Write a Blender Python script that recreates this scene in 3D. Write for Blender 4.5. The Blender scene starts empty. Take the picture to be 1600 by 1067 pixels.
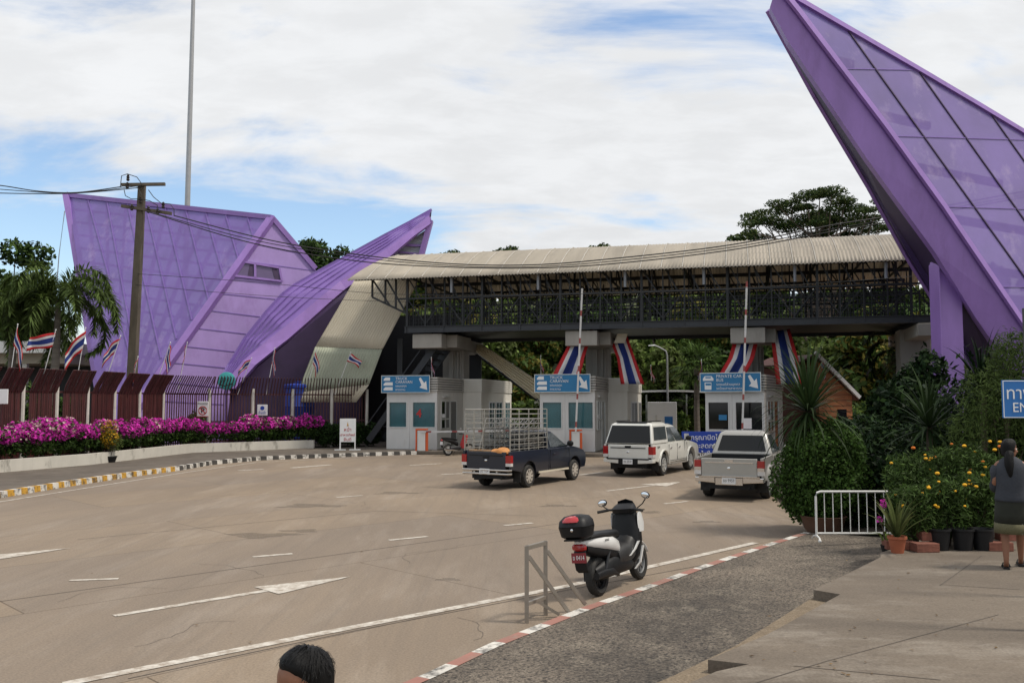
CLOUD = 7.6; SKYK = 1.45; SUNE = 2.4; EXPO = .28
import bpy, bmesh, math, random
import numpy as np
from mathutils import Vector, Matrix
R = math.radians
sc = bpy.context.scene
COL = sc.collection
random.seed(7)
# ---------------------------------------------------------------- camera
F = 1400.0; CX, CY = 800.0, 533.5; HZ = 628.0; CH = 2.6
PITCH = math.atan((HZ-CY)/F)
cd = bpy.data.cameras.new('camera'); cam = bpy.data.objects.new('camera', cd); COL.objects.link(cam)
cd.sensor_width = 36; cd.lens = 36*F/1600; cd.clip_end = 3000; cd.clip_start = .05
cam.location = (0, 0, CH); cam.rotation_euler = (R(90)+PITCH, 0, 0); sc.camera = cam
def ray(px, py):
    dx, dy = (px-CX)/F, -(py-CY)/F
    c, s = math.cos(PITCH), math.sin(PITCH)
    return Vector((dx, c-dy*s, s+dy*c))
def P(px, py, Y):                      # point seen at a pixel of the photo, Y metres away
    d = ray(px, py); return Vector((0, 0, CH))+d*(Y/d.y)
def G(px, py, z=0.):                   # point seen at a pixel, on the level z
    d = ray(px, py); return Vector((0, 0, CH))+d*((z-CH)/d.z)
# ---------------------------------------------------------------- materials
MATS = {}
def pm(name, col, rough=.6, var=.15, scale=4., metal=0., bump=0., spec=.5, coat=0., streak=None, island=0., dirt=None, alpha=1., trans=0., bdist=.02):
    if name in MATS: return MATS[name]
    m = bpy.data.materials.new(name); m.use_nodes = True; nt = m.node_tree; N, L = nt.nodes, nt.links
    b = N['Principled BSDF']; out = N['Material Output']
    b.inputs['Roughness'].default_value = rough; b.inputs['Metallic'].default_value = metal
    b.inputs['Specular IOR Level'].default_value = spec; b.inputs['Coat Weight'].default_value = coat
    b.inputs['Coat Roughness'].default_value = .08
    tc = N.new('ShaderNodeTexCoord'); mp = N.new('ShaderNodeMapping'); L.new(tc.outputs['Object'], mp.inputs['Vector'])
    if streak: mp.inputs['Scale'].default_value = streak
    nz = N.new('ShaderNodeTexNoise'); nz.inputs['Scale'].default_value = scale; nz.inputs['Detail'].default_value = 6; nz.inputs['Roughness'].default_value = .62
    L.new(mp.outputs[0], nz.inputs['Vector'])
    mr = N.new('ShaderNodeMapRange'); mr.inputs[1].default_value = .28; mr.inputs[2].default_value = .72
    mr.inputs[3].default_value = 1-var; mr.inputs[4].default_value = 1+var; L.new(nz.outputs['Fac'], mr.inputs[0])
    vm = N.new('ShaderNodeVectorMath'); vm.operation = 'SCALE'; vm.inputs[0].default_value = col[:3]; L.new(mr.outputs[0], vm.inputs['Scale'])
    last = vm.outputs[0]
    if island:
        ge = N.new('ShaderNodeNewGeometry'); m2 = N.new('ShaderNodeMapRange'); L.new(ge.outputs['Random Per Island'], m2.inputs[0])
        m2.inputs[3].default_value = 1-island; m2.inputs[4].default_value = 1+island
        v2 = N.new('ShaderNodeVectorMath'); v2.operation = 'SCALE'; L.new(last, v2.inputs[0]); L.new(m2.outputs[0], v2.inputs['Scale']); last = v2.outputs[0]
    if dirt:                            # (colour, scale, threshold, softness, amount)
        dc, ds, th, so, am = dirt
        n2 = N.new('ShaderNodeTexNoise'); n2.inputs['Scale'].default_value = ds; n2.inputs['Detail'].default_value = 8; n2.inputs['Roughness'].default_value = .7
        L.new(mp.outputs[0], n2.inputs['Vector'])
        m3 = N.new('ShaderNodeMapRange'); m3.inputs[1].default_value = th; m3.inputs[2].default_value = th+so; m3.inputs[3].default_value = 0; m3.inputs[4].default_value = am
        L.new(n2.outputs['Fac'], m3.inputs[0])
        mx = N.new('ShaderNodeMix'); mx.data_type = 'RGBA'; L.new(m3.outputs[0], mx.inputs['Factor']); L.new(last, mx.inputs['A']); mx.inputs['B'].default_value = (*dc, 1); last = mx.outputs['Result']
    L.new(last, b.inputs['Base Color'])
    if bump:
        n4 = N.new('ShaderNodeTexNoise'); n4.inputs['Scale'].default_value = scale*6; n4.inputs['Detail'].default_value = 4; L.new(mp.outputs[0], n4.inputs['Vector'])
        bp = N.new('ShaderNodeBump'); bp.inputs['Strength'].default_value = bump; bp.inputs['Distance'].default_value = bdist; L.new(n4.outputs['Fac'], bp.inputs['Height']); L.new(bp.outputs[0], b.inputs['Normal'])
    if trans:
        t = N.new('ShaderNodeBsdfTranslucent'); L.new(last, t.inputs[0]); ms = N.new('ShaderNodeMixShader'); ms.inputs[0].default_value = trans
        L.new(b.outputs[0], ms.inputs[1]); L.new(t.outputs[0], ms.inputs[2]); L.new(ms.outputs[0], out.inputs[0])
    if alpha < 1:
        t = N.new('ShaderNodeBsdfTransparent'); ms = N.new('ShaderNodeMixShader'); ms.inputs[0].default_value = alpha
        L.new(t.outputs[0], ms.inputs[1]); L.new(b.outputs[0], ms.inputs[2]); L.new(ms.outputs[0], out.inputs[0])
    MATS[name] = m; return m
# ---------------------------------------------------------------- mesh builder
class MB:
    def __init__(s): s.v = []; s.f = []; s.mi = []; s.cur = 0
    def add(s, vs, fs):
        o = len(s.v); s.v += [tuple(v) for v in vs]; s.f += [tuple(i+o for i in f) for f in fs]; s.mi += [s.cur]*len(fs)
    def quad(s, *p): s.add(p, [tuple(range(len(p)))])
    def box(s, c, d, rz=0., M=None):
        x, y, z = d[0]/2, d[1]/2, d[2]/2
        vs = [Vector((a*x, b*y, e*z)) for e in (-1, 1) for b in (-1, 1) for a in (-1, 1)]
        rot = M if M else Matrix.Rotation(rz, 3, 'Z')
        s.add([rot @ v+Vector(c) for v in vs], [(0, 2, 3, 1), (4, 5, 7, 6), (0, 1, 5, 4), (2, 6, 7, 3), (0, 4, 6, 2), (1, 3, 7, 5)])
    def bx(s, x0, x1, y0, y1, z0, z1): s.box(((x0+x1)/2, (y0+y1)/2, (z0+z1)/2), (x1-x0, y1-y0, z1-z0))
    def prism(s, poly, ext):            # a polygon swept along a vector
        n = len(poly); e = Vector(ext); p = [Vector(q) for q in poly]
        s.add(p+[q+e for q in p], [tuple(range(n-1, -1, -1)), tuple(range(n, 2*n))]+[(i, (i+1) % n, n+(i+1) % n, n+i) for i in range(n)])
    def bar(s, a, b, w=.05, h=None, up=(0, 0, 1)):
        a, b = Vector(a), Vector(b); d = b-a; L = d.length
        if L < 1e-6: return
        d.normalize(); u = Vector(up)
        if abs(d.dot(u)) > .98: u = Vector((0, 1, 0))
        x = d.cross(u).normalized(); y = x.cross(d); M = Matrix((x, d, y)).transposed()
        s.box((a+b)/2, (w, L, h or w), M=M)
    def tube(s, pts, r, n=6, caps=True):
        pts = [Vector(p) for p in pts]; k = len(pts); rs = r if isinstance(r, (list, tuple)) else [r]*k
        vs = []; fs = []; ref = Vector((0, 0, 1))
        for i, p in enumerate(pts):
            t = (pts[min(i+1, k-1)]-pts[max(i-1, 0)]).normalized()
            u = t.cross(ref)
            if u.length < .05: u = t.cross(Vector((1, 0, 0)))
            u.normalize(); w = t.cross(u)
            for j in range(n):
                a = 2*math.pi*j/n; vs.append(p+(u*math.cos(a)+w*math.sin(a))*rs[i])
        for i in range(k-1):
            for j in range(n): fs.append((i*n+j, i*n+(j+1) % n, (i+1)*n+(j+1) % n, (i+1)*n+j))
        if caps: fs += [tuple(range(n-1, -1, -1)), tuple(range((k-1)*n, k*n))]
        s.add(vs, fs)
    def ball(s, c, r, n=10, m=7, M=None):
        r = r if isinstance(r, (list, tuple)) else (r, r, r); vs = []; fs = []
        for i in range(m+1):
            th = math.pi*i/m
            for j in range(n):
                a = 2*math.pi*j/n; v = Vector((r[0]*math.sin(th)*math.cos(a), r[1]*math.sin(th)*math.sin(a), r[2]*math.cos(th)))
                vs.append((M @ v if M else v)+Vector(c))
        for i in range(m):
            for j in range(n): fs.append((i*n+j, (i+1)*n+j, (i+1)*n+(j+1) % n, i*n+(j+1) % n))
        s.add(vs, fs)
    def lathe(s, prof, c=(0, 0, 0), n=20, axis='Z'):   # prof: (radius, height)
        vs = []; fs = []; k = len(prof)
        for r, h in prof:
            for j in range(n):
                a = 2*math.pi*j/n; x, y = r*math.cos(a), r*math.sin(a)
                v = (x, y, h) if axis == 'Z' else ((x, h, y) if axis == 'Y' else (h, x, y))
                vs.append(Vector(v)+Vector(c))
        for i in range(k-1):
            for j in range(n): fs.append((i*n+j, i*n+(j+1) % n, (i+1)*n+(j+1) % n, (i+1)*n+j))
        s.add(vs, fs)
    def loft(s, rings, caps=True):      # rings: equal-length lists of points
        n = len(rings[0]); vs = [p for r in rings for p in r]; fs = []
        for i in range(len(rings)-1):
            for j in range(n): fs.append((i*n+j, i*n+(j+1) % n, (i+1)*n+(j+1) % n, (i+1)*n+j))
        if caps: fs += [tuple(range(n-1, -1, -1)), tuple(range((len(rings)-1)*n, len(rings)*n))]
        s.add(vs, fs)
    def grid(s, fn, nu, nv):
        vs = [fn(i/nu, j/nv) for j in range(nv+1) for i in range(nu+1)]
        s.add(vs, [(j*(nu+1)+i, j*(nu+1)+i+1, (j+1)*(nu+1)+i+1, (j+1)*(nu+1)+i) for j in range(nv) for i in range(nu)])
    def build(s, name, m, parent=None, smooth=False, bevel=0., solid=0., world=False, fix=True, tri=False, sub=0, seg=2):
        me = bpy.data.meshes.new(name); me.from_pydata([tuple(v) for v in s.v], [], s.f)
        ms = m if isinstance(m, (list, tuple)) else [m]
        for q in ms: me.materials.append(q)
        if len(ms) > 1: me.polygons.foreach_set('material_index', s.mi)
        bm = bmesh.new(); bm.from_mesh(me)
        if world and parent: bm.transform(parent_world(parent).inverted())
        if fix:
            bmesh.ops.remove_doubles(bm, verts=bm.verts, dist=1e-5)
            bmesh.ops.recalc_face_normals(bm, faces=bm.faces)
        if tri: bmesh.ops.triangulate(bm, faces=[f for f in bm.faces if len(f.verts) > 4])
        bm.to_mesh(me); bm.free()
        if smooth: me.shade_smooth()
        o = bpy.data.objects.new(name, me); COL.objects.link(o)
        if parent: o.parent = parent
        if solid: q = o.modifiers.new('solid', 'SOLIDIFY'); q.thickness = solid; q.offset = 0
        if bevel:
            q = o.modifiers.new('bevel', 'BEVEL'); q.width = bevel; q.segments = seg; q.limit_method = 'ANGLE'; q.angle_limit = R(32); q.harden_normals = False
            if not smooth:
                pass
        if sub: q = o.modifiers.new('sub', 'SUBSURF'); q.levels = q.render_levels = sub
        if smooth and (bevel or not sub):
            try:
                me.set_sharp_from_angle(angle=R(38))
            except Exception: pass
        return o
def parent_world(o):
    M = Matrix.LocRotScale(o.location, o.rotation_euler, o.scale)
    return parent_world(o.parent) @ M if o.parent else M
def tag(o, label, cat, group=None):
    o['label'] = label; o['category'] = cat
    if group: o['group'] = group
    return o
def thing(name, label, cat, loc=(0, 0, 0), rz=0., group=None):
    o = bpy.data.objects.new(name, None); COL.objects.link(o); o.empty_display_size = .2
    o.location = loc; o.rotation_euler = (0, 0, rz); return tag(o, label, cat, group)
def struct(o): o['kind'] = 'structure'; return o
def kids(o): return [c for c in COL.objects if c.parent == o]
def copy_tree(o, loc, rz=0., scale=None, label=None):
    c = o.copy(); COL.objects.link(c); c.location = loc; c.rotation_euler = (0, 0, rz)
    if scale: c.scale = scale if isinstance(scale, tuple) else (scale,)*3
    if label: c['label'] = label
    for ch in kids(o):
        d = ch.copy(); COL.objects.link(d); d.parent = c
        for g in kids(ch):
            e = g.copy(); COL.objects.link(e); e.parent = d
    return c
def text(name, body, m, origin, rgt, up, size, parent=None, align='CENTER', ext=.003, world=True, width=None, bold=0.):
    cu = bpy.data.curves.new('t', 'FONT'); cu.body = body; cu.size = size; cu.align_x = align; cu.align_y = 'CENTER'; cu.extrude = ext; cu.resolution_u = 2; cu.offset = bold
    t = bpy.data.objects.new('t', cu); COL.objects.link(t)
    bpy.context.view_layer.update()
    me = bpy.data.meshes.new_from_object(t.evaluated_get(bpy.context.evaluated_depsgraph_get()))
    bpy.data.objects.remove(t)
    r, u = Vector(rgt).normalized(), Vector(up).normalized(); n = r.cross(u)
    if width and len(me.vertices):
        xs = [v.co.x for v in me.vertices]; w = max(xs)-min(xs); k = width/w
        for v in me.vertices: v.co.x *= k
    M = Matrix((r, u, n)).transposed().to_4x4(); M.translation = Vector(origin)
    me.transform(M)
    if parent and world: me.transform(parent_world(parent).inverted())
    me.materials.clear(); me.materials.append(m); me.name = name
    o = bpy.data.objects.new(name, me); COL.objects.link(o)
    if parent: o.parent = parent
    return o
# ---------------------------------------------------------------- foliage
def leaf_arrays(clusters, n, size, seed, aspect=.5, shell=.5, droop=0., vary=.5):
    rg = np.random.default_rng(seed); C = np.array(clusters, float)
    w = (C[:, 3]*C[:, 4]*C[:, 5])**.75; k = rg.choice(len(C), n, p=w/w.sum())
    d = rg.normal(size=(n, 3)); d /= np.linalg.norm(d, axis=1)[:, None]
    r = rg.random(n)**(1/3)*(1-shell)+shell*(1-rg.random(n)**2*.6)
    wob = 1+.18*np.sin(d[:, 0]*5+k)*np.cos(d[:, 1]*6+k*2)
    p = C[k, :3]+d*C[k, 3:6]*(r*wob)[:, None]
    nr = d*.6+rg.normal(size=(n, 3))*.7+np.array([0, 0, .35]); nr /= np.linalg.norm(nr, axis=1)[:, None]
    t = rg.normal(size=(n, 3)); t[:, 2] -= droop; t -= nr*(t*nr).sum(1)[:, None]; t /= np.linalg.norm(t, axis=1)[:, None]
    b = np.cross(nr, t); s = size*(1-vary/2+vary*rg.random(n))[:, None]
    v = np.stack([p-t*s, p+b*s*aspect, p+t*s, p-b*s*aspect], 1).reshape(-1, 3)
    return v
def leaf_obj(name, v, m, parent=None, quads=True):
    n = len(v)//4; me = bpy.data.meshes.new(name); me.vertices.add(len(v)); me.vertices.foreach_set('co', v.astype(np.float32).ravel())
    me.loops.add(n*4); me.loops.foreach_set('vertex_index', np.arange(n*4, dtype=np.int32)); me.polygons.add(n)
    me.polygons.foreach_set('loop_start', np.arange(0, n*4, 4, dtype=np.int32)); me.update(calc_edges=True); me.materials.append(m)
    o = bpy.data.objects.new(name, me); COL.objects.link(o)
    if parent: o.parent = parent
    return o
def leaf(name, col, isl=.55, var=.25, scale=.9, tr=.3): return pm(name, col, .55, var, scale, island=isl, spec=.1, trans=tr)
# ================================================================ palette
M_road = None
PUR = (.19, .112, .37)
m_purple = pm('purple_sheet', PUR, .42, .10, .8, dirt=((.45, .36, .55), .6, .58, .16, .35), bump=.05)
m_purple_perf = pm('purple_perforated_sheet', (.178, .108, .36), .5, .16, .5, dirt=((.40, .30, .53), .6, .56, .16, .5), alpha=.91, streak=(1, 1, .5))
m_purple_thin = pm('purple_thin_screen', (.18, .11, .36), .5, .1, .5, alpha=.62)
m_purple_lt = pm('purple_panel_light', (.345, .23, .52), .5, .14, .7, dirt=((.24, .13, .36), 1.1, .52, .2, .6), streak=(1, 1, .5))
m_purple_trim = pm('purple_trim', (.285, .16, .46), .42, .14, 1.2, spec=.5, dirt=((.17, .08, .25), 1.0, .56, .2, .5), streak=(1, 1, .35))
m_purple_dk = pm('purple_dark_and_shade', (.045, .022, .07), .6, .2, 1)  # dark purple for seams; also stands in for shade under the wing
m_tan = pm('tan_sheet', (.56, .50, .39), .5, .10, .6, dirt=((.25, .2, .14), .8, .6, .2, .35), streak=(1, 1, .3))
m_tan_green = pm('greenish_sheet', (.36, .38, .29), .5, .1, .8)
m_roof = pm('weathered_roof_sheet', (.49, .435, .355), .55, .16, .7, dirt=((.24, .205, .165), .5, .52, .2, .45), streak=(1.6, .25, .25), trans=.3)
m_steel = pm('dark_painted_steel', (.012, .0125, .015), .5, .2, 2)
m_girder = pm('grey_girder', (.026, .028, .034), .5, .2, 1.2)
m_conc = pm('column_concrete', (.32, .30, .27), .85, .14, 1.1, bump=.15, dirt=((.13, .12, .11), .9, .55, .2, .5), streak=(1, 1, .3))
m_white = pm('white_paint', (.58, .575, .56), .6, .07, 1.5, dirt=((.33, .30, .26), 1.6, .6, .2, .35), streak=(1, 1, .35))
m_boothgrey = pm('booth_grey', (.54, .52, .48), .6, .08, 1.5, dirt=((.22, .2, .17), 1.4, .58, .2, .4), streak=(1, 1, .35))
m_louvre = pm('louvre_grey', (.44, .42, .385), .5, .1, 2)
m_glass = pm('window_glass', (.02, .06, .07), .06, .1, 2, spec=.8)
m_teal = pm('teal_film_glass', (.045, .15, .175), .12, .25, 1, spec=.7, alpha=.72)
m_darkglass = pm('dark_glass', (.006, .007, .008), .06, .1, 2, spec=.35)
m_alu = pm('aluminium', (.62, .62, .60), .35, .06, 4, metal=.6)
m_chrome = pm('chrome', (.72, .72, .72), .12, .04, 5, metal=1.)
m_ss = pm('stainless_tube', (.56, .53, .49), .3, .1, 6, metal=.85)
m_black = pm('black_plastic', (.010, .010, .011), .55, .2, 8, spec=.3)
m_rubber = pm('tyre_rubber', (.018, .017, .016), .8, .25, 12, dirt=((.10, .085, .065), 6, .52, .2, .5))
m_red = pm('red_paint', (.42, .02, .02), .5, .1, 3)
m_orange = pm('orange_red_paint', (.55, .09, .02), .5, .1, 3)
m_blue = pm('sign_blue', (.015, .14, .42), .4, .06, 2)
m_cyan = pm('sign_cyan_blue', (.012, .16, .35), .4, .07, 2)
m_deepblue = pm('banner_blue', (.01, .045, .32), .5, .08, 2)
m_signw = pm('sign_white', (.75, .75, .75), .5, .04, 3)
m_flagr = pm('flag_red', (.58, .025, .03), .7, .1, 3, trans=.3)
m_flagw = pm('flag_white', (.74, .72, .72), .7, .06, 3, trans=.3)
m_flagb = pm('flag_blue', (.02, .045, .24), .7, .1, 3, trans=.3)
m_maroon = pm('maroon_fence_paint', (.055, .012, .012), .55, .25, 2, island=.3, dirt=((.10, .05, .03), 3, .58, .15, .6))
m_postw = pm('fence_post_paint', (.55, .52, .47), .7, .1, 3, dirt=((.2, .17, .13), 4, .55, .2, .5))
m_bark = pm('bark', (.10, .075, .055), .9, .3, 3, bump=.5)
m_palmtrunk = pm('palm_trunk', (.15, .13, .11), .9, .3, 2, bump=.4, streak=(1, 1, 6))
m_oldwood = pm('weathered_pole_concrete', (.105, .085, .062), .85, .3, 2, bump=.3, streak=(2, 2, .5))
m_cable = pm('cable', (.012, .012, .012), .6, .1, 2)
m_galv = pm('galvanised_steel', (.36, .36, .36), .45, .08, 2, metal=.5)
m_wood = pm('orange_wood', (.50, .19, .075), .6, .2, 2, streak=(.5, .5, 8))
m_terra = pm('terracotta', (.32, .09, .04), .8, .2, 4, bump=.2)
m_brick = pm('brick_block', (.20, .075, .05), .9, .3, 5, bump=.4)
m_skin = pm('skin', (.235, .105, .06), .5, .08, 10, spec=.4)
m_hair = pm('black_hair', (.004, .0036, .0036), .5, .3, 14, streak=(12, 12, 1.2), bump=.3, spec=.2)
m_tank = pm('blue_tank_plastic', (.015, .05, .33), .4, .08, 2)
L_dark = leaf('leaf_dark', (.026, .050, .014)); L_mid = leaf('leaf_mid', (.072, .122, .03)); L_lite = leaf('leaf_light', (.13, .185, .045))
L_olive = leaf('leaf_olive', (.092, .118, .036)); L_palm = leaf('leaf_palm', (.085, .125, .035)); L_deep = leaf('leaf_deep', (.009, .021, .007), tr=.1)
L_hedge = leaf('leaf_hedge', (.045, .08, .018)); L_mag = leaf('petal_magenta', (.60, .05, .42), .45, .2, 1.2, .35); L_pwhite = leaf('petal_pale', (.72, .55, .52), .25, .2, 1.5, .35)
L_mari = leaf('petal_marigold', (.78, .31, .01), .3, .2, 5, .2); L_orange = leaf('petal_deep_orange', (.62, .15, .01), .3, .2, 5, .2); L_yel = leaf('leaf_yellow', (.5, .33, .03), .4, .2, 3, .3); L_strap = leaf('leaf_strap', (.03, .052, .018), .4, .2, 2, .2)
# ================================================================ ground
def ground_mat(name, base, dark, light, sc1, sc2, rough=.85, bump=.2, streak=(1, 1, 1), rot=0., speck=0., slabs=False, mid=0., midamt=.6, midth=.54, amt=.85):
    m = bpy.data.materials.new(name); m.use_nodes = True; nt = m.node_tree; N, L = nt.nodes, nt.links; b = N['Principled BSDF']
    b.inputs['Roughness'].default_value = rough; b.inputs['Specular IOR Level'].default_value = .25
    tc = N.new('ShaderNodeTexCoord'); mp = N.new('ShaderNodeMapping'); mp.inputs['Scale'].default_value = streak; mp.inputs['Rotation'].default_value = (0, 0, rot)
    L.new(tc.outputs['Object'], mp.inputs['Vector'])
    def noise(s, d=8, r=.65, v=mp.outputs[0]):
        n = N.new('ShaderNodeTexNoise'); n.inputs['Scale'].default_value = s; n.inputs['Detail'].default_value = d; n.inputs['Roughness'].default_value = r; L.new(v, n.inputs['Vector']); return n.outputs['Fac']
    def mr(x, a, bb, c, d):
        q = N.new('ShaderNodeMapRange'); L.new(x, q.inputs[0]); q.inputs[1].default_value = a; q.inputs[2].default_value = bb; q.inputs[3].default_value = c; q.inputs[4].default_value = d; return q.outputs[0]
    def mix(f, A, B):
        q = N.new('ShaderNodeMix'); q.data_type = 'RGBA'; L.new(f, q.inputs['Factor'])
        for s, x in (('A', A), ('B', B)):
            if isinstance(x, tuple): q.inputs[s].default_value = (*x, 1)
            else: L.new(x, q.inputs[s])
        return q.outputs['Result']
    c = mix(mr(noise(sc1), .38, .66, 0, amt), base, dark)
    c = mix(mr(noise(sc2, 6, .7), .5, .72, 0, .8), c, light)
    c = mix(mr(noise(.09, 4, .55, tc.outputs['Object']), .40, .62, 0, .55), c, dark)
    fine = noise(38, 3, .6, tc.outputs['Object'])
    if mid: c = mix(mr(noise(mid, 5, .75, tc.outputs['Object']), midth, midth+.1, 0, midamt), c, dark)
    if slabs:
        br = N.new('ShaderNodeTexBrick'); m2 = N.new('ShaderNodeMapping'); m2.inputs['Rotation'].default_value = (0, 0, R(-45)); m2.inputs['Location'].default_value = (1.3, 2.2, 0); L.new(tc.outputs['Object'], m2.inputs['Vector']); L.new(m2.outputs[0], br.inputs['Vector'])
        br.inputs['Scale'].default_value = 1; br.inputs['Brick Width'].default_value = 10; br.inputs['Row Height'].default_value = 3.6; br.inputs['Mortar Size'].default_value = .012; br.inputs['Mortar Smooth'].default_value = .3
        br.inputs['Color1'].default_value = (.93, .94, .97, 1); br.inputs['Color2'].default_value = (1.05, 1.03, .99, 1); br.inputs['Mortar'].default_value = (.52, .50, .48, 1)
        q = N.new('ShaderNodeVectorMath'); q.operation = 'MULTIPLY'; L.new(c, q.inputs[0]); L.new(br.outputs['Color'], q.inputs[1]); c = q.outputs[0]
        m3 = N.new('ShaderNodeMapping'); m3.inputs['Rotation'].default_value = (0, 0, R(47)); m3.inputs['Scale'].default_value = (5., .11, 1); L.new(tc.outputs['Object'], m3.inputs['Vector'])
        c = mix(mr(noise(1., 9, .72, m3.outputs[0]), .5, .7, 0, .3), c, (.13, .112, .095))
        c = mix(mr(noise(5., 6, .75, tc.outputs['Object']), .62, .74, 0, .35), c, (.12, .10, .085))
        c = mix(mr(noise(1.6, 9, .8, tc.outputs['Object']), .60, .80, 0, .55), c, (.10, .085, .072))
    q = N.new('ShaderNodeVectorMath'); q.operation = 'SCALE'; L.new(c, q.inputs[0]); L.new(mr(fine, .3, .7, 1-speck-.08, 1+speck+.08), q.inputs['Scale'])
    L.new(q.outputs[0], b.inputs['Base Color'])
    bp = N.new('ShaderNodeBump'); bp.inputs['Strength'].default_value = bump; bp.inputs['Distance'].default_value = .01; L.new(fine, bp.inputs['Height']); L.new(bp.outputs[0], b.inputs['Normal'])
    return m
m_roadm = ground_mat('road_concrete', (.262, .205, .15), (.175, .14, .11), (.315, .262, .208), .45, 1.1, streak=(1, .22, 1), rot=R(48), speck=.10, slabs=True, amt=.6)
m_sidewalk = ground_mat('sidewalk_concrete', (.16, .135, .11), (.085, .072, .06), (.22, .19, .16), .8, 2, speck=.1)
m_gravel = ground_mat('gravel_shoulder', (.25, .205, .16), (.03, .028, .027), (.32, .27, .21), .5, 2.6, rough=.95, bump=1., streak=(1, .7, 1), rot=R(40), speck=.5, mid=24., midamt=.92, midth=.50, amt=.8)
m_pebble = ground_mat('pebble_wash', (.23, .18, .125), (.15, .115, .08), (.30, .245, .18), 2, 6, rough=.95, bump=.9, speck=.22)
m_plat = ground_mat('pavement_concrete', (.20, .163, .126), (.11, .09, .072), (.34, .30, .25), .8, 1.7, streak=(.45, 1, 1), speck=.10, mid=7., midamt=.5, midth=.55)
m_terrain = ground_mat('grass_earth', (.07, .075, .03), (.035, .05, .018), (.12, .105, .06), .2, .6, rough=.95)
m_yel = pm('kerb_yellow', (.50, .27, .03), .8, .2, 3, dirt=((.05, .042, .035), 5, .46, .14, .9))
m_kw = pm('kerb_white', (.58, .55, .50), .8, .12, 3, dirt=((.06, .055, .05), 5, .47, .14, .88))
m_kblk = pm('kerb_black', (.05, .046, .042), .85, .3, 3, dirt=((.16, .14, .12), 3, .55, .2, .6))
m_kred = pm('kerb_faded_red', (.30, .14, .11), .85, .15, 2, dirt=((.26, .2, .16), 2.5, .5, .2, .7))
m_mark = pm('road_marking_paint', (.55, .51, .45), .8, .15, 3, dirt=((.285, .23, .178), 7, .42, .2, .92))
m_joint = pm('road_joint', (.085, .07, .058), .95, .3, 2)
b = MB(); b.grid(lambda u, v: (-600+1200*u, -120+1620*v, -.06), 8, 8); o = struct(b.build('ground', m_terrain))
# road sheet (covers the forecourt and the lanes beyond the gate)
b = MB(); b.quad((-70, -12, 0), (70, -12, 0), (70, 62, 0), (-70, 62, 0)); struct(b.build('road', m_roadm))
b = MB()
def strip(b, pts, w, z=.004):
    pts = [Vector((p[0], p[1], 0)) for p in pts]
    for a, c in zip(pts, pts[1:]):
        d = (c-a).normalized(); n = Vector((-d.y, d.x, 0))*w/2
        b.quad(*[Vector((q.x, q.y, z)) for q in (a-n, c-n, c+n, a+n)])
# joints between concrete slabs
dl = Vector((.70, .714, 0)); dn = Vector((.714, -.70, 0)); J0 = G(420, 905)
bj = MB()
for i, (pa, pc) in enumerate([((-40, 945), (880, 817)), ((200, 1060), (560, 984)), ((560, 984), (890, 921)), ((890, 921), (1150, 873)), ((120, 843), (590, 798)), ((590, 798), (840, 806)), ((330, 776), (640, 752))]):
    strip(bj, [G(*pa), G(*pc)], .016)
struct(bj.build('road_joints', m_joint, fix=False))
# markings
bk = MB()
def arrow(tail, tip, hl=2., hw=.36, w=.13):
    a, c = G(*tail), G(*tip); d = (c-a).normalized(); n = Vector((-d.y, d.x, 0)); h = c-d*hl; z = Vector((0, 0, .006))
    bk.quad(a-n*w/2+z, h-n*w/2+z, h+n*w/2+z, a+n*w/2+z); z2 = Vector((0, 0, .0085)); bk.quad(h-n*hw+z2-d*.1, c+z2, h+n*hw+z2-d*.1)
arrow((178, 962), (548, 901), 1.3, .33); arrow((-190, 893), (112, 856), 1.5, .33); arrow((948, 767), (1064, 753), 1.5, .5)
for a, c, w in [((395, 870), (457, 865), .12), ((608, 844), (668, 838), .12), ((788, 821), (832, 817), .12), ((1038, 787), (1075, 783), .13), ((526, 777), (566, 774), .13), ((108, 907), (185, 904), .1),
                ((455, 731), (517, 726), .3), ((372, 735), (412, 733), .2), ((690, 741), (740, 739), .2), ((640, 727), (690, 724), .2), ((905, 742), (940, 738), .2), ((1085, 735), (1130, 731), .2)]:
    strip(bk, [G(*a), G(*c)], w, .0065)
strip(bk, [G(x, y) for x, y in ((100, 1069), (500, 990), (890, 915), (1030, 882), (1180, 848))], .15, .007)
strip(bk, [G(x, y) for x, y in ((-60, 795), (0, 784), (150, 760), (290, 738), (400, 722.5), (560, 714.5))], .1, .0075)
struct(bk.build('road_markings', m_mark, fix=False))
# left pavement, its painted kerb
KB = [(-160, 812), (-60, 790), (0, 778), (100, 761), (197, 746), (280, 735), (331, 726), (407, 719), (482, 716), (558, 713), (634, 710.5), (684, 709)]
kb = [G(*q) for q in KB]
WB = [(-160, 762), (0, 738), (140, 726), (300, 707), (482, 700), (600, 698), (684, 699)]
wb = [G(x, y, .16) for x, y in WB]
b = MB()
top = [p+Vector((0, 0, .158)) for p in kb]; n = len(top)
poly = [Vector((p.x, p.y, .158)) for p in top]+[Vector((p.x, p.y, .158)) for p in reversed(wb)]
back = [(-11.5, 52), (-40, 52), (-40, 24)]
bb = bmesh.new(); vs = [bb.verts.new(p) for p in [Vector((p.x, p.y, .158)) for p in top]+[Vector((-4.6, 47.6, .158)), Vector((-5, 56, .158)), Vector((-70, 56, .158)), Vector((-70, 19, .158))]]
f = bb.faces.new(vs); bmesh.ops.triangulate(bb, faces=[f]); r = bmesh.ops.extrude_face_region(bb, geom=bb.faces[:]); 
bmesh.ops.translate(bb, verts=[g for g in r['geom'] if isinstance(g, bmesh.types.BMVert)], vec=(0, 0, -.2)); bmesh.ops.recalc_face_normals(bb, faces=bb.faces)
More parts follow.
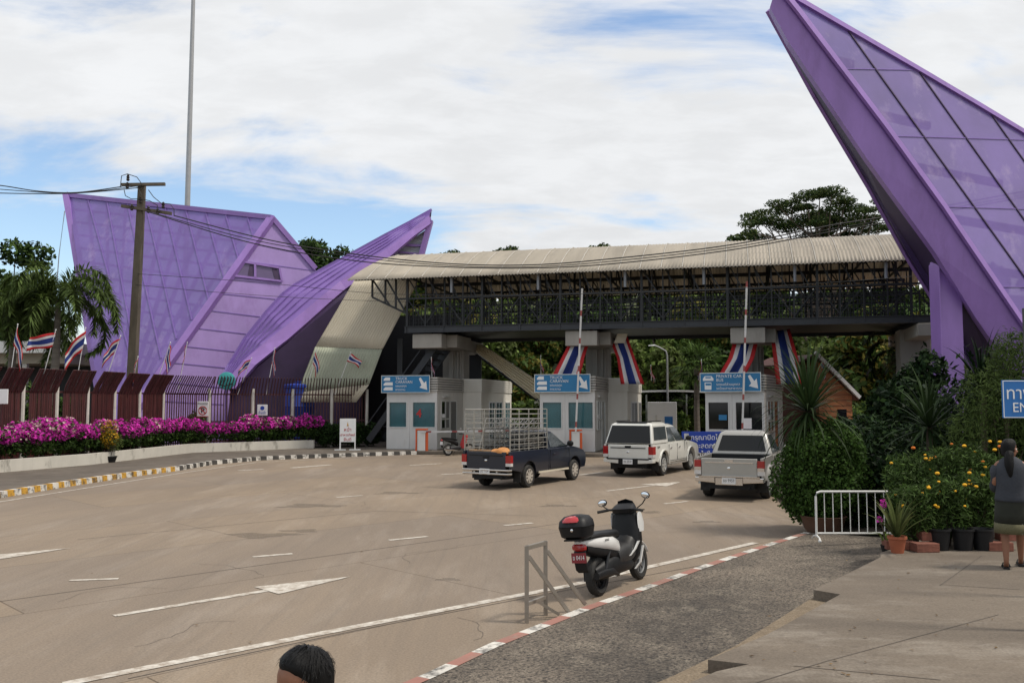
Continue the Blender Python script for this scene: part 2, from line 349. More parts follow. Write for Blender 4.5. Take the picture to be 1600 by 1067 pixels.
me = bpy.data.meshes.new('sidewalk'); bb.to_mesh(me); bb.free(); me.materials.append(m_sidewalk); o = bpy.data.objects.new('sidewalk', me); COL.objects.link(o); struct(o)
b = MB(); seg = 0.
dens = []
for a, c in zip(kb, kb[1:]):
    L = (c-a).length; k = max(1, round(L/.3)); dens += [a.lerp(c, i/k) for i in range(k)]
dens.append(kb[-1]); st = 1
for i in range(0, len(dens)-st, st):
    a, c = dens[i], dens[i+st]; d = (c-a).normalized(); nn = Vector((-d.y, d.x, 0)); far = i > len(dens)*.47
    b.cur = (i//st) % 2 if not far else 2*((i//st) % 2 == 0)+1*((i//st) % 2)
    o1 = -nn*.02; o2 = nn*.17; h = Vector((0, 0, .172)); lip = nn*.02
    b.add([a+o1, c+o1, c+o1+lip+h, a+o1+lip+h, c+o2+h, a+o2+h], [(0, 1, 2, 3), (3, 2, 4, 5)])
struct(b.build('kerb', [m_yel, m_kw, m_kblk], fix=False))
# right side: painted kerb, gravel shoulder, raised pavement with stepped edge
KR = [(600, 1092), (660, 1066), (760, 1018), (910, 958), (1000, 926), (1090, 893), (1180, 862), (1254, 838)]
kr = [G(*q) for q in KR]; dens = []
for a, c in zip(kr, kr[1:]):
    k = max(1, round((c-a).length/.115)); dens += [a.lerp(c, i/k) for i in range(k)]
dens.append(kr[-1]); b = MB(); st = 4
for i in range(0, len(dens)-1, st):
    for j in range(i, min(i+st, len(dens)-1)):
        a, c = dens[j], dens[j+1]; d = (c-a).normalized(); nn = Vector((d.y, -d.x, 0)); b.cur = (i//st) % 2; h = Vector((0, 0, .09))
        b.add([a, c, c+nn*.03+h, a+nn*.03+h, c+nn*.17+h, a+nn*.17+h], [(0, 1, 2, 3), (3, 2, 4, 5)])
struct(b.build('kerb', [m_kred, m_kw], fix=False))
PZ = .45
PE = [(985, 1105), (1120, 1048), (1170, 1037), (1106, 1030), (1200, 990), (1313, 928), (1271, 921), (1330, 893), (1376, 870), (1376, 863), (1411, 852)]
pe = [G(x, y, PZ) for x, y in PE]
b = MB()
inner = [p+Vector((d.y, -d.x, 0))*.17 for p, d in [(kr[i], (kr[min(i+1, len(kr)-1)]-kr[max(i-1, 0)]).normalized()) for i in range(len(kr))]]
A = [Vector((p.x, p.y, .085)) for p in inner]
k0 = A[0]-Vector((2.6, 3.6, 0)); A = [k0]+A+[A[-1]+Vector((2.2, 3.2, 0))]
for i in range(len(A)-1):
    a, c = A[i], A[i+1]; off = Vector((5.5, -2.6, .36))
    b.quad(a, c, c+off, a+off)
struct(b.build('gravel_shoulder', m_gravel, fix=False))
# pebble strip beside the pavement edge
b = MB(); sp = [G(x, y, .34) for x, y in ((900, 1120), (1050, 1056), (1150, 1008), (1262, 938), (1290, 922))]
for a, c in zip(sp, sp[1:]):
    b.quad(a+Vector((0, 0, .0)), c, c+Vector((1.3, -.7, 0)), a+Vector((1.3, -.7, 0)))
struct(b.build('pebble_strip', m_pebble, fix=False))
bb = bmesh.new(); far = [Vector((pe[-1].x+1.0, pe[-1].y+1.6, PZ)), Vector((30, 17, PZ)), Vector((30, -12, PZ)), Vector((-.6, -12, PZ)), Vector((-.6, 5.2, PZ))]
vs = [bb.verts.new(p) for p in [Vector((p.x, p.y, PZ)) for p in pe]+far]; f = bb.faces.new(vs); bmesh.ops.triangulate(bb, faces=[f])
r = bmesh.ops.extrude_face_region(bb, geom=bb.faces[:]); bmesh.ops.translate(bb, verts=[g for g in r['geom'] if isinstance(g, bmesh.types.BMVert)], vec=(0, 0, -.46)); bmesh.ops.recalc_face_normals(bb, faces=bb.faces)
me = bpy.data.meshes.new('pavement'); bb.to_mesh(me); bb.free(); me.materials.append(m_plat); o = bpy.data.objects.new('pavement', me); COL.objects.link(o); struct(o)
b = MB()
for pa, pc in [((1468, 915), (1534, 868)), ((1468, 913), (1594, 921)), ((1180, 1067), (1290, 1033)), ((1290, 1033), (1560, 960)), ((1240, 1040), (1470, 1062))]:
    strip(b, [G(*pa, PZ), G(*pc, PZ)], .012, PZ+.003)
o = struct(b.build('pavement_joints', m_joint, fix=False))

# cracks and oil spots
b = MB(); rgc = random.Random(17)
for px, py, L_, a0 in ((300, 880, 2.2, .3), (640, 880, 2.6, 1.1), (210, 1010, 1.6, .6), (740, 1000, 1.3, .9), (500, 800, 3.0, .2), (980, 830, 2.4, .5), (90, 940, 1.8, 1.3)):
    p = G(px, py); a = a0; pts = [p]
    for k in range(int(L_/.12)):
        a += rgc.gauss(0, .35); p = p+Vector((math.cos(a), math.sin(a), 0))*.12; pts.append(p)
    strip(b, pts, .006, .0035)
struct(b.build('road_cracks', m_joint, fix=False))
b = MB()
for px, py, r in ((485, 790, .5), (410, 836, .42), (470, 829, .25), (700, 905, .12), (870, 790, .3), (1010, 800, .25), (620, 770, .4), (1105, 815, .2)):
    c = G(px, py); n = 22; ph = rgc.random()*6
    b.quad(*[Vector((c.x+r*(1+.3*math.sin(3*t+ph)+.2*math.sin(7*t))*1.5*math.cos(t), c.y+r*(1+.3*math.sin(3*t+ph)+.2*math.sin(7*t))*.8*math.sin(t), .0025)) for t in [2*math.pi*i/n for i in range(n)]])
struct(b.build('oil_spots', pm('oil_spot', (.13, .108, .085), .7, .3, 6, alpha=.28), fix=False, tri=True))
# ================================================================ purple folded building on the left
ctr = Vector((-24, 56, 0))
hall = thing('purple_hall', 'large purple building of leaning folded metal faces behind the maroon fence', 'building', ctr)
a1, a2 = P(105, 305, 62), P(425, 340, 56); a3, a4 = G(168, 701), G(152, 700)
b2, b3, b4 = P(493, 420, 57), P(560, 505, 58), P(590, 600, 58)
def lerp(a, c, t): return Vector(a).lerp(Vector(c), t)
a4 = Vector((a4.x, a4.y+1.5, 0))
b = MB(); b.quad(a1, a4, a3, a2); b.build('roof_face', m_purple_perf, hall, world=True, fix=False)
# structural ribs seen faintly through the perforated sheet
b = MB(); nA = (a2-a1).cross(a3-a1).normalized(); nA = nA if nA.y < 0 else -nA
back = -nA*.16
for i in range(1, 17):
    t = i/17; p, q = lerp(a1, a4, t), lerp(a2, a3, t)
    b.bar(p+back, q+back, .12, .16)
for i in range(1, 10):
    t = i/10; b.bar(lerp(a1, a2, t)+back*1.3, lerp(a4, a3, t)+back*1.3, .18, .2)
b.build('inner_frame', m_purple, hall, world=True)
b = MB(); bb = nA*.02
lean = (P(202, 513, 56)-P(167, 313, 61)).normalized()
for x0, y0, x1, y1 in [(137, 309, 203, 552), (167, 312, 218, 590), (199, 317, 252, 560), (228, 320, 276, 530), (258, 323, 300, 500), (290, 326, 326, 468), (321, 330, 350, 434), (352, 333, 373, 405), (386, 336, 397, 374)]:
    def onA(px, py):
        d = ray(px, py); o = Vector((0, 0, CH)); t = (a1-o).dot(nA)/d.dot(nA); return o+d*t
    b.bar(onA(x0, y0)+bb, onA(x1, y1)+bb, .07, .05, up=nA)
b.build('seam', m_purple_dk if 0 else m_purple, hall, world=True)
b = MB()
b.bar(a1, a2, .35, .3); b.bar(a2, a3, .5, .3, up=nA); b.bar(a1, a4, .4, .5, up=nA); b.bar(a2, b2, .3, .3)
b.build('ridge_trim', m_purple_trim, hall, world=True)
# lighter panelled face
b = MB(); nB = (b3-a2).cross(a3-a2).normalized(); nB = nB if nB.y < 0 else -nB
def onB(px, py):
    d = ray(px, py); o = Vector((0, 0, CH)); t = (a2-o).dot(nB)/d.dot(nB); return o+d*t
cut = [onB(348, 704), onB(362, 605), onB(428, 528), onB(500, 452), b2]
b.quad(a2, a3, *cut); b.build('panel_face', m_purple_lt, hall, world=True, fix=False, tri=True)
b = MB()
for x0, y0, x1, y1 in [(398, 381, 468, 396), (379, 408, 497, 424), (336, 458, 456, 470), (318, 484, 430, 498), (300, 512, 412, 525), (279, 540, 398, 553), (262, 566, 376, 577), (244, 596, 352, 606), (226, 625, 350, 632), (205, 655, 345, 660)]:
    b.bar(onB(x0, y0)+nB*.012, onB(x1, y1)+nB*.012, .045, .03, up=nB)
b.build('panel_seam', m_purple, hall, world=True)
w = MB(); pts = [(376, 409), (436, 419), (440, 440), (362, 431)]
q = [onB(*p) for p in pts]
for i in range(4): w.bar(q[i]+nB*.05, q[(i+1) % 4]+nB*.05, .12, .14, up=nB)
w.bar(lerp(q[0], q[1], .36)+nB*.05, lerp(q[3], q[2], .46)+nB*.05, .14, .14, up=nB)
fr = w.build('window', m_purple_trim, hall, world=True)
w = MB(); w.quad(*[lerp(p, sum(q, Vector())/4, .03)+nB*.03 for p in q]); w.build('pane', pm('purple_tinted_glass', (.13, .09, .19), .1, .1, 1), fr, world=True)
for t in (.3, .86): w = MB(); w.bar(lerp(q[0], q[1], t)+nB*.045, lerp(q[3], q[2], t+.06)+nB*.045, .3, .02, up=nB); w.build('sash', m_purple_dk, fr, world=True)
# rest of the shell behind
b = MB(); dv = Vector((-5.6, 14, -4))
ol = [a1, a2]+cut[::-1]
for p, q_ in zip(ol, ol[1:]): b.quad(p, q_, q_+dv, p+dv)
b.quad(cut[0]+dv, cut[2]+dv, b2+dv, a2+dv, a1+dv, a4+dv); b.quad(a1, a4, a4+dv, a1+dv)
b.build('rear_shell', m_purple_thin, hall, world=True, fix=False, tri=True)
b = MB(); b.quad(P(335, 698, 54), P(560, 696, 54), P(575, 430, 56), P(560, 445, 56), P(500, 475, 56.5), P(360, 610, 55)); b.build('inner_wall', m_purple_dk, hall, world=True, fix=False)  # the wing's shade is put into this wall's dark colour
# ---------------------------------------------------------------- left wing
T = [(347, 592), (358, 570), (383, 528), (416, 487), (442, 459), (462, 444), (497, 424), (553, 394), (604, 366), (640, 347), (674, 328)]
Mm = [(350, 600), (381, 563), (410, 538), (442, 513), (476, 485), (510, 457), (532, 439), (570, 411), (604, 389), (640, 362), (671, 337)]
Lw = [(366, 608), (399, 570), (425, 549), (452, 528), (484, 500), (515, 472), (540, 451), (575, 426), (609, 401), (645, 370), (673, 349)]
n = len(T); yy = [48.6+5.4*i/(n-1) for i in range(n)]
wing = thing('purple_wing', 'smaller purple wing rising from the round teal medallion to a sharp tip', 'roof wing', (G(352, 705).x, 48.6, 0))
tv = [P(x, y, Y+1.4) for (x, y), Y in zip(T, yy)]; mv = [P(x, y, Y) for (x, y), Y in zip(Mm, yy)]; lv = [P(x, y, Y-.1) for (x, y), Y in zip(Lw, yy)]
up = MB()
for i in range(n-1): up.quad(tv[i], mv[i], mv[i+1], tv[i+1])
up.build('wing_sheet', pm('purple_wing_sheet', (.19, .105, .36), .4, .12, .8), wing, world=True, fix=False)
f = MB(); bk_ = Vector((.05, .35, 0))
for i in range(n-1):
    f.quad(mv[i], lv[i], lv[i+1], mv[i+1]); f.quad(lv[i], lv[i]+bk_, lv[i+1]+bk_, lv[i+1]); f.quad(mv[i]+bk_, mv[i+1]+bk_, lv[i+1]+bk_, lv[i]+bk_)
f.build('wing_beam', m_purple_trim, wing, world=True, fix=False)
s_ = MB()
for k in (.2, .4, .6, .8):
    for i in range(n-1):
        o = Vector((0, -.03, .02)); s_.bar(lerp(tv[i], mv[i], k)+o, lerp(tv[i+1], mv[i+1], k)+o, .05, .05)
for i in range(n-1): s_.bar(tv[i], tv[i+1], .16, .16)
s_.build('wing_batten', m_purple, wing, world=True)
# rear face of the wing, with its clear end panes
bk2 = [p+Vector((-.9, 2.6, -.3))*(1.05-i/(n-1)) for i, p in enumerate(lv)]
f = MB()
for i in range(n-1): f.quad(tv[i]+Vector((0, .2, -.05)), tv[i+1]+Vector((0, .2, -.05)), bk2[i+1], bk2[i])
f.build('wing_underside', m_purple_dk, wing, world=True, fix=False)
f = MB(); e0, e1 = P(673, 345, 54.3), P(657, 405, 54.3); f.bar(e0, e1, .55, .3); f.bar(P(627, 383, 54.3), P(661, 384, 54.3), .14, .14); f.bar(P(622, 394, 54.3), P(657, 397, 54.3), .1, .1)
f.build('end_post', m_purple_trim, wing, world=True)
f = MB(); f.quad(P(610, 402, 54.5), P(657, 402, 54.5), P(667, 358, 54.5), P(648, 371, 54.5)); f.build('end_pane', pm('pale_pane', (.42, .43, .47), .25, .35, 1.2, streak=(1, 1, 3)), wing, world=True, fix=False)
# round medallion
md = thing('medallion', 'round teal medallion with dark wave strokes at the foot of the left purple wing', 'emblem', P(354, 595, 46.5))
b = MB(); b.lathe([(0, -.06), (.40, -.06), (.46, -.03), (.46, .03), (0, .04)], n=28, axis='Y'); b.build('disc', pm('teal_enamel', (.05, .36, .36), .5, .1, 3), md, smooth=True)
b = MB()
for i in range(4):
    x = -.24+i*.15; b.tube([(x+.06*math.sin(k*1.1), -.075, .25-.1*k) for k in range(6)], .018, 5)
b.tube([(-.33, -.075, -.18), (-.1, -.075, -.26), (.15, -.075, -.22), (.33, -.075, -.12)], .018, 5); b.build('strokes', m_black, md)
b = MB(); b.bar((0, .02, -.45), (0, .1, -P(354, 595, 46.5).z), .1); b.build('post', m_purple, md)
# ================================================================ footbridge canopy over the lanes (local frame: x along it, y to the back)
O = Vector((-8.7, 47, 0)); RZ = R(-14.4); UU = Vector((.9686, -.2487, 0)); VV = Vector((.2487, .9686, 0))
def W(u, v, z): return O+UU*u+VV*v+Vector((0, 0, z))
can = thing('covered_footbridge', 'long steel truss footbridge with a curved pale corrugated roof spanning the toll lanes', 'footbridge', O, RZ)
LEN = 29.6
def rz_(v): return 9.0+2.05*(1-abs((v-5)/5)**1.5)
b = MB(); nu = 696
def rf(s, t):
    v = 10*t; u0 = .22*min(v, 5); u = u0+(LEN-u0)*s
    return (u, v, rz_(v)+.032*math.cos(u*2*math.pi/.17))
b.grid(rf, nu, 14); b.build('roof_sheet', m_roof, can, smooth=True, solid=.012, fix=False)
b = MB()
for u in np.arange(1.1, LEN, 1.02):      # raised laps where the sheets meet
    b.tube([(u, v, rz_(v)+.05) for v in np.linspace(.02, 9.9, 10)], .022, 5)
b.build('roof_lap', pm('pale_roof_lap', (.47, .44, .39), .55, .12, 2), can)
def truss(v, bm, rail=False):
    for z, h in ((9.25 if v < 5 else 9.25, .14), (8.05, .09)): bm.bar((2.4 if z < 9 else .9, v, z), (28.8, v, z), .1, h)
    u = 3.0; k = 0
    while u < 28.7:
        bm.bar((u, v, 6.5), (u+.02*(k % 3), v, rz_(v)-.05), .07 if k % 4 else .12)
        bm.bar((u, v, 6.7), (min(u+1.03, 28.7), v, 8.02), .05) if k % 2 else bm.bar((u, v, 8.05), (min(u+1.03, 28.7), v, 6.7), .05)
        bm.bar((u+.1*(k % 3), v+.02, 9.2), (min(u+.72, 28.7), v+.02, 8.08), .06)
        bm.bar((u+.5, v, 8.05), (u+.5-.3*(k % 2), v, 9.25), .045); bm.bar((u+.35, v+.03, 6.55), (u+.35, v+.03, 8.0), .03)
        u += 1.03; k += 1
b = MB(); truss(1., b); truss(9., b); truss(5., b)
for u, z0, z1 in ((1.0, 8.2, 9.2), (1.75, 7.85, 9.2), (2.35, 7.55, 9.2)): b.bar((u, 1, z0), (u, 1, z1), .09)
b.bar((1.0, 1, 8.2), (3.1, 1, 7.2), .09, .1); b.bar((1.0, 1, 9.15), (2.0, 1, 7.75), .08); b.bar((1.8, 1, 9.15), (2.9, 1, 7.35), .08)
for u in np.arange(3, 28.8, 2.06):       # cross frames
    pts = [(u, v, rz_(v)-.2) for v in np.linspace(.3, 9.7, 9)]
    for p, q in zip(pts, pts[1:]): b.bar(p, q, .09)
    b.bar((u, 1, 9.2), (u, 9, 9.2), .09); 
    for v in (3, 5, 7): b.bar((u, v, 9.2), (u, v, rz_(v)-.2), .06)
    b.bar((u, 1, 9.2), (u, 3, rz_(3)-.2), .06); b.bar((u, 9, 9.2), (u, 7, rz_(7)-.2), .06)
for v in (.25, 1.6, 2.9, 4.2, 5.6, 7, 8.4, 9.7): b.bar((.3 if v < 1 else 1.2, v, rz_(v)-.11), (29.2, v, rz_(v)-.11), .06, .1)
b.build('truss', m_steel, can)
b = MB()
for v in (1., 9.):
    b.bar((2.9, v, 6.40), (29.0, v, 6.40), .22, .32); b.bar((2.9, v-.14, 6.56), (29, v-.14, 6.56), .10, .03); b.bar((2.9, v-.14, 6.24), (29, v-.14, 6.24), .12, .03)
for u in np.arange(3, 29, 2.06): b.bar((u, .86, 6.24), (u, .86, 6.56), .05, .05)
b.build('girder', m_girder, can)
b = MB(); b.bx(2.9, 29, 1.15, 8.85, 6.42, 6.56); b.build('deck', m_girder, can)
b = MB()
for v in (1.35, 8.7):
    for z in (6.8, 7.0, 7.2, 7.4, 7.6, 7.75): b.bar((3, v, z), (28.8, v, z), .03)
    for u in np.arange(3, 28.8, .17): b.bar((u, v, 6.56), (u, v, 7.78), .03)
for u in np.arange(3.4, 28.6, .8):     # slatted screens on the far side
    b.bar((u, 8.9, 7.8), (u+.5, 8.9, 9.1), .05)
for z in (8.0, 8.2, 8.4, 8.6, 8.8, 9.0): b.bar((8, 8.82, z), (28.8, 8.82, z), .07, .07)
b.build('railing', m_steel, can)
for u, v in ((5.6, .55), (10.2, .55), (14.6, .55), (18.4, .55), (22.6, .55), (26.6, .55)):
    b = MB(); b.tube([(u, v, 9.15), (u, v, 8.25)], .07, 8); b.build('rain_pipe', pm('grey_pipe', (.27, .29, .32), .5, .1, 3), can)
for u in (4.3, 12.5, 20.6):
    b = MB(); b.bx(u-.62, u+.62, 4.85, 5.95, .1, 5.5); b.bx(u-.25, u+.05, 4.72, 4.85, .1, 5.5); b.tube([(u+.3, 4.78, .1), (u+.3, 4.78, 6.1)], .06, 8); b.tube([(u+.45, 4.78, .1), (u+.45, 4.78, 6.1)], .05, 8)
    c = b.build('column', m_conc, can, bevel=.02)
    b = MB(); b.bx(u-1.0, u+.62, 1.0, 1.9, 5.42, 6.17); b.bx(u-.5, u+.5, 1.9, 9.2, 5.46, 6.17); b.bx(u+.1, u+1.15, 2.0, 4.6, 5.5, 6.17); b.build('capital', m_conc, c, bevel=.03)
b = MB(); b.bx(27.7, 29.1, 4.2, 5.6, 0, 6.17); b.bx(27.9, 28.9, .6, 9.2, 5.6, 6.17); b.build('column', m_conc, can, bevel=.02)
# stair enclosure of corrugated sheet at its left end
sc_ = thing('stair_enclosure', 'slanting tan corrugated metal stair enclosure under the left end of the footbridge', 'stair cover', W(.5, 2, 0), RZ)
def corr(name, c, m, nr=60, am=.035, rows=6, bend=0., par=sc_):
    b = MB(); tl, tr, br, bl = c; nn = (tr-tl).cross(bl-tl).normalized()
    def fn(s, t): return lerp(lerp(tl, tr, s), lerp(bl, br, s), t)+nn*(am*1.5*abs(math.cos(s*nr*math.pi))**.45+bend*math.sin(t*math.pi))
    b.grid(fn, nr*8, rows); return b.build(name, m, par, smooth=True, solid=.015, world=True, fix=False)
corr('slanted_sheet', (P(556, 432, 51.6), P(658, 428, 50.0), P(597, 545, 49.3), P(492, 541, 51.0)), m_tan, 26)
corr('lower_sheet', (P(491.5, 541.5, 51.0), P(596.5, 545.5, 49.3), P(576, 600, 49.2), P(464, 612, 50.6)), m_tan_green, 26)
corr('foot_sheet', (P(464, 612.6, 50.6), P(576, 600.6, 49.2), P(556, 628, 49.3), P(461, 628, 50.5)), m_tan, 26, rows=2)
# far cover on the other flight
corr('far_sheet', (P(729, 538, 53.6), P(754, 538, 53.2), P(883, 622, 50.6), P(836, 622, 51.0)), pm('tan_sheet_painted_sun', (.76, .66, .47), .5, .1, .8), 6, .05)  # tan sheet made paler, missing sunlight put into its colour
b = MB()   # stair flight, stringers and rails in the shade
q0, q1, q2, q3 = P(731, 540, 53.8), P(752, 540, 53.4), P(880, 622, 50.8), P(839, 622, 51.2)
for p, q in ((q0, q3), (q1, q2)): b.bar(p+Vector((0, .15, -.12)), q+Vector((0, .15, -.12)), .08, .12)
for t in (.1, .3, .5, .7, .9): b.bar(lerp(q0, q3, t)+Vector((0, .15, -.1)), lerp(q1, q2, t)+Vector((0, .15, -.1)), .06)
b.build('sheet_frame', m_steel, sc_, world=True)
b = MB()
for i in range(16): b.box(lerp(W(4.6, 3, 6.3), W(.6, 3.2, .9), i/16), (.3, 1.9, .06), RZ)
for dv_ in (-1.1, 1.1):
    o = VV*dv_; b.bar(W(4.8, 3, 6.3)+o, W(.4, 3.2, .5)+o, .12, .35); b.bar(W(4.8, 3, 7.2)+o, W(.4, 3.2, 1.5)+o, .05)
for u in (1.2, 2.9): b.bar(W(u, 4.6, 0), W(u, 4.6, 6.2), .3)
b.build('stair_flight', m_girder, sc_, world=True)
b = MB(); b.quad(W(-4.5, 9.5, 0), W(4.6, 9.5, 0), W(4.6, 9.5, 6.4), W(2.6, 9.5, 6.4), W(2.6, 9.5, 8.0), W(-4.5, 9.5, 8.0)); b.build('rear_wall', m_steel, sc_, world=True, solid=.1)
# ================================================================ toll booths
def frame(b, x0, x1, z0, z1, y, t=.06, dp=.06, axis='x', mull=()):
    def bxx(a0, a1, c0, c1):
        if axis == 'x': b.bx(a0, a1, y-dp, y, c0, c1)
        else: b.bx(y, y+dp, a0, a1, c0, c1)
    bxx(x0-t, x0, z0-t, z1+t); bxx(x1, x1+t, z0-t, z1+t); bxx(x0, x1, z1, z1+t); bxx(x0, x1, z0-t, z0)
    for mz in mull: bxx(mz-t/2, mz+t/2, z0, z1)
m_rearw = pm('rear_booth_brightened', (.76, .73, .66), .6, .06, 1.5, dirt=((.4, .36, .3), 1.4, .6, .2, .35), streak=(1, 1, .35))  # brighter copy of the booth white, light painted in against the canopy's shade
def booth(u, v, label, glassm, kind):
    base = W(u, v, 0)
    t = thing('toll_booth', label, 'booth', base, RZ, 'toll booths on the lane islands')
    if kind == 'front':
        w, d = 2.75, 4.4
        b = MB(); wins = ((.15, w*.46-.18), (w*.46+.18, w-.10))
        b.bx(0, w*.46, 0, .14, .18, 1.32); b.bx(w*.46+.01, w, 0, .14, .18, 1.32); b.bx(0, w*.46, 0, .14, 2.58, 3.05); b.bx(w*.46+.01, w, 0, .14, 2.58, 3.05)
        for xa, xc in ((0, wins[0][0]), (wins[0][1], w*.46), (w*.46+.01, wins[1][0]), (wins[1][1], w)): b.bx(xa, xc, 0.001, .139, 1.32, 2.58)
        b.build('front_wall', m_white, t)
        b = MB(); b.bx(.3, w-.3, .7, 1.3, .18, 1.25); b.bx(.5, .95, .75, 1.1, 1.25, 1.7); b.bx(1.6, 1.9, .8, 1.0, 1.25, 1.85); b.build('desk', m_boothgrey, t)
        b = MB(); b.bx(w-.16, w, .142, d, .18, 3.05); b.bx(0, .14, .142, d, .18, 3.05); b.bx(.14, w-.16, d-.14, d, .18, 3.05); b.bx(0, w, 0.005, d, 3.05, 3.15); b.build('side_wall', m_boothgrey, t, bevel=.01)
        b = MB()
        for i in range(6):
            z = 3.16+i*.125; b.bx(w, w+.05, -.02, d, z, z+.085); b.bx(0, w, -.05, 0, z, z+.085)
        b.build('louvre_parapet', m_louvre, t)
        b = MB(); b.bx(.02, w-.03, .02, d-.02, 3.16, 3.86); b.build('parapet_core', m_steel, t)
        for x0, x1 in ((.1, w*.46-.13), (w*.46+.13, w-.05)):
            b = MB(); frame(b, x0+.05, x1-.05, 1.32, 2.58, 0, .05, .03); fr = b.build('window', m_white, t)
            b = MB(); b.bx(x0+.05, x1-.05, .07, .078, 1.32, 2.58); b.build('pane', glassm, fr)
        b = MB(); frame(b, .65, 1.95, 1.25, 2.62, w, .06, .05, 'y', (1.3,)); b.bx(w, w+.05, .65, 1.95, 1.68, 1.75); fr = b.build('window', m_alu, t)
        b = MB(); b.bx(w+.006, w+.016, .65, 1.95, 1.25, 2.62); b.build('pane', m_darkglass, fr)
        b = MB(); b.bx(w+.02, w+.024, .75, 1.2, 1.78, 1.98); b.build('notice', m_signw, fr)
        b = MB(); frame(b, 2.15, 3.15, .3, 2.62, w, .06, .05, 'y'); dr = b.build('door', m_alu, t)
        b = MB(); b.bx(w+.006, w+.016, 2.15, 3.15, .3, 2.62); b.build('pane', m_darkglass, dr)
        b = MB(); b.bx(w, w+.12, .9, 1.9, 2.84, 2.9); b.build('lamp_bar', m_alu, t)
    else:
        w, d = 2.0, 6.7
        b = MB(); b.bx(0, w, 0, .14, .18, 3.05); b.bx(w-.14, w, .142, d, .18, 3.05); b.bx(0, .14, .142, d, .18, 3.05); b.bx(.14, w-.14, d-.14, d, .18, 3.05); b.bx(0, w, .005, d, 3.05, 3.15); b.build('wall', m_rearw, t, bevel=.01)
        b = MB()
        for i in range(6):
            z = 3.16+i*.125; b.bx(w, w+.05, -.05, d, z, z+.1); b.bx(0, w, -.05, 0, z, z+.1)
        b.bx(.02, w-.02, .02, d-.02, 3.16, 3.88); b.build('louvre_parapet', m_rearw, t)
        for y0, y1, z0 in ((1.6, 2.7, .4), (3.1, 4.3, 1.25), (5.2, 6.2, .4)):
            b = MB(); frame(b, y0, y1, z0, 2.55, w, .06, .05, 'y', ((y0+y1)/2,)); fr = b.build('window', m_signw, t)
            b = MB(); b.bx(w+.006, w+.016, y0, y1, z0, 2.55); b.build('pane', glassm, fr)
    return t
b1 = booth(2.2, .25, 'leftmost white toll booth with teal windows and a red figure on one pane', m_teal, 'front')
b2_ = booth(10.35, .25, 'white and grey toll booth at the middle island behind the raised barrier', m_teal, 'front')
b3_ = booth(18.4, .25, 'white toll booth at the right island with dark panes and a paper notice', m_darkglass, 'front')
b3_.rotation_euler.z -= R(13)
booth(4.0, 4.72, 'grey rear toll booth with louvred parapet behind the navy pickup cage', m_teal, 'rear')
booth(12.15, 4.72, 'grey rear toll booth with louvred parapet behind the white pickup', m_darkglass, 'rear')
o = text('red_number', '4', m_red, W(2.2+1.75, .25+.062, 2.0), UU, (0, 0, 1), .55, b1, bold=.02)
b = MB(); b.bx(.62, 1.0, .05, .06, 1.75, 2.0); b.build('notice', m_cyan, b3_)
b = MB(); b.bx(1.75, 2.15, .05, .06, 1.36, 1.85); b.build('notice', m_signw, b3_)
for i, (u0, u1, v1) in enumerate([(1.6, 6.6, 12.5), (9.8, 14.9, 12.5), (17.8, 22.9, 12.5)]):   # lane islands
    b = MB(); pts = []
    for k in range(9):
        a = math.pi+math.pi*k/8; pts.append(W((u0+u1)/2-.7*(i > 9)+(u1-u0)/2*math.cos(a), .1+1.3*math.sin(a), .0))
    pts += [W(u1, v1, 0), W(u0, v1, 0)]
    b.prism(pts, (0, 0, .17+.002*i)); struct(b.build('lane_island', m_sidewalk, bevel=.03))
# blue lane signs on the booth fronts
def vehicle_icon(b, x, y, s, kind):
    if kind == 'truck': b.quad((x, y), (x+.62*s, y), (x+.62*s, y+.3*s), (x+.12*s, y+.3*s), (x, y+.16*s))
    else:
        b.quad((x+.05*s, y), (x+.6*s, y), (x+.6*s, y+.34*s), (x+.05*s, y+.34*s))
def lane_sign(u, w, label, l1, l2, thai, kind):
    t = thing('lane_sign', label, 'sign', W(u, .05, 3.1), RZ, 'blue lane signs above the booths')
    b = MB(); b.bx(0, w, 0, .1, 0, .84); b.build('panel', m_cyan, t, bevel=.01)
    b = MB(); frame(b, .0, w, .0, .84, 0., .03, .02); b.build('rim', m_alu, t)
    ic = MB()
    def fl(pts):
        ic = MB(); ic.prism([(x, -.012, z) for x, z in pts], (0, .008, 0)); ic.build('pictogram', m_signw, t, tri=True)
    if kind == 'truck':
        for k in range(3):
            z = .1+k*.25; s = 1.0 if k < 2 else .7
            fl([(.1, z), (.1+.5*s, z), (.1+.5*s, z+.17), (.2, z+.17), (.1, z+.08)])
    else:
        fl([(.12, .50), (.62, .50), (.62, .60), (.53, .72), (.21, .72), (.12, .60)]); fl([(.2, .08), (.52, .08), (.52, .42), (.2, .42)])
    x = w-.55
    c, s = x+.22, .42
    fl([(x-.02, .70), (x+.08, .76), (x+.27, .47), (x+.38, .58), (x+.44, .12), (x+.02, .24), (x+.13, .36)])
    if kind != 'truck':
        for z0, z1 in ((.28, .38), (.62, .68)): ic = MB(); ic.bx(.24, .5, -.018, -.014, z0, z1); ic.build('pictogram_window', m_cyan, t)
    X = Vector((UU.x, UU.y, 0)); on = lambda z: W(u, .035, 3.1)+X*.75+Vector((0, 0, z))
    text('lettering', l1, m_signw, on(.70), UU, (0, 0, 1), .2, t, 'LEFT'); text('lettering', l2, m_signw, on(.52), UU, (0, 0, 1), .2, t, 'LEFT')
    text('thai_lettering', thai[0], m_signw, on(.32), UU, (0, 0, 1), .16, t, 'LEFT'); text('thai_lettering', thai[1], m_signw, on(.13), UU, (0, 0, 1), .16, t, 'LEFT')
    return t
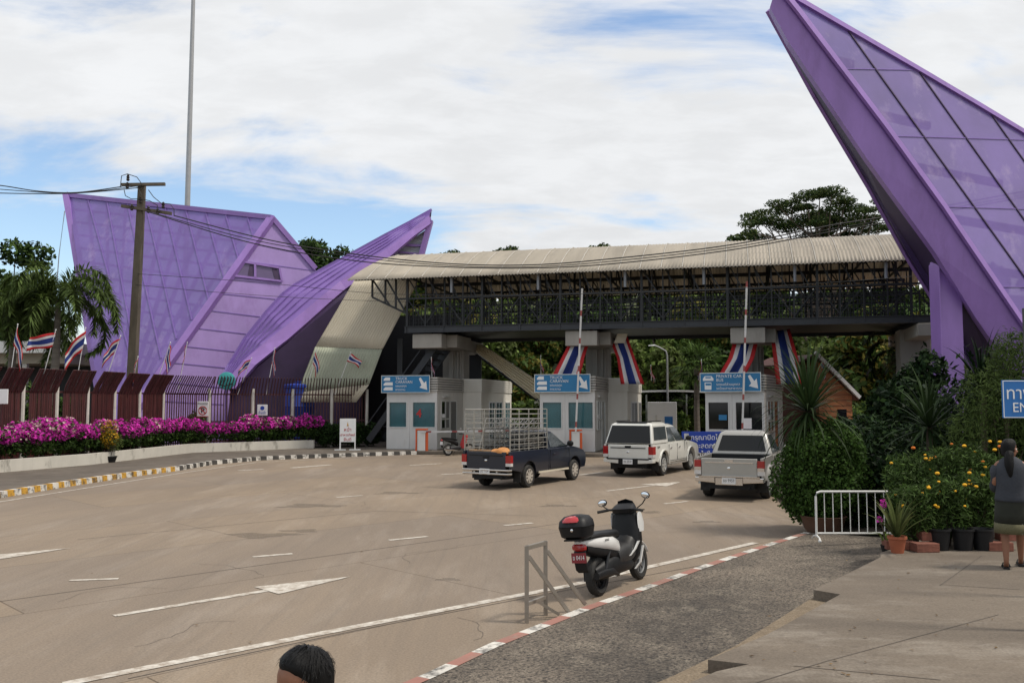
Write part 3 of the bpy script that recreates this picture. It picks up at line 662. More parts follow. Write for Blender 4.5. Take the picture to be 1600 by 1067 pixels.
lane_sign(2.0, 2.6, 'blue lane sign reading TRUCK CARAVAN on the leftmost toll booth', 'TRUCK', 'CARAVAN', ('รถบรรทุก', 'คาราวาน'), 'truck')
lane_sign(10.15, 2.75, 'blue lane sign reading TRUCK CARAVAN behind the raised barrier on the middle booth', 'TRUCK', 'CARAVAN', ('รถบรรทุก', 'คาราวาน'), 'truck')
sg3 = lane_sign(18.2, 2.8, 'blue lane sign reading PRIVATE CAR BUS on the booth beside the palm-like shrub', 'PRIVATE CAR', 'BUS', ('รถยนต์ส่วนบุคคล', 'รถโดยสารสาธารณะ'), 'car')
sg3.rotation_euler.z -= R(13)
# ---------------------------------------------------------------- boom barriers
def barrier(base, label, aim, L):
    t = thing('boom_barrier', label, 'barrier', base, 0, 'lane barriers')
    b = MB(); b.bx(-.2, .2, -.18, .18, 0, 1.02); b.build('cabinet', m_white, t, bevel=.03)
    b = MB(); b.bx(-.29, -.21, -.17, .17, 0, 1.1); b.bx(.21, .32, -.17, .17, 0, .95); b.bx(-.29, .32, -.19, .19, 1.03, 1.1); b.build('side_guard', m_orange, t, bevel=.01)
    d = Vector(aim).normalized(); b = MB(); s = Vector((0, -.24, .95)); k = int(L/.26)
    for i in range(k):
        b.cur = i % 5 == 1; b.bar(s+d*(i*L/k), s+d*((i+1)*L/k), .085, .05, up=(0, 1, 0))
    b.build('arm', [pm('grey_white_paint', (.55, .54, .53), .6, .1, 4), pm('faded_red_paint', (.26, .055, .05), .6, .2, 6)], t)
    return t
barrier(Vector((G(659, 704, .17).x, 45.0, .17)), 'barrier with lowered red and white arm beside the parked black motorcycle', W(1, 0, 0)-W(0, 0, 0)+Vector((0, 0, .02)), 6.2)
barrier(Vector((G(897, 705, .17).x, 43.6, .17)), 'barrier with arm raised upright in front of the middle booth', (.05, 0, 1), 7.0)
barrier(Vector((G(1163, 712, .17).x, 41.4, .17)), 'barrier with arm raised upright behind the silver pickup', (.40/6.6, .05, 1), 7.1)
# ---------------------------------------------------------------- cloth flags
def ribbon(name, label, le, re, Y0, Y1, cat='bunting', group='draped tricolour bunting on the columns'):
    n = len(le)-1
    def at(pts, t):
        x = t*n; i = min(int(x), n-1); f = x-i; return pts[i][0]*(1-f)+pts[i+1][0]*f, pts[i][1]*(1-f)+pts[i+1][1]*f
    b = MB(); nu, nv = 12, 14; vs = []
    for j in range(nv+1):
        t = j/nv; l, r = at(le, t), at(re, t); Y = Y0+(Y1-Y0)*t
        for i in range(nu+1):
            s = i/nu; vs.append(P(l[0]+(r[0]-l[0])*s, l[1]+(r[1]-l[1])*s, Y+.10*math.sin(s*9+t*3)-.25*math.sin(t*math.pi)))
    seq = (0, 0, 1, 1, 2, 2, 2, 2, 1, 1, 0, 0)
    for j in range(nv):
        for i in range(nu):
            b.cur = seq[i]; o = j*(nu+1)+i; b.add([vs[o], vs[o+1], vs[o+nu+2], vs[o+nu+1]], [(0, 1, 2, 3)])
    o = b.build(name, [m_flagr, m_flagw, m_flagb], smooth=True, solid=.01); tag(o, label, cat, group); return o
ribbon('tricolour_drape', 'red white and blue cloth drape hanging left of the middle column', [(898, 518), (882, 550), (860, 592)], [(927, 515), (914, 556), (905, 594)], 46.0, 45.2)
ribbon('tricolour_drape', 'red white and blue cloth drape right of the middle column under the pale-hooded floodlight', [(955, 536), (964, 560), (970, 600)], [(980, 524), (991, 556), (1007, 600)], 46.4, 45.6)
ribbon('tricolour_drape', 'red white and blue cloth drape hanging left of the right column', [(1150, 520), (1138, 560), (1118, 594)], [(1188, 520), (1178, 560), (1160, 596)], 44, 43.2)
ribbon('tricolour_drape', 'red white and blue cloth drape right of the right column above the spiky shrub', [(1204, 518), (1207, 548), (1213, 600)], [(1234, 514), (1245, 552), (1258, 600)], 44.4, 43.4)
def flag(px, py, base, w, h, seed, label, ang=25., drop=.6, Yf=None):
    """small flag: leaning pole from a base point up to pixel height, cloth hanging from its top"""
    base = Vector(base); top = P(px, py, base.y-.25); rg = random.Random(seed)
    t = thing('small_flag', label, 'flag', base, 0, 'small striped flags along the fence and booths')
    loc = top-base; b = MB(); b.tube([(0, 0, 0), loc*1.04], .016, 6); b.ball(loc*1.05, .03, 6, 4); b.build('pole', m_signw, t)
    d = loc.normalized(); sx = rg.choice((1, 1, -1)) if ang > 0 else -1; out = Vector((sx*math.cos(R(abs(ang))), -.25, -math.sin(R(abs(ang))))).normalized()
    vs = []; nu, nv = 12, 10; b = MB(); ph = rg.random()*6
    for j in range(nv+1):
        f = j/nv
        for i in range(nu+1):
            s = i/nu   # s across stripes (down the pole), f along the fly
            q = loc-d*(s*h)+out*(w*f*(1-.25*drop*s))+Vector((0, 0, -drop*w*f*f*.8))
            q += Vector((.05*math.sin(f*5+ph+s*2), .09*math.sin(f*8+ph+s*3)*f, .03*math.sin(s*4+f*6))); vs.append(q)
    seq = (0, 0, 1, 1, 2, 2, 2, 2, 1, 1, 0, 0)
    for j in range(nv):
        for i in range(nu):
            b.cur = seq[i]; o = j*(nu+1)+i; b.add([vs[o], vs[o+1], vs[o+nu+2], vs[o+nu+1]], [(0, 1, 2, 3)])
    b.build('cloth', [m_flagr, m_flagw, m_flagb], t, smooth=True, solid=.008)
    return t
# ================================================================ fence with bent-over bars
FA, FB = Vector((-19.4, 34, 0)), Vector((-7.7, 48, 0)); fd = (FB-FA).normalized(); fn_ = Vector((fd.y, -fd.x, 0))
FY = [(-200, 28.6), (-80, 31.4), (0, 33.5), (140, 37.3), (256, 43.0), (300, 45.3), (400, 47.4), (482, 48.7), (600, 50.0)]
def fence_at(px):
    Y = float(np.interp(px, [q[0] for q in FY], [q[1] for q in FY])); return Vector(((px-CX)/F*Y, Y, 0))
posts = [-66, -14, 37, 90, 138, 180, 219, 256, 328, 396, 458, 519, 574]
fen = thing('bent_bar_fence', 'tall maroon metal fence with bent-over bars and pale posts behind the flowers', 'fence', fence_at(300))
def bar_path(p):
    return [p+Vector((0, 0, .35)), p+Vector((0, 0, 2.95)), p+fn_*.16+Vector((0, 0, 3.3)), p+fn_*.52+Vector((0, 0, 3.88))]
for k, (x0, x1) in enumerate(zip(posts, posts[1:])):
    p, q = fence_at(x0), fence_at(x1); L = (q-p).length; fd = (q-p).normalized(); fn_ = Vector((fd.y, -fd.x, 0)); dense = k < 7; b = MB()
    g0, g1 = (.32, .06) if dense else (.12, .12); step = .085 if dense else .15; w = .07 if dense else .045
    m = max(2, int((L-g0-g1)/step))
    for i in range(m+1):
        pp = p+fd*(g0+(L-g0-g1)*i/m); path = [q + fd*random.gauss(0, .008) + fn_*random.gauss(0, .01) for q in bar_path(pp)]
        for a, c in zip(path, path[1:]): b.bar(a, c, w, .035, up=fn_)
    for z in (.6, 1.6, 3.0): b.bar(p+Vector((0, 0, z))-fn_*.04, q+Vector((0, 0, z))-fn_*.04, .06, .07)
    b.build('bar_panel', m_maroon, fen, world=True)
for x in posts:
    p = fence_at(x); b = MB(); b.tube([p-fn_*.02, p-fn_*.02+Vector((0, 0, 3.3))], .085, 8); b.build('post', m_postw, fen, world=True, smooth=True)
# planter wall
pw = thing('planter_wall', 'low white planter wall with dark stains in front of the flower hedge', 'wall', wb[2])
b = MB(); wl = wb[:5]+[G(490, 700, .16)]
for a, c in zip(wl, wl[1:]):
    d = (c-a).normalized(); nn = Vector((-d.y, d.x, 0))*.25; h = Vector((0, 0, .42)); z0 = Vector((0, 0, -.02))
    b.add([a+z0, c+z0, c+h, a+h, c+nn+h, a+nn+h, c+nn+z0, a+nn+z0], [(0, 1, 2, 3), (3, 2, 4, 5), (5, 4, 6, 7)])
b.build('wall_face', pm('planter_white', (.55, .52, .46), .8, .1, 1.5, dirt=((.11, .1, .08), 1.8, .55, .14, .8), streak=(1, 1, .4)), pw, world=True)
b = MB()
ground_strip = [(p, fence_at(px)) for p, px in zip(wb[:6], (-160, 0, 140, 300, 482, 600))]
for (a, a_), (c, c_) in zip(ground_strip, ground_strip[1:]):
    z = Vector((0, 0, .34)); b.quad(Vector((a.x, a.y, 0))+z+Vector((-.2, .16, 0)), Vector((c.x, c.y, 0))+z+Vector((-.2, .16, 0)), c_+z+Vector((-1, 1, 0)), a_+z+Vector((-1, 1, 0)))
struct(b.build('planter_soil', m_terrain, fix=False))
# ================================================================ big wing on the right
TIP = P(1203, 8, 33); 
def gp(px, Y): return P(px, 733 if Y < 36 else 719, Y)
FL = [P(1203, 12, 33), P(1232, 66, 33.2), P(1358, 253, 33.8), P(1461, 394, 34.4), P(1527, 500, 34.8), P(1690, 735, 35.6)]
FR = [P(1222, -14, 33), P(1245, 20, 33.1), P(1382, 200, 33.6), P(1471, 323, 34.2), P(1583, 488, 34.7), P(1752, 735, 35.4)]
BL = [P(1201, 16, 33.6), P(1274, 150, 35), P(1358, 291, 37), P(1414, 394, 38.4), P(1466, 478, 39.4), P(1605, 719, 40.5)]
RG = [P(1222, -14, 33), P(1245, 0, 33.6), P(1340, 52, 35), P(1435, 108, 37), P(1530, 163, 38.5), P(1640, 230, 40), P(1790, 318, 42), P(2000, 440, 44)]
RB = P(2000, 712, 44)
bw = thing('great_purple_wing', 'huge purple triangular wing leaning over the right end of the footbridge', 'roof wing', Vector((FR[-1].x, 36, 0)))
def onW(px, py):
    o = Vector((0, 0, CH)); n_ = (FR[-1]-FR[0]).cross(RG[-1]-FR[0]); d = ray(px, py); return o+d*((FR[0]-o).dot(n_)/d.dot(n_))
nW = (FR[-1]-FR[0]).cross(RG[-1]-FR[0]).normalized(); nW = nW if nW.y < 0 else -nW
edge = [(1245, 20), (1382, 200), (1471, 323), (1583, 488), (1752, 735)]
rp = [onW(1238, -4), onW(1340, 55), onW(1435, 110), onW(1530, 166), onW(1640, 232), onW(1790, 322), onW(2000, 446), onW(2150, 735)]
b = MB(); b.quad(*([onW(x, y) for x, y in edge]+rp[::-1])); b.build('wing_sheet', pm('purple_screen', (.17, .108, .355), .62, .2, .35, dirt=((.40, .31, .52), .55, .55, .14, .5), alpha=.84), bw, world=True, fix=False, tri=True)
b = MB()
for (x0, y0, x1, y1) in [(1321, 44, 1720, 600), (1435, 112, 1860, 710), (1545, 175, 1960, 760)]: b.bar(onW(x0, y0)+nW*.02, onW(x1, y1)+nW*.02, .06, .05, up=nW)
b.build('long_seam', m_purple_dk, bw, world=True)
b = MB()
for (x0, y0, x1, y1) in [(1318, 108, 1425, 110), (1393, 213, 1700, 222), (1471, 323, 1800, 333), (1552, 448, 1900, 452)]: b.bar(onW(x0, y0)+nW*.015, onW(x1, y1)+nW*.015, .035, .03, up=nW)
b.build('cross_seam', m_purple, bw, world=True)
b = MB()   # frame behind the screen
for i in range(1, 9):
    t = i/9; b.bar(lerp(FR[0], FR[-1], t)-nW*.6, lerp(FR[0], onW(2150, 735), t)-nW*.6, .2, .3)
b.build('inner_frame', m_purple_dk, bw, world=True)
b = MB()
fr_ = [onW(1213, -20)]+[onW(x, y) for x, y in edge]; fl_ = FL
dk = Vector((.1, .5, 0))
for i in range(len(fl_)-1):
    b.quad(fl_[i], fl_[i+1], fr_[i+1], fr_[i]); b.quad(fl_[i], fl_[i]+dk, fl_[i+1]+dk, fl_[i+1])
b.quad(fl_[0], fr_[0], fr_[0]+dk, fl_[0]+dk)
b.build('wing_beam', m_purple_trim, bw, world=True, fix=False)
b = MB()
for p, q in zip(fr_, fr_[1:]): b.bar(p+nW*.1, q+nW*.1, .26, .12, up=nW)
for p, q in zip(rp, rp[1:-1]): b.bar(p, q, .22, .2, up=nW)
for p, q in zip(BL, BL[1:]): b.bar(p, q, .16, .25)
b.build('edge_flange', m_purple_trim, bw, world=True)
b = MB()
for i in range(len(fl_)-1): b.quad(fl_[i]+dk, BL[i], BL[i+1], fl_[i+1]+dk)
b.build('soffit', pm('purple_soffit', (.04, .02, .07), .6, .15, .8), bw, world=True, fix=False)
b = MB(); e = onW(2150, 735)
b.quad(BL[0], BL[-1], e+Vector((0, 6, 0)), rp[-2]+Vector((0, 1, 0))); b.quad(rp[0], rp[-2], rp[-2]+Vector((0, 1, 0)), BL[0]); b.build('rear_sheet', m_purple_thin, bw, world=True, fix=False)
pst = Vector((P(1487.5, 600, 35.2).x, 35.2, 0)); b = MB(); b.bx(pst.x-.44, pst.x+.44, 35.05, 35.8, 0, 8.2); b.bx(pst.x-.47, pst.x-.40, 35.0, 35.85, 0, 8.1); b.build('support_post', m_purple_trim, bw, world=True, bevel=.02)
# ================================================================ background buildings
lb = thing('low_building', 'long low building with a white roof edge behind the foxtail palms', 'building', (-46, 58, 0))
b = MB(); b.bx(-14, 17.2, -.6, 7, 5.75, 6.5); b.build('roof_edge', m_white, lb)
b = MB(); b.bx(-14, 17.1, .4, 6.9, 5.1, 5.75); b.build('beam', pm('beige_wall', (.36, .32, .25), .8, .1, 1), lb)
b = MB()
for x in range(-13, 17, 3): b.bx(x, x+.3, .5, .8, 0, 5.1)
b.build('column', m_boothgrey, lb)
b = MB(); b.bx(-14, 17, 5.5, 5.8, 0, 5.1); b.build('rear_wall', m_steel, lb)
hut = thing('wooden_hut', 'small orange timber hut with a white-edged gable roof beyond the spiky shrub', 'hut', (P(1286, 690, 50).x, 50, 0), R(18))
def hutpt(x, y, z): return (x, y, z)
b = MB(); b.prism([(-.2, 0, 0), (2.0, 0, 0), (2.0, 0, 3.0), (.6, 0, 4.4), (-.2, 0, 4.9)], (0, 4, 0)); b.build('timber_wall', m_wood, hut)
b = MB()
for i in range(16): b.bar((-.2, -.01, .3*i), (2.0 if i < 10 else max(2.0-(i-10)*.35, 0), -.01, .3*i), .02, .015)
b.build('board_joint', m_bark, hut)
b = MB(); b.bar((-.5, -.15, 5.35), (2.4, -.15, 2.85), .14, .2); b.build('barge_board', m_signw, hut)
b = MB(); b.prism([(-1.75, -.1, 4.71), (-.5, -.1, 5.25), (2.38, -.1, 2.76), (2.34, -.1, 2.68), (-.5, -.1, 5.1), (-1.75, -.1, 4.6)], (0, 4.3, 0)); b.build('roof', pm('dark_red_roof', (.08, .022, .018), .7, .2, 2), hut)
b = MB(); b.bx(-1.65, -.21, .3, 3.9, 0, 4.55); b.build('side_wall', pm('dark_red_wall', (.10, .028, .02), .8, .2, 2), hut)
b = MB(); b.bx(1.0, 1.6, -.03, .0, 1.3, 2.2); b.build('window', m_darkglass, hut)
wbth = thing('ticket_kiosk', 'small white kiosk with a blue notice under a white awning beyond the middle booth', 'kiosk', (P(1035, 690, 56).x, 56, 0), R(-10))
b = MB(); b.bx(-.9, .9, 0, 2, 0, 2.6); b.build('wall', m_signw, wbth, bevel=.02)
b = MB(); b.bx(.15, .65, -.02, 0, .9, 1.7); b.build('notice', m_blue, wbth)
b = MB(); b.tube([(-.35, -.12, 0), (-.35, -.12, 1.8)], .06); b.build('pipe', m_alu, wbth)
aw = thing('white_awning', 'low white curved awning roof beyond the toll lane', 'awning', (P(1040, 690, 60).x, 60, 0))
b = MB()
b.grid(lambda s, t: (-1.6+6.4*s, 6*t, 3.3-.25*s+.15*math.sin(s*3)), 10, 3); b.build('roof', m_signw, aw, solid=.12)
b = MB()
for x in (-1.2, 1.5, 4.2): b.tube([(x, .4, 0), (x, .4, 3.1)], .06)
b.build('leg', m_alu, aw)
# ================================================================ street furniture in the distance
sl = thing('street_lamp', 'grey street lamp with a curved arm against the green slope', 'street lamp', (P(1044, 690, 60).x, 60, 0))
b = MB(); b.tube([(0, 0, 0), (0, 0, 5.7), (-.08, 0, 6.0), (-.5, 0, 6.25), (-.85, 0, 6.4)], [.09, .06, .055, .05, .05], 8); b.build('pole', m_galv, sl, smooth=True)
b = MB(); b.loft([[(-.75-.1+x, y*w, 6.4-.02*i+z*w) for y, z in ((-.12, -.03), (.12, -.03), (.1, .06), (-.1, .06))] for i, (x, w) in enumerate(((0.05, .6), (-.1, 1), (-.4, .7)))]); b.build('lamp_head', m_signw, sl)
fl = thing('floodlight', 'square floodlight box with a pale hood on the middle column', 'floodlight', P(968, 530, 46.0))
b = MB(); b.loft([[(-.3, -.1, -.2), (.25, -.1, -.2), (.25, .25, -.2), (-.3, .25, -.2)], [(-.1, -.1, .28), (.42, -.1, .28), (.42, .25, .28), (-.1, .25, .28)]]); b.build('housing', m_tan, fl)
b = MB(); b.bar((0, .25, 0), (-.4, 1.2, .1), .08); b.build('bracket', m_steel, fl)
# utility pole
UPY = 43.0; pt, pb = P(222, 290, UPY), Vector((P(208, 600, UPY).x-.15, UPY, 0))
up_ = thing('utility_pole', 'weathered utility pole with two crossarms and insulators rising behind the fence', 'utility pole', pb)
b = MB(); b.loft([[lerp(pb, pt, t)+Vector((w*x, w*y, 0)) for x, y in ((-1, -1), (1, -1), (1, 1), (-1, 1))] for t, w in ((0, .21), (.5, .185), (1, .15))]); b.build('pole', m_oldwood, up_, world=True, bevel=.02)
for (x0, y0, x1, y1) in ((190, 289, 258, 288), (190, 322, 268, 334)):
    b = MB(); b.bar(P(x0, y0, UPY-.25), P(x1, y1, UPY-.1), .16, .14); ca = b.build('crossarm', m_oldwood, up_, world=True)
ins = MB
for x, y in ((200, 278), (199, 290), (219, 313), (255, 321), (206, 324), (232, 328), (246, 331)):
    b = MB(); p = P(x, y, UPY-.3); b.lathe([(0, -.16), (.05, -.16), (.09, -.08), (.05, -.03), (.09, .03), (.05, .07), (.07, .12), (0, .18)], p, 8); b.build('insulator', pm('insulator', (.03, .022, .02), .3, .2, 4), up_, world=True, smooth=True)
b = MB()
for pts in ([(188, 293), (190, 275), (199, 272), (214, 277), (222, 288)], [(194, 297), (196, 306), (205, 311), (219, 311), (234, 314), (246, 321), (247, 330)], [(232, 297), (240, 308), (252, 318), (266, 319), (272, 327), (272, 338)], [(214, 292), (222, 306)]):
    b.tube([P(x, y, UPY-.35) for x, y in pts], .02, 5)
b.build('jumper_cable', m_cable, up_, world=True)
def wire(pts, Ys, r, label):
    n = len(pts); q = []
    P3 = [P(x, y, Y) for (x, y), Y in zip(pts, Ys)]
    for i in range(n-1):
        p0, p1, p2, p3 = P3[max(i-1, 0)], P3[i], P3[i+1], P3[min(i+2, n-1)]
        for k in range(8):
            t = k/8; q.append(.5*((2*p1)+(p2-p0)*t+(2*p0-5*p1+4*p2-p3)*t*t+(3*p1-p0-3*p2+p3)*t**3))
    q.append(P3[-1]); b = MB(); b.tube(q, r, 5); o = b.build('overhead_wire', m_cable, smooth=True, fix=False); return tag(o, label, 'wire', 'overhead wires')
wire([(-80, 282), (0, 290), (60, 299), (120, 301), (190, 292)], [41.5, 41.8, 42, 42.4, 42.7], .026, 'overhead wire leaving the pole to the left, upper one')
wire([(-80, 290), (0, 296), (90, 302), (150, 299), (222, 290)], [41.5, 41.8, 42, 42.4, 42.7], .02, 'overhead wire leaving the pole to the left, middle one')
wire([(-80, 299), (0, 302), (90, 303), (150, 300), (222, 293)], [41.3, 41.6, 42, 42.4, 42.7], .024, 'overhead wire leaving the pole to the left, lower one')
wire([(272, 337), (420, 375), (560, 398), (700, 412), (830, 414), (960, 404), (1140, 383), (1300, 352), (1400, 336), (1640, 292)], [42.6, 42.3, 42, 41.4, 40.6, 39.4, 39.2, 39, 38.9, 38.5], .028, 'overhead wire sagging across the footbridge roof, topmost of the three')
wire([(240, 333), (400, 376), (560, 402), (700, 415), (830, 417), (960, 408), (1140, 387), (1300, 358), (1400, 341), (1640, 297)], [42.6, 42.3, 42, 41.4, 40.6, 39.4, 39.2, 39, 38.9, 38.5], .02, 'overhead wire sagging across the footbridge roof, middle of the three')
wire([(228, 330), (390, 379), (550, 407), (690, 417), (830, 419), (960, 412), (1140, 391), (1300, 362), (1400, 345), (1640, 301)], [42.6, 42.3, 42, 41.4, 40.6, 39.4, 39.2, 39, 38.9, 38.5], .026, 'overhead wire sagging across the footbridge roof, lowest of the three')
wire([(215, 428), (400, 441), (600, 459), (800, 461), (1000, 457), (1200, 448), (1480, 428)], [42.8, 42.2, 41.6, 41, 40.5, 40, 39], .012, 'thin pale wire crossing in front of the truss')
wire([(212, 445), (330, 456), (480, 466), (640, 472)], [42.8, 43.5, 44.5, 46.5], .012, 'thin service wire from the pole to the stair enclosure')
mast = thing('light_mast', 'very tall slender grey mast rising behind the purple building', 'mast', Vector((P(291, 325, 82).x, 82, 0)))
mb_, mt_ = Vector((P(289, 420, 82).x, 82, 0)), P(306, -140, 82)
b = MB(); b.tube([mb_, lerp(mb_, P(302, 0, 82), .5), P(302, 0, 82), mt_], [.29, .25, .18, .15], 12); b.build('shaft', m_galv, mast, world=True, smooth=True)
b = MB(); b.lathe([(0, 0), (.55, 0), (.55, .3), (0, .4)], mb_, 12); b.build('base', m_conc, mast, world=True)
rod = thing('lightning_rod', 'thin leaning rod beside the left edge of the purple building', 'rod', Vector((P(93, 395, 60).x-.5, 60, 0)))
b = MB(); b.tube([(0, 0, 0), P(92, 400, 60)-rod.location, P(101, 330, 60)-rod.location], .03, 6); b.build('rod', m_galv, rod)
b = MB(); b.lathe([(0, 0), (.2, 0), (.15, .3), (0, .35)], (0, 0, 0), 10); b.build('base', m_conc, rod)
tank = thing('blue_water_tank', 'blue plastic drum standing behind the open fence bars', 'tank', Vector((P(467, 660, 51.2).x, 51.2, 0)))
b = MB(); b.lathe([(0, 0), (.78, 0), (.8, .1), (.8, 1), (.84, 1.05), (.8, 1.1), (.82, 2.3), (.86, 2.36), (.82, 2.42), (.82, 3.35), (.88, 3.4), (.88, 3.55), (.8, 3.6), (0, 3.7)], n=24); b.build('drum', m_tank, tank, smooth=True)
b = MB(); b.lathe([(0, 3.7), (.25, 3.7), (.25, 3.78), (0, 3.8)], n=16); b.build('lid', m_tank, tank)
# ================================================================ signs
def board(name, label, px0, py0, px1, py1, Y, par=None):
    a, c = P(px0, py1, Y), P(px1, py0, Y); w, h = c.x-a.x, c.z-a.z
    t = thing(name, label, 'sign', Vector(((a.x+c.x)/2, Y, 0))); return t, w, h, a.z
Yp = fence_at(317).y-1.0
t, w, h, z = board('no_parking_sign', 'white no parking sign with a struck-out P on the fence post', 308, 627, 326, 651, Yp)
b = MB(); b.bx(-w/2, w/2, -.02, .02, z, z+h); b.build('plate', m_signw, t, bevel=.01)
b = MB(); 
for k in range(24):
    a0, a1_ = 2*math.pi*k/24, 2*math.pi*(k+1)/24; r = w*.36; cz = z+h*.40
    b.bar((r*math.cos(a0), -.03, cz+r*math.sin(a0)), (r*math.cos(a1_), -.03, cz+r*math.sin(a1_)), .012, .045)
b.bar((-w*.26, -.03, z+h*.4+w*.26), (w*.26, -.03, z+h*.4-w*.26), .012, .045); b.build('ring', m_red, t)
text('letter', 'P', m_black, t.location+Vector((0, -.027, z+h*.4)), (1, 0, 0), (0, 0, 1), w*.62, t, bold=.012)
text('thai_lettering', 'ห้ามจอดรถ', m_black, t.location+Vector((0, -.027, z+h*.86)), (1, 0, 0), (0, 0, 1), .13, t, width=w*.85)
b = MB(); b.bx(-w/2-.01, w/2+.01, -.035, -.021, z, z+.03); b.build('lower_edge', m_red, t)
b = MB(); b.bar((w*.4, .06, 0), (w*.4, .06, z+h), .06); b.build('post', m_galv, t)
Yp = fence_at(410).y-.5
t, w, h, z = board('notice_sign', 'small white notice board with a blue emblem on the fence', 402, 632, 418, 649, Yp)
b = MB(); b.bx(-w/2, w/2, -.02, .02, z, z+h); b.build('plate', m_signw, t, bevel=.01)
b = MB(); b.lathe([(0, -.03), (.11, -.03), (.11, -.02)], (0, 0, z+h*.68), 14, 'Y'); b.build('emblem', m_deepblue, t)
text('thai_lettering', 'ห้ามเข้า', m_deepblue, t.location+Vector((0, -.025, z+h*.25)), (1, 0, 0), (0, 0, 1), .2, t, width=w*.7)
b = MB(); b.bar((0, .06, 0), (0, .06, z+h*.9), .05); b.build('post', m_galv, t)
Yp = fence_at(5).y-1.2
t, w, h, z = board('blank_sign', 'plain white square sign on a thin brown post at the left edge', -10, 608, 13, 631, Yp)
b = MB(); b.bx(-w/2, w/2, -.02, .02, z, z+h); b.build('plate', m_signw, t, bevel=.01)
b = MB(); b.bar((.02, .05, 0), (.02, .05, z+h*.9), .06); b.build('post', m_maroon, t)
# standing notice frame on the pavement
base = G(543, 703.5, .16)
t = thing('standing_notice', 'white standing notice board with maroon Thai words on the pavement corner', 'notice board', base, R(6))
b = MB()
for x in (-.37, .37): b.bar((x, 0, .05), (x, 0, 1.58), .06); b.bar((x-.12, -.22, .035), (x-.12, .22, .035), .05) if 0 else b.bar((x-.28, 0, .035), (x+.28, 0, .035), .07, .05)
b.build('stand', m_signw, t)
b = MB(); b.bx(-.4, .4, -.035, -.005, .42, 1.6); b.build('board', m_signw, t, bevel=.01)
X = Vector((math.cos(R(6)), math.sin(R(6)), 0)); nn = Vector((math.sin(R(6)), -math.cos(R(6)), 0))*.04
b = MB(); b.prism([(-.05, -.04, 1.22), (.05, -.04, 1.22), (.02, -.04, 1.34), (0, -.04, 1.46), (-.02, -.04, 1.34)], (0, .004, 0)); b.build('emblem', m_yel, t)
for s, z, h, m in (('หน้า', 1.04, .24, m_red), ('อาหารทิพย์', .78, .17, m_red), ('ยินดี', .55, .22, m_red)):
    text('thai_lettering', s, m, base+nn+Vector((0, 0, z)), X, (0, 0, 1), h, t)
# deep blue banner in front of the right booth
a, c = P(1078, 707, 39.5), P(1136, 674, 39.5)
t = thing('blue_banner', 'deep blue roadside banner with white Thai writing behind the pickups', 'banner', Vector(((a.x+c.x)/2, 39.5, 0)))
w = c.x-a.x+.7; h = c.z-a.z; b = MB(); b.bx(-w/2, w/2, -.03, .03, a.z, c.z); b.build('panel', m_deepblue, t, bevel=.01)
b = MB(); b.bx(-w/2+.1, -w/2+.3, -.045, -.032, c.z-.42, c.z-.08); b.build('emblem', pm('grey_print', (.5, .5, .5), .5, .2, 12), t)
for i, s in enumerate(('กรุณาปิดไฟหน้า', 'และลดกระจกลง', 'เปิดไฟในรถ')):
    text('thai_lettering', s, m_signw, t.location+Vector((-w/2+.38, -.036, c.z-.27-i*.36)), (1, 0, 0), (0, 0, 1), .3, t, 'LEFT')
b = MB()
for x in (-w/2+.1, w/2-.1): b.bar((x, .06, 0), (x, .06, c.z), .06)
b.build('leg', m_galv, t)
# entrance sign and steel post at the right edge
PY = 8.6; px_ = P(1614, 760, PY).x
t = thing('steel_post', 'slim grey steel post standing on the pavement at the right edge', 'post', (px_, PY, PZ))
b = MB(); b.tube([(0, 0, 0), (0, 0, 3.05)], .036, 10); b.build('shaft', pm('dark_grey_post', (.05, .05, .052), .5, .15, 4), t, smooth=True)
b = MB(); b.lathe([(0, 0), (.11, 0), (.11, .02), (0, .02)], n=12); b.build('foot_plate', m_galv, t)
a, c = P(1567, 653, 10.0), P(1700, 594, 10.0); w, h = c.x-a.x, c.z-a.z
t = thing('entrance_sign', 'blue entrance sign with white Thai and English lettering cut by the steel post', 'sign', (a.x, 10, 0))
b = MB(); b.bx(0, w, -.012, .012, a.z, c.z); b.build('plate', m_blue, t, bevel=.004)
b = MB(); frame(b, .012, w-.012, a.z+.012, c.z-.012, -.012, .008, .003); b.build('rim', m_signw, t)
text('thai_lettering', 'ทางไปด่าน', m_signw, t.location+Vector((.03, -.016, a.z+h*.64)), (1, 0, 0), (0, 0, 1), .19, t, 'LEFT', ext=.001)
text('lettering', 'ENTRANCE', m_signw, t.location+Vector((.1, -.016, a.z+h*.27)), (1, 0, 0), (0, 0, 1), .15, t, 'LEFT', ext=.001)
b = MB(); b.bar((w*.5, .04, 0.45), (w*.5, .04, c.z), .05); b.build('post', m_galv, t)
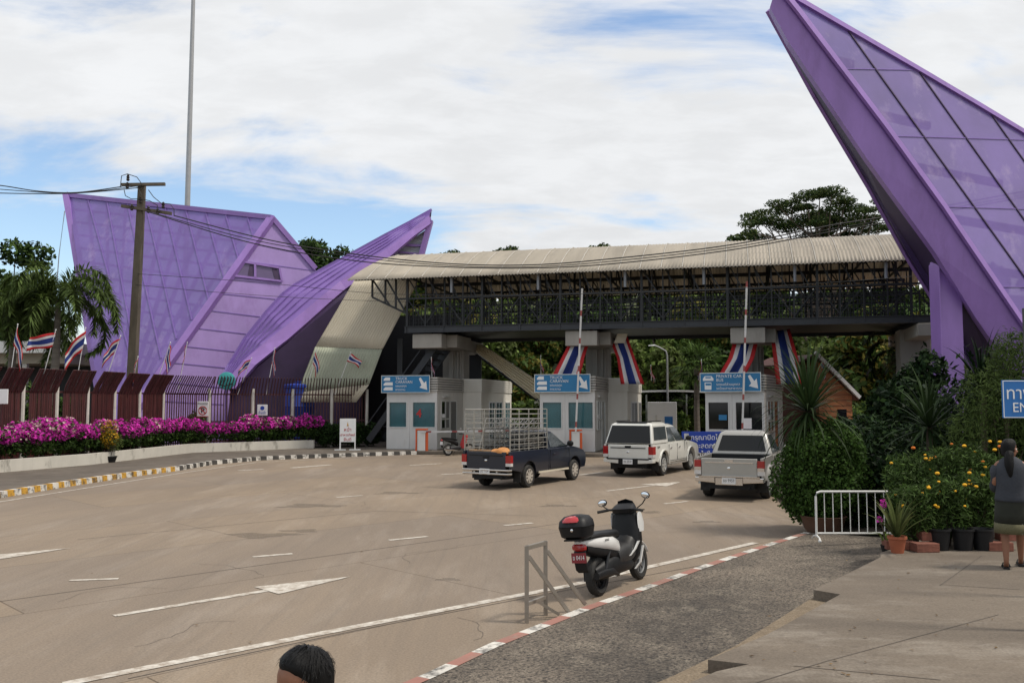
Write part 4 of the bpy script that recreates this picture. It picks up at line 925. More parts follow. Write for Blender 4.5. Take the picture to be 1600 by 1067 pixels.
# ================================================================ flags on the fence and booths
FG = [(27, 512, 14, .62, .55, 62, .9, 'limp striped flag leftmost on the fence, hanging almost straight down'),
      (86, 520, 62, .75, .5, -12, .0, 'striped flag blown out flat to the upper right beside the palm trunk'),
      (133, 517, 118, .75, .75, 40, .5, 'largest striped flag, spread open in front of the right palm fronds'),
      (187, 529, 160, .6, .6, 35, .5, 'striped flag slanting down just left of the utility pole'),
      (215, 560, 205, .5, .5, 80, .9, 'striped flag hanging lowest, in front of the utility pole foot'),
      (265, 539, 240, .5, .5, 75, .8, 'striped flag in front of the diagonal purple beam, left of a twin'),
      (292, 539, 278, .5, .5, 75, .7, 'striped flag in front of the light purple panels, right of a twin'),
      (392, 562, 372, .55, .4, 20, .6, 'crumpled striped flag at the lower edge of the purple wing'),
      (429, 547, 417, .5, .5, 80, .9, 'narrow striped flag in front of the dark gap under the wing'),
      (494, 550, 478, .5, .55, 70, .7, 'striped flag hanging in front of the tan stair sheet, blue side outward'),
      (547, 553, 524, .6, .35, 15, .4, 'crumpled reddish flag at the right of the tan stair sheet')]
for i, (x, y, bx_, w, h, an, dr, lb_) in enumerate(FG):
    p = fence_at(bx_); flag(x, y, p+Vector((0, 0, 3.0)), w*1.2, h*1.15, 31+i, lb_, an, dr)
for i, (x, y, Y, lb_) in enumerate([(674, 560, 46.5, 'small striped flag upright on the roof of the leftmost booth'), (801, 570, 56, 'small striped flag at the rear corner of the left rear booth'), (845, 562, 60, 'small striped flag against the green slope left of the middle booth'),
                                  (1017, 572, 54, 'small striped flag at the rear corner of the middle rear booth'), (1096, 563, 44, 'small dark striped flag left of the right booth sign'), (1284, 574, 47, 'small striped flag by the wooden hut roof')]):
    bs = P(x+1, 600, Y); bs.z = (3.88, 3.88, 0, 3.88, 3.88, 4.7)[i]; flag(x, y, bs, .45, .45, 77+i, lb_, 70, .8)
# ================================================================ vegetation
def trunk(b, p0, p1, r0, r1, n=8, wob=.15, seed=1):
    rg = random.Random(seed); p0, p1 = Vector(p0), Vector(p1); L = (p1-p0).length
    pts = [lerp(p0, p1, i/5)+Vector((rg.uniform(-wob, wob), rg.uniform(-wob, wob), 0))*(0 if i in (0,) else 1)*L*.12 for i in range(6)]
    b.tube(pts, [r0+(r1-r0)*i/5 for i in range(6)], n); return pts
def tree(name, label, loc, cl, th, n, size, m, cat='tree', group=None, tr=.22, seed=3, aspect=.5, shell=.45, m2=None, limbs=True):
    t = thing(name, label, cat, loc, 0, group); b = MB(); pts = trunk(b, (0, 0, -.1), (0, 0, th), tr, tr*.55, seed=seed)
    if limbs:
        for i, c in enumerate(cl):
            s = pts[2+i % 4]; e = Vector(c[:3])-Vector((0, 0, c[5]*.2)); mid = lerp(s, e, .5)+Vector((0, 0, -.15*(e-s).length*.4)); b.tube([s, mid, e], [tr*.42, tr*.26, tr*.08], 5)
    b.build('trunk', m_bark, t, smooth=True, fix=False)
    leaf_obj('crown', leaf_arrays(cl, n if not m2 else int(n*.6), size, seed, aspect, shell), m, t)
    if m2: leaf_obj('crown', leaf_arrays(cl, int(n*.4), size, seed+50, aspect, shell), m2, t)
    return t
def rclusters(seed, n, c, R_, r, flat=1.):
    rg = random.Random(seed); out = []
    for i in range(n):
        a = rg.uniform(0, 2*math.pi); k = math.sqrt(rg.random()); z = rg.uniform(-1, 1)
        q = r*rg.uniform(.7, 1.25); out.append((c[0]+R_[0]*k*math.cos(a), c[1]+R_[1]*k*math.sin(a), c[2]+R_[2]*z, q, q, q*flat))
    return out
# wooded slope behind the gate
def hz_(x, y): return max(0, (y-62))*.29*min(1, max(0, (x+42)/25))+.5*math.sin(x*.13)+.4*math.sin(y*.2+x*.05)-.6
b = MB(); b.grid(lambda s, t: (-60+170*s, 60+62*t, hz_(-60+170*s, 60+62*t)), 40, 16); struct(b.build('hillside', m_terrain, smooth=True, fix=False))
protos = []
specs = [(L_dark, L_mid, .30, 11), (L_mid, L_lite, .30, 12), (L_olive, L_lite, .27, 13), (L_dark, L_olive, .33, 14), (L_mid, leaf('leaf_yellowing', (.17, .15, .035)), .26, 15)]
plab = ['dense dark green tree on the wooded slope behind the gate', 'fresh green bushy tree on the wooded slope behind the gate', 'olive green loose tree on the wooded slope behind the gate', 'dark broad tree on the wooded slope behind the gate', 'green tree with yellowing leaves on the wooded slope behind the gate']
for i, (ma, mb2, sz, sd) in enumerate(specs):
    cl = rclusters(sd, 11, (0, 0, 4.2), (1.9, 1.9, 1.9), 1.15, .8)
    protos.append(tree('slope_tree', plab[i], (0, 0, 0), cl, 4.5, 4600, sz, ma, 'tree', 'trees on the slope behind the gate', .16, sd, m2=mb2))
rg = random.Random(5); first = [True]*5; spots = []
for row, (Y, stp) in enumerate(((64, 4.0), (70, 4.2), (77, 4.6), (85, 4.6), (94, 4.6), (103, 4.6))):
    x = (640-800)/1400*Y
    while x < (1660-800)/1400*Y:
        spots.append((x+rg.uniform(-1, 1), Y+rg.uniform(-2, 2))); x += stp*rg.uniform(.75, 1.2)
for x, y in spots:
    k = rg.choice((0, 1, 1, 2, 2, 3, 4, 4)); s = rg.uniform(.75, 1.3)*(1 if y < 80 else .82); loc = (x, y, hz_(x, y)); rz = rg.uniform(0, 6.28); sc3 = (s*rg.uniform(.85, 1.2), s*rg.uniform(.85, 1.2), s*rg.uniform(.8, 1.25))
    if first[k]: protos[k].location = loc; protos[k].rotation_euler[2] = rz; protos[k].scale = sc3; first[k] = False
    else: copy_tree(protos[k], loc, rz, sc3)
# low bushes under them
bp_ = tree('slope_bush', 'low leafy bush at the foot of the wooded slope', (0, 0, 0), rclusters(21, 7, (0, 0, 1.0), (1.3, 1.1, .4), .8, .9), .8, 2600, .2, L_mid, 'bush', 'bushes at the foot of the slope', .05, 21, m2=L_lite)
fb = True
for i in range(17):
    x = (690+i*50-800)/1400*62+rg.uniform(-.6, .6); loc = (x, 60.5+rg.uniform(-1.5, 1), 0); s = rg.uniform(.8, 1.5)
    if fb: bp_.location = loc; fb = False
    else: copy_tree(bp_, loc, rg.uniform(0, 6), s)
# trees against the sky
p = P(22, 420, 66); tree('broad_tree', 'dark leafy tree at the left edge behind the palms', (p.x, 66, 0), rclusters(31, 20, (-.4, 0, 10.4), (2.9, 2.4, 3.8), 1.35, .85)+rclusters(32, 9, (-2, 0, 6), (4.5, 2, 2), 1.7, .8), 9, 15000, .22, L_mid, tr=.35, seed=31, m2=L_deep)
p = P(526, 420, 72); tree('rounded_tree', 'rounded dark tree between the purple building and the wing', (p.x, 72, 0), rclusters(33, 34, (0, 0, 13.3), (3.3, 2, 2.0), 1.0, .7), 11.5, 9000, .2, L_dark, tr=.3, seed=33, m2=L_mid)
for px, top, Y, lb_, sd in ((700, 388, 96, 'small treetop peeking over the roof near the wing tip', 41), (790, 381, 96, 'small treetop peeking over the roof left of its middle', 42), (935, 377, 96, 'small treetop peeking over the middle of the roof', 43), (1158, 357, 74, 'separate dark tree clump beside the umbrella tree over the roof', 44)):
    p = P(px, top, Y); h = p.z; tree('distant_tree', lb_, (p.x, Y, 0), [(-.5, 0, h-1.2, 1.0, .9, .7), (.6, 0, h-.8, .9, .8, .6), (0, 0, h-2.2, 1.7, 1.2, .9), (-.3, .2, h-4, 2.2, 1.5, 1.2)], h-2, 2000, .22, L_dark, 'tree', 'treetops over the footbridge roof', .2, sd, m2=L_olive)
p = P(1275, 350, 68); h = 19.2
cl = []
rg2 = random.Random(51)
for (dx, dz, r) in [(-5.0, -2.0, .9), (-4.3, -1.1, 1.0), (-3.4, -1.6, 1.2), (-3.3, -.5, .9), (-2.2, -.6, 1.2), (-2.0, -2.0, 1.4), (-1.0, .0, 1.1), (0, .3, 1.1), (-.3, -1.3, 1.5), (1.0, .2, 1.2), (1.2, -1.2, 1.5), (2.2, -.1, 1.2), (2.6, -1.5, 1.5), (3.4, -.6, 1.2), (4.2, -1.4, 1.3), (5, -2, 1.2), (3.6, -2.7, 1.2), (-3.9, -2.8, 1.0), (0.2, -2.7, 1.4), (-5.5, -2.9, .7)]:
    cl.append((dx+rg2.uniform(-.2, .2), rg2.uniform(-2.5, 2.5), h+dz-1.0, r*1.05, r, r*.36))
for k in range(30): cl.append((rg2.uniform(-5, 5), rg2.uniform(-2, 2), h-1.2-rg2.random()*2.6, .75, .75, .24))
tree('umbrella_tree', 'large spreading umbrella-shaped tree over the right end of the roof', (p.x, 68, 0), cl, 15, 24000, .10, L_dark, tr=.3, seed=51, m2=L_olive, shell=.1)
# ---------------------------------------------------------------- palms
def strips(paths, widths):          # ribbon leaves: list of point lists
    b = MB()
    for pts, w in zip(paths, widths):
        n = len(pts); vs = []
        for i, p in enumerate(pts):
            p = Vector(p); t = (Vector(pts[min(i+1, n-1)])-Vector(pts[max(i-1, 0)])).normalized(); s = t.cross(Vector((0, 0, 1)))
            s = s.normalized() if s.length > .05 else Vector((1, 0, 0)); ww = w*(1-(i/(n-1))**2.2)*(.55+.45*min(1, i/(n*.3)))
            vs += [p-s*ww, p+s*ww]
        b.add(vs, [(2*i, 2*i+1, 2*i+3, 2*i+2) for i in range(n-1)])
    return b
def frond(az, el, L, droop, seed, nl=70, ll=.5, plume=1., lw=.045):
    rg = random.Random(seed); pts = []; p = Vector((0, 0, 0)); e = el
    N_ = 14
    for i in range(N_+1):
        pts.append(p.copy()); p = p+Vector((math.cos(az)*math.cos(e), math.sin(az)*math.cos(e), math.sin(e)))*L/N_; e -= droop/N_*(1+1.2*i/N_)
    ps = [pts]; ws = [.03]
    for k in range(nl):
        f = .12+.88*k/nl; x = f*N_; i = min(int(x), N_-1); a = pts[i].lerp(pts[i+1], x-i); t = (pts[i+1]-pts[i]).normalized(); s = t.cross(Vector((0, 0, 1))).normalized() if abs(t.z) < .99 else Vector((1, 0, 0)); u = s.cross(t)
        for sd in (-1, 1):
            ph = rg.uniform(-1.2, 1.2)*plume; d = (s*sd*math.cos(ph)+u*math.sin(ph)+t*.75).normalized(); l = ll*(1-.55*f*f)*rg.uniform(.8, 1.1)
            ps.append([a, a+d*l*.5-Vector((0, 0, .04)), a+d*l-Vector((0, 0, .22*l+.05))]); ws.append(lw)
    return ps, ws
def palm(name, label, loc, h, L, n, seed, cat='palm', tr=.17, plume=1., nl=60, ll=.55, m=L_palm, tilt=0, group=None):
    t = thing(name, label, cat, loc, 0, group); b = MB(); b.tube([(0, 0, -.1), (tilt*.3, 0, h*.35), (tilt*.7, 0, h*.7), (tilt, 0, h)], [tr*1.25, tr*1.1, tr, tr*.6], 10); b.build('trunk', m_palmtrunk, t, smooth=True)
    rg = random.Random(seed)
    for i in range(n):
        az = 2.4*i+rg.uniform(-.3, .3); el = R(78)-R(75)*(i/n)+rg.uniform(-.1, .1); ps, ws = frond(az, el, L*rg.uniform(.85, 1.1), R(95)+R(25)*rg.random(), seed*50+i, nl, ll, plume)
        b = strips([[Vector(q)+Vector((tilt, 0, h)) for q in pp] for pp in ps], ws); b.build('frond', m, t, fix=False)
    return t
y0 = 42; p = P(88, 470, y0); palm('foxtail_palm', 'bushy foxtail palm in front of the purple building, right one of the pair', (p.x, y0, 0), p.z, 4.1, 19, 3, nl=110, ll=.75, tilt=.1, group='foxtail palms behind the fence')
y0 = 43; p = P(20, 500, y0); palm('foxtail_palm', 'bushy foxtail palm at the left edge, left one of the pair', (p.x, y0, 0), p.z, 3.8, 18, 4, nl=120, ll=.72, tilt=.05, group='foxtail palms behind the fence')
p = P(1412, 548, 47); palm('feather_palm', 'dark feathery palm beside the purple post', (p.x, 47, 0), p.z, 3.0, 12, 9, plume=.2, nl=40, ll=.7, m=L_deep)
def fan_palm(label, loc, h, r, n, seed):
    t = thing('fan_palm', label, 'palm', loc); b = MB(); trunk(b, (0, 0, -.1), (0, 0, h), .2, .16, seed=seed, wob=.03); b.build('trunk', m_palmtrunk, t, smooth=True, fix=False); rg = random.Random(seed)
    ps, ws = [], []
    for i in range(n):
        az = rg.uniform(0, 6.28); el = rg.uniform(-.7, 1.4); d = Vector((math.cos(az)*math.cos(el), math.sin(az)*math.cos(el), math.sin(el))); c = Vector((0, 0, h))+d*r*.55; s = d.cross(Vector((0, 0, 1))).normalized(); u = s.cross(d)
        ps.append([Vector((0, 0, h)), c]); ws.append(.03)
        for k in range(15):
            a = -1.9+3.8*k/14; q = d*math.cos(a)+s*math.sin(a); e = c+q*r*.6; ps.append([c, c.lerp(e, .55)+u*.03, e-Vector((0, 0, .12*r))]); ws.append(.06)
    strips(ps, ws).build('crown', leaf('leaf_fan', (.07, .115, .03)), t, fix=False); return t
p = P(1088, 572, 58); fan_palm('round-crowned fan palm left of the right booth', (p.x, 58, 0), p.z, 1.75, 34, 6)
p = P(1012, 610, 61); fan_palm('low fan palm behind the small white kiosk', (P(1070, 610, 61).x, 61, 0), 2.4, 1.5, 24, 8)
# ---------------------------------------------------------------- shrubs on the right
def spiky(name, label, base, h, L, n, seed, w=.035, m=L_strap, cat='shrub', lo=-.9, stem=True, par=None):
    t = par or thing(name, label, cat, base); rg = random.Random(seed); ps, ws = [], []
    for i in range(n):
        az = 2.399*i+rg.uniform(-.2, .2); el = lo+(1.45-lo)*(i/n)**.8; l = L*rg.uniform(.75, 1.1); p = Vector((0, 0, h)); e = el; path = []
        for k in range(8):
            path.append(p.copy()); p = p+Vector((math.cos(az)*math.cos(e), math.sin(az)*math.cos(e), math.sin(e)))*l/7; e -= (.05+.13*max(0, math.cos(el)))*(k*.35)
        ps.append(path); ws.append(w*rg.uniform(.7, 1.15))
    strips(ps, ws).build('leaves', m, t, fix=False)
    if stem:
        b = MB(); trunk(b, (0, 0, -.05), (0, 0, h), .07, .06, wob=.03, seed=seed); b.build('stem', m_bark, t, smooth=True, fix=False)
    return t
def bush(name, label, base, cl, n, size, m, m2=None, seed=1, cat='shrub', group=None, aspect=.5, shell=.6, core=True):
    t = thing(name, label, cat, base, 0, group)
    b = MB(); rg = random.Random(seed)
    for c in cl:
        q = Vector(c[:3]); b.tube([(q.x*.2, q.y*.2, 0), lerp((q.x*.3, q.y*.3, 0), q, .6), q], [.03, .022, .01], 5)
    b.build('stem', m_bark, t, fix=False)
    leaf_obj('foliage', leaf_arrays(cl, n if not m2 else int(n*.65), size, seed, aspect, shell), m, t)
    if m2: leaf_obj('foliage', leaf_arrays(cl, int(n*.35), size, seed+7, aspect, shell), m2, t)
    return t
g = G(1292, 832, .1)
cl = [(0, 0, .98, .88, .88, .85), (.1, 0, 1.55, .8, .8, .62), (-.05, 0, .5, .62, .62, .4), (.35, .5, 1.0, .6, .6, .8)]
bush('rounded_shrub', 'rounded clipped creeper shrub in a brown pot at the kerb, under the spiky leaves', (g.x+.1, g.y+.6, .06), cl, 36000, .036, leaf('leaf_creeper', (.06, .115, .025)), L_hedge, 61, aspect=.66, shell=.88)
pot = thing('round_pot', 'wide brown pot under the rounded shrub', 'pot', (g.x+.02, g.y+.25, .06)); b = MB(); b.lathe([(0, 0), (.30, 0), (.36, .1), (.42, .3), (.45, .33), (.40, .34), (.36, .28), (0, .27)], n=20); b.build('vessel', pm('brown_pot', (.10, .05, .03), .7, .2, 4), pot, smooth=True)
b = MB(); b.lathe([(0, .29), (.34, .29)], n=16); b.build('soil', m_terrain, pot)
spiky('spiky_shrub', 'tall spiky strap-leaved shrub standing out of the rounded shrub', (g.x-.06, g.y+.75, .06), 2.35, 1.55, 190, 62, .03)
p = P(1452, 668, 17.5); spiky('spiky_shrub', 'spiky strap-leaved shrub before the purple post, fanning to the left', (p.x, 17.5, .2), p.z-.2, 1.35, 85, 63, .032)
p = P(1535, 610, 16.5); spiky('spiky_shrub', 'dark spiky shrub at the far right above the yellow flowers', (p.x, 16.5, .2), p.z-.2, 1.25, 80, 64, .026, L_deep)
p = P(1565, 560, 15.5); tree('feathery_shrub', 'tall feathery bamboo-like shrub in the right corner before the purple beam', (p.x, 15.5, .2), [(-.2, 0, p.z-.9, .55, .5, .6), (.25, .1, p.z-.35, .5, .45, .55), (.15, 0, p.z-.05, .3, .3, .4), (-.45, .2, p.z-1.5, .5, .5, .5), (.4, 0, p.z-1.4, .6, .5, .7)], 2.2, 9000, .05, leaf('leaf_feather', (.075, .11, .03)), 'shrub', tr=.05, seed=65, aspect=.16, shell=.1)
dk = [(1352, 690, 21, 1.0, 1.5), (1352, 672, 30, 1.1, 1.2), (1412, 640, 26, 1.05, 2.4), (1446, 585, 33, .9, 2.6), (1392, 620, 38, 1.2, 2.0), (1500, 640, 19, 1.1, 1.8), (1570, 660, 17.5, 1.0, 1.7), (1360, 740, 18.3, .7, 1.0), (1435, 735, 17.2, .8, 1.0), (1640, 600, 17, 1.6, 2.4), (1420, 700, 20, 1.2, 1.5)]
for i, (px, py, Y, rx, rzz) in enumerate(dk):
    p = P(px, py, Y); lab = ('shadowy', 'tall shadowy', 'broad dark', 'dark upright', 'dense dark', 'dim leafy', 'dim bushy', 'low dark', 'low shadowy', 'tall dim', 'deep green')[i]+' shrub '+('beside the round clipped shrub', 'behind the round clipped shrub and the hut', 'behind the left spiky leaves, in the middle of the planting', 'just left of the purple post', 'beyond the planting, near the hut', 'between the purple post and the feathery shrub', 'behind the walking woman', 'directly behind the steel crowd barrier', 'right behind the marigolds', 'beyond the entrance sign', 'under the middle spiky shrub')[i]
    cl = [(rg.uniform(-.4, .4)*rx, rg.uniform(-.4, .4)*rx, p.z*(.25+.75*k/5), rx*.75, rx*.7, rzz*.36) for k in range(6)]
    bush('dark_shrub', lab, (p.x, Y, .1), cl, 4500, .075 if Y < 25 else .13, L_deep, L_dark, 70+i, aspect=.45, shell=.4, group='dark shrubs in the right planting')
# planting soil
bsl = MB(); 
bsl.quad(Vector((5.9, 17.4, .12)), Vector((7.4, 15.2, .36)), Vector((8.2, 13.9, .4)), Vector((30, 17, .4)), Vector((30, 40, .1)), Vector((10, 40, .1)))
struct(bsl.build('planting_soil', pm('dark_soil', (.035, .03, .02), .95, .3, 3, bump=.4), fix=False, tri=True))
# marigolds in black pots with brick edging
mb_lab = ['front', 'front', 'front', 'back', 'back', 'back', 'back']
spots = [(1428, 852, 13.5, .36, .95), (1480, 850, 13.6, .38, 1.05), (1530, 848, 13.7, .38, 1.1), (1425, 800, 14.6, .45, 1.35), (1475, 800, 14.7, .5, 1.45), (1525, 800, 14.6, .5, 1.45), (1565, 800, 14.3, .4, 1.3)]
ml = ['marigold plant in front, leftmost behind the brick blocks', 'marigold plant in front, above the black pots', 'marigold plant in front, rightmost beside the woman', 'taller marigold plant at the back left, near the spiky leaves', 'taller marigold plant at the back, middle', 'taller marigold plant at the back right', 'marigold plant just left of the walking woman']
for i, (px, py, Y, r, h) in enumerate(spots):
    p = P(px, py, Y); base = (p.x, Y, .42)
    cl = [(0, 0, h*.5, r, r, h*.38), (-.1, -.05, h*.78, r*.85, r*.8, h*.25), (.15, .05, h*.7, r*.8, r*.8, h*.25)]
    t = bush('marigold', ml[i], base, cl, 4200, .05, leaf('leaf_marigold', (.045, .075, .02)), L_mid, 90+i, 'flower', 'marigolds in pots', aspect=.22, shell=.5)
    rr = random.Random(100+i); b = MB(); b2 = MB()
    for k in range(9 if i < 3 else 8):
        a = rr.uniform(0, 6.28); q = r*1.05*math.sqrt(rr.random()); z = h*rr.uniform(.6, 1.08); s = rr.uniform(.018, .038)
        (b if rr.random() < .75 else b2).ball((q*math.cos(a), -abs(q*math.sin(a))*1.0, z), (s, s, s*.7), 7, 5)
    b.build('blossoms', pm('marigold_yellow', (.80, .42, .015), .8, .3, 40, bump=.6), t, smooth=True, fix=False); b2.build('blossoms', pm('marigold_orange', (.62, .16, .01), .8, .3, 40, bump=.6), t, smooth=True, fix=False)
for i, (px, lb_) in enumerate(((1468, 'left'), (1505, 'middle'), (1536, 'right'))):
    p = P(px, 852, 13.25); t = thing('nursery_pot', 'black nursery pot in front of the marigolds, '+lb_+' of the three', 'pot', (p.x, 13.25, PZ), 0, 'black nursery pots'); b = MB(); b.lathe([(0, 0), (.12, 0), (.15, .27), (.165, .28), (.165, .31), (.14, .31), (.13, .26), (0, .25)], n=16); b.build('vessel', m_black, t, smooth=True)
    b = MB(); b.lathe([(0, .265), (.13, .265)], n=12); b.build('soil', m_terrain, t)
for i, (px, py, Y, w, z, lb_) in enumerate(((1392, 853, 13.35, .2, 0, 'reddish brick block at the left end of the row, beside the orange pot'), (1414, 853, 13.3, .26, 0, 'wide reddish brick block, second from the orange pot'), (1445, 855, 13.1, .34, 0, 'longest reddish brick block lying before the marigolds'), (1450, 845, 13.3, .26, .13, 'brick block raised on the longest one'), (1560, 850, 13.2, .34, 0, 'brick block lying behind the woman'), (1575, 840, 13.3, .3, .13, 'brick block stacked on top behind the woman'))):
    p = P(px, py, Y); t = tag((lambda b: (b.bx(-w/2, w/2, -.1, .1, 0, .125), b.build('brick_block', m_brick, bevel=.008))[1])(MB()), lb_, 'brick', 'brick blocks edging the marigolds'); t.location = (p.x, Y, PZ+.002+z); t.rotation_euler = (0, 0, R(rg.uniform(-6, 6)))
# snake plant in an orange pot, orchid beside it
p = P(1402, 852, 13.0); base = (p.x, 13.0, PZ)
t = thing('orange_pot', 'small orange pot with the snake plant at the pavement corner', 'pot', base); b = MB(); b.lathe([(0, 0), (.085, 0), (.12, .19), (.135, .2), (.135, .235), (.115, .235), (.11, .18), (0, .18)], n=18); b.build('vessel', m_terra, t, smooth=True)
b = MB(); b.lathe([(0, .2), (.11, .2)], n=12); b.build('soil', m_terrain, t)
spiky('snake_plant', 'upright snake plant with pale-edged leaves in the orange pot', (p.x, 13.0, PZ+.2), 0, .74, 30, 66, .03, leaf('leaf_snake', (.095, .115, .04)), 'plant', .75, stem=False)
p = P(1385, 800, 13.4); t = thing('orchid', 'magenta orchid spray beside the snake plant', 'flower', (p.x, 13.4, PZ-.05)); rr = random.Random(8)
b = MB(); b.tube([(0, 0, 0), (.03, 0, .4), (-.05, -.03, .75)], .008, 5); b.tube([(0, 0, 0), (-.05, 0, .3), (-.12, -.03, .5)], .008, 5); b.build('stem', m_bark, t)
leaf_obj('blossoms', leaf_arrays([(-.05, -.03, .70, .05, .04, .08), (-.12, -.03, .48, .05, .04, .05)], 45, .026, 5, .8), L_mag, t)
ps = [[Vector((0, 0, .05)), Vector((math.cos(a)*.15, math.sin(a)*.12, .28)), Vector((math.cos(a)*.34, math.sin(a)*.2, .26))] for a in (0.3, 1.5, 2.7, 3.6, 4.4, 5.5)]; strips(ps, [.035]*6).build('leaves', L_lite, t, fix=False)
b = MB(); b.lathe([(0, 0), (.08, 0), (.1, .1), (.09, .1), (0, .08)], n=12); b.build('vessel', m_black, t)
# ---------------------------------------------------------------- flower hedge on the left
def hedge(name, label, pxs, seed, nb, nl, magenta=True, hh=1.15, pale=.2, off=.75, z0=.5, cat='hedge', m1=L_hedge):
    pts = []
    for px in pxs:
        a = None
        for (x0, _), (x1, __), q0, q1 in zip(WB, WB[1:], wb, wb[1:]):
            if x0 <= px <= x1: k = (px-x0)/(x1-x0); a = lerp(q0, q1, k); d = (q1-q0).normalized()
        nn = Vector((-d.y, d.x, 0)); pts.append(a+nn*off)
    c0 = pts[len(pts)//2]; base = Vector((c0.x, c0.y, .3)); t = thing(name, label, cat, base); rg = random.Random(seed); cl = []; top = []
    for a, c in zip(pts, pts[1:]):
        k = max(1, int((c-a).length/.5))
        for i in range(k):
            q = lerp(a, c, (i+rg.random()*.6)/k)-base+Vector((rg.uniform(-.15, .15), rg.uniform(-.2, .2), 0)); q.z = z0+rg.uniform(-.1, .15); h = hh*rg.uniform(.85, 1.12)
            cl.append((q.x, q.y, z0+h*.25, .52, .55, h*.42)); top.append((q.x+.04, q.y-.05, z0+h*.58+rg.uniform(-.1, .05), .55, .58, h*.30))
    b = MB()
    for c in cl[::2]: b.tube([(c[0], c[1], 0), (c[0]+.1, c[1], c[2])], [.03, .015], 5)
    b.build('stem', m_bark, t, fix=False); leaf_obj('foliage', leaf_arrays(cl+top, nl, .075, seed, .55, .6), m1, t); leaf_obj('foliage', leaf_arrays(cl, nl//3, .07, seed+9, .55, .6), L_dark, t)
    if nb:
        leaf_obj('blossoms', leaf_arrays(top, nb, .062, seed+1, .7, .85), L_mag, t)
        k = [c for c in top if rg.random() < pale]
        if k: leaf_obj('pale_blossoms', leaf_arrays(k, int(nb*pale*.55), .06, seed+2, .7, .9), L_pwhite, t)
    return t
hedge('bougainvillea_hedge', 'flowering hedge with magenta and pale blossoms at the left, before the dense fence panels', [-150, -60, 0, 60, 120, 186], 201, 14000, 10000, pale=.2, hh=1.22)
hedge('bougainvillea_hedge', 'deep magenta flowering hedge in the middle, before the no parking sign', [192, 250, 300, 350, 400], 202, 13000, 9000, pale=.06, hh=1.12)
hedge('bougainvillea_hedge', 'flowering hedge with a patch of pale blossoms below the tan stair sheet', [392, 430, 460, 508], 203, 8500, 8000, pale=.2, hh=1.28)
hedge('green_hedge', 'plain dark green hedge between the flowers and the leftmost booth', [508, 540, 575, 598], 204, 0, 7000, hh=1.3, m1=L_dark, off=.5, z0=.15)
b = MB(); rg = random.Random(9)
gp_ = G(172, 722, .16); t = thing('potted_plant', 'black pot with a thin yellow-leaved plant on the pavement before the planter wall', 'potted plant', gp_)
b.lathe([(0, 0), (.19, 0), (.25, .2), (.27, .21), (.27, .25), (.23, .25), (.22, .18), (0, .17)], n=18); b.build('pot', m_black, t, smooth=True)
b = MB()
for k in range(14):
    a = rg.uniform(0, 6.28); e = Vector((.42*math.cos(a)*rg.random(), .4*math.sin(a)*rg.random(), rg.uniform(.8, 1.65))); b.tube([(0, 0, .15), e*.5+Vector((0, 0, .1)), e], [.012, .01, .005], 4)
b.build('stem', m_bark, t, fix=False)
leaf_obj('foliage', leaf_arrays([(-.1, 0, 1.0, .4, .35, .5), (.15, 0, .8, .35, .3, .4)], 700, .06, 77, .35, .2), L_olive, t)
leaf_obj('yellow_foliage', leaf_arrays([(-.1, 0, 1.35, .36, .3, .3), (0, -.1, 1.0, .4, .3, .4), (.0, 0, 1.6, .2, .2, .15)], 420, .055, 78, .5, .4), leaf('leaf_golden', (.42, .25, .02)), t)
# low grass edge between hedges, foliage behind the fence
p = fence_at(60)
for i, (px, hh_, r) in enumerate(((-20, 3.2, 1.6), (45, 3.6, 1.3), (118, 3.0, 1.1), (330, 2.2, .9))):
    q = fence_at(px)+Vector((-1.6, 2.4, 0)); bush('fence_shrub', ('large', 'tall', 'leafy', 'small')[i]+' green shrub behind the fence '+('at the left edge', 'under the left palm', 'under the right palm', 'before the purple wing foot')[i], q, [(0, 0, hh_*.35, r, r*.7, hh_*.35), (.2, 0, hh_*.7, r*.7, r*.5, hh_*.28)], 2200, .11, L_mid, L_hedge, 300+i, group='shrubs behind the fence')
p = P(868, 612, 59); tree('white_flowering_shrub', 'shrub covered in white blossoms between the left and middle booths', (p.x, 59, 0), rclusters(55, 8, (0, 0, 3.1), (1.0, .7, 1.0), .6, .9), 2.2, 2600, .12, L_mid, 'shrub', tr=.08, seed=55)
o = [c for c in COL.objects if c.name.startswith('white_flowering_shrub')][0]
leaf_obj('blossoms', leaf_arrays(rclusters(56, 12, (0, -.4, 3.3), (1.2, .5, 1.0), .35, .9), 520, .10, 57, .6, .8), leaf('petal_white', (.75, .75, .68), .15, .1), o)
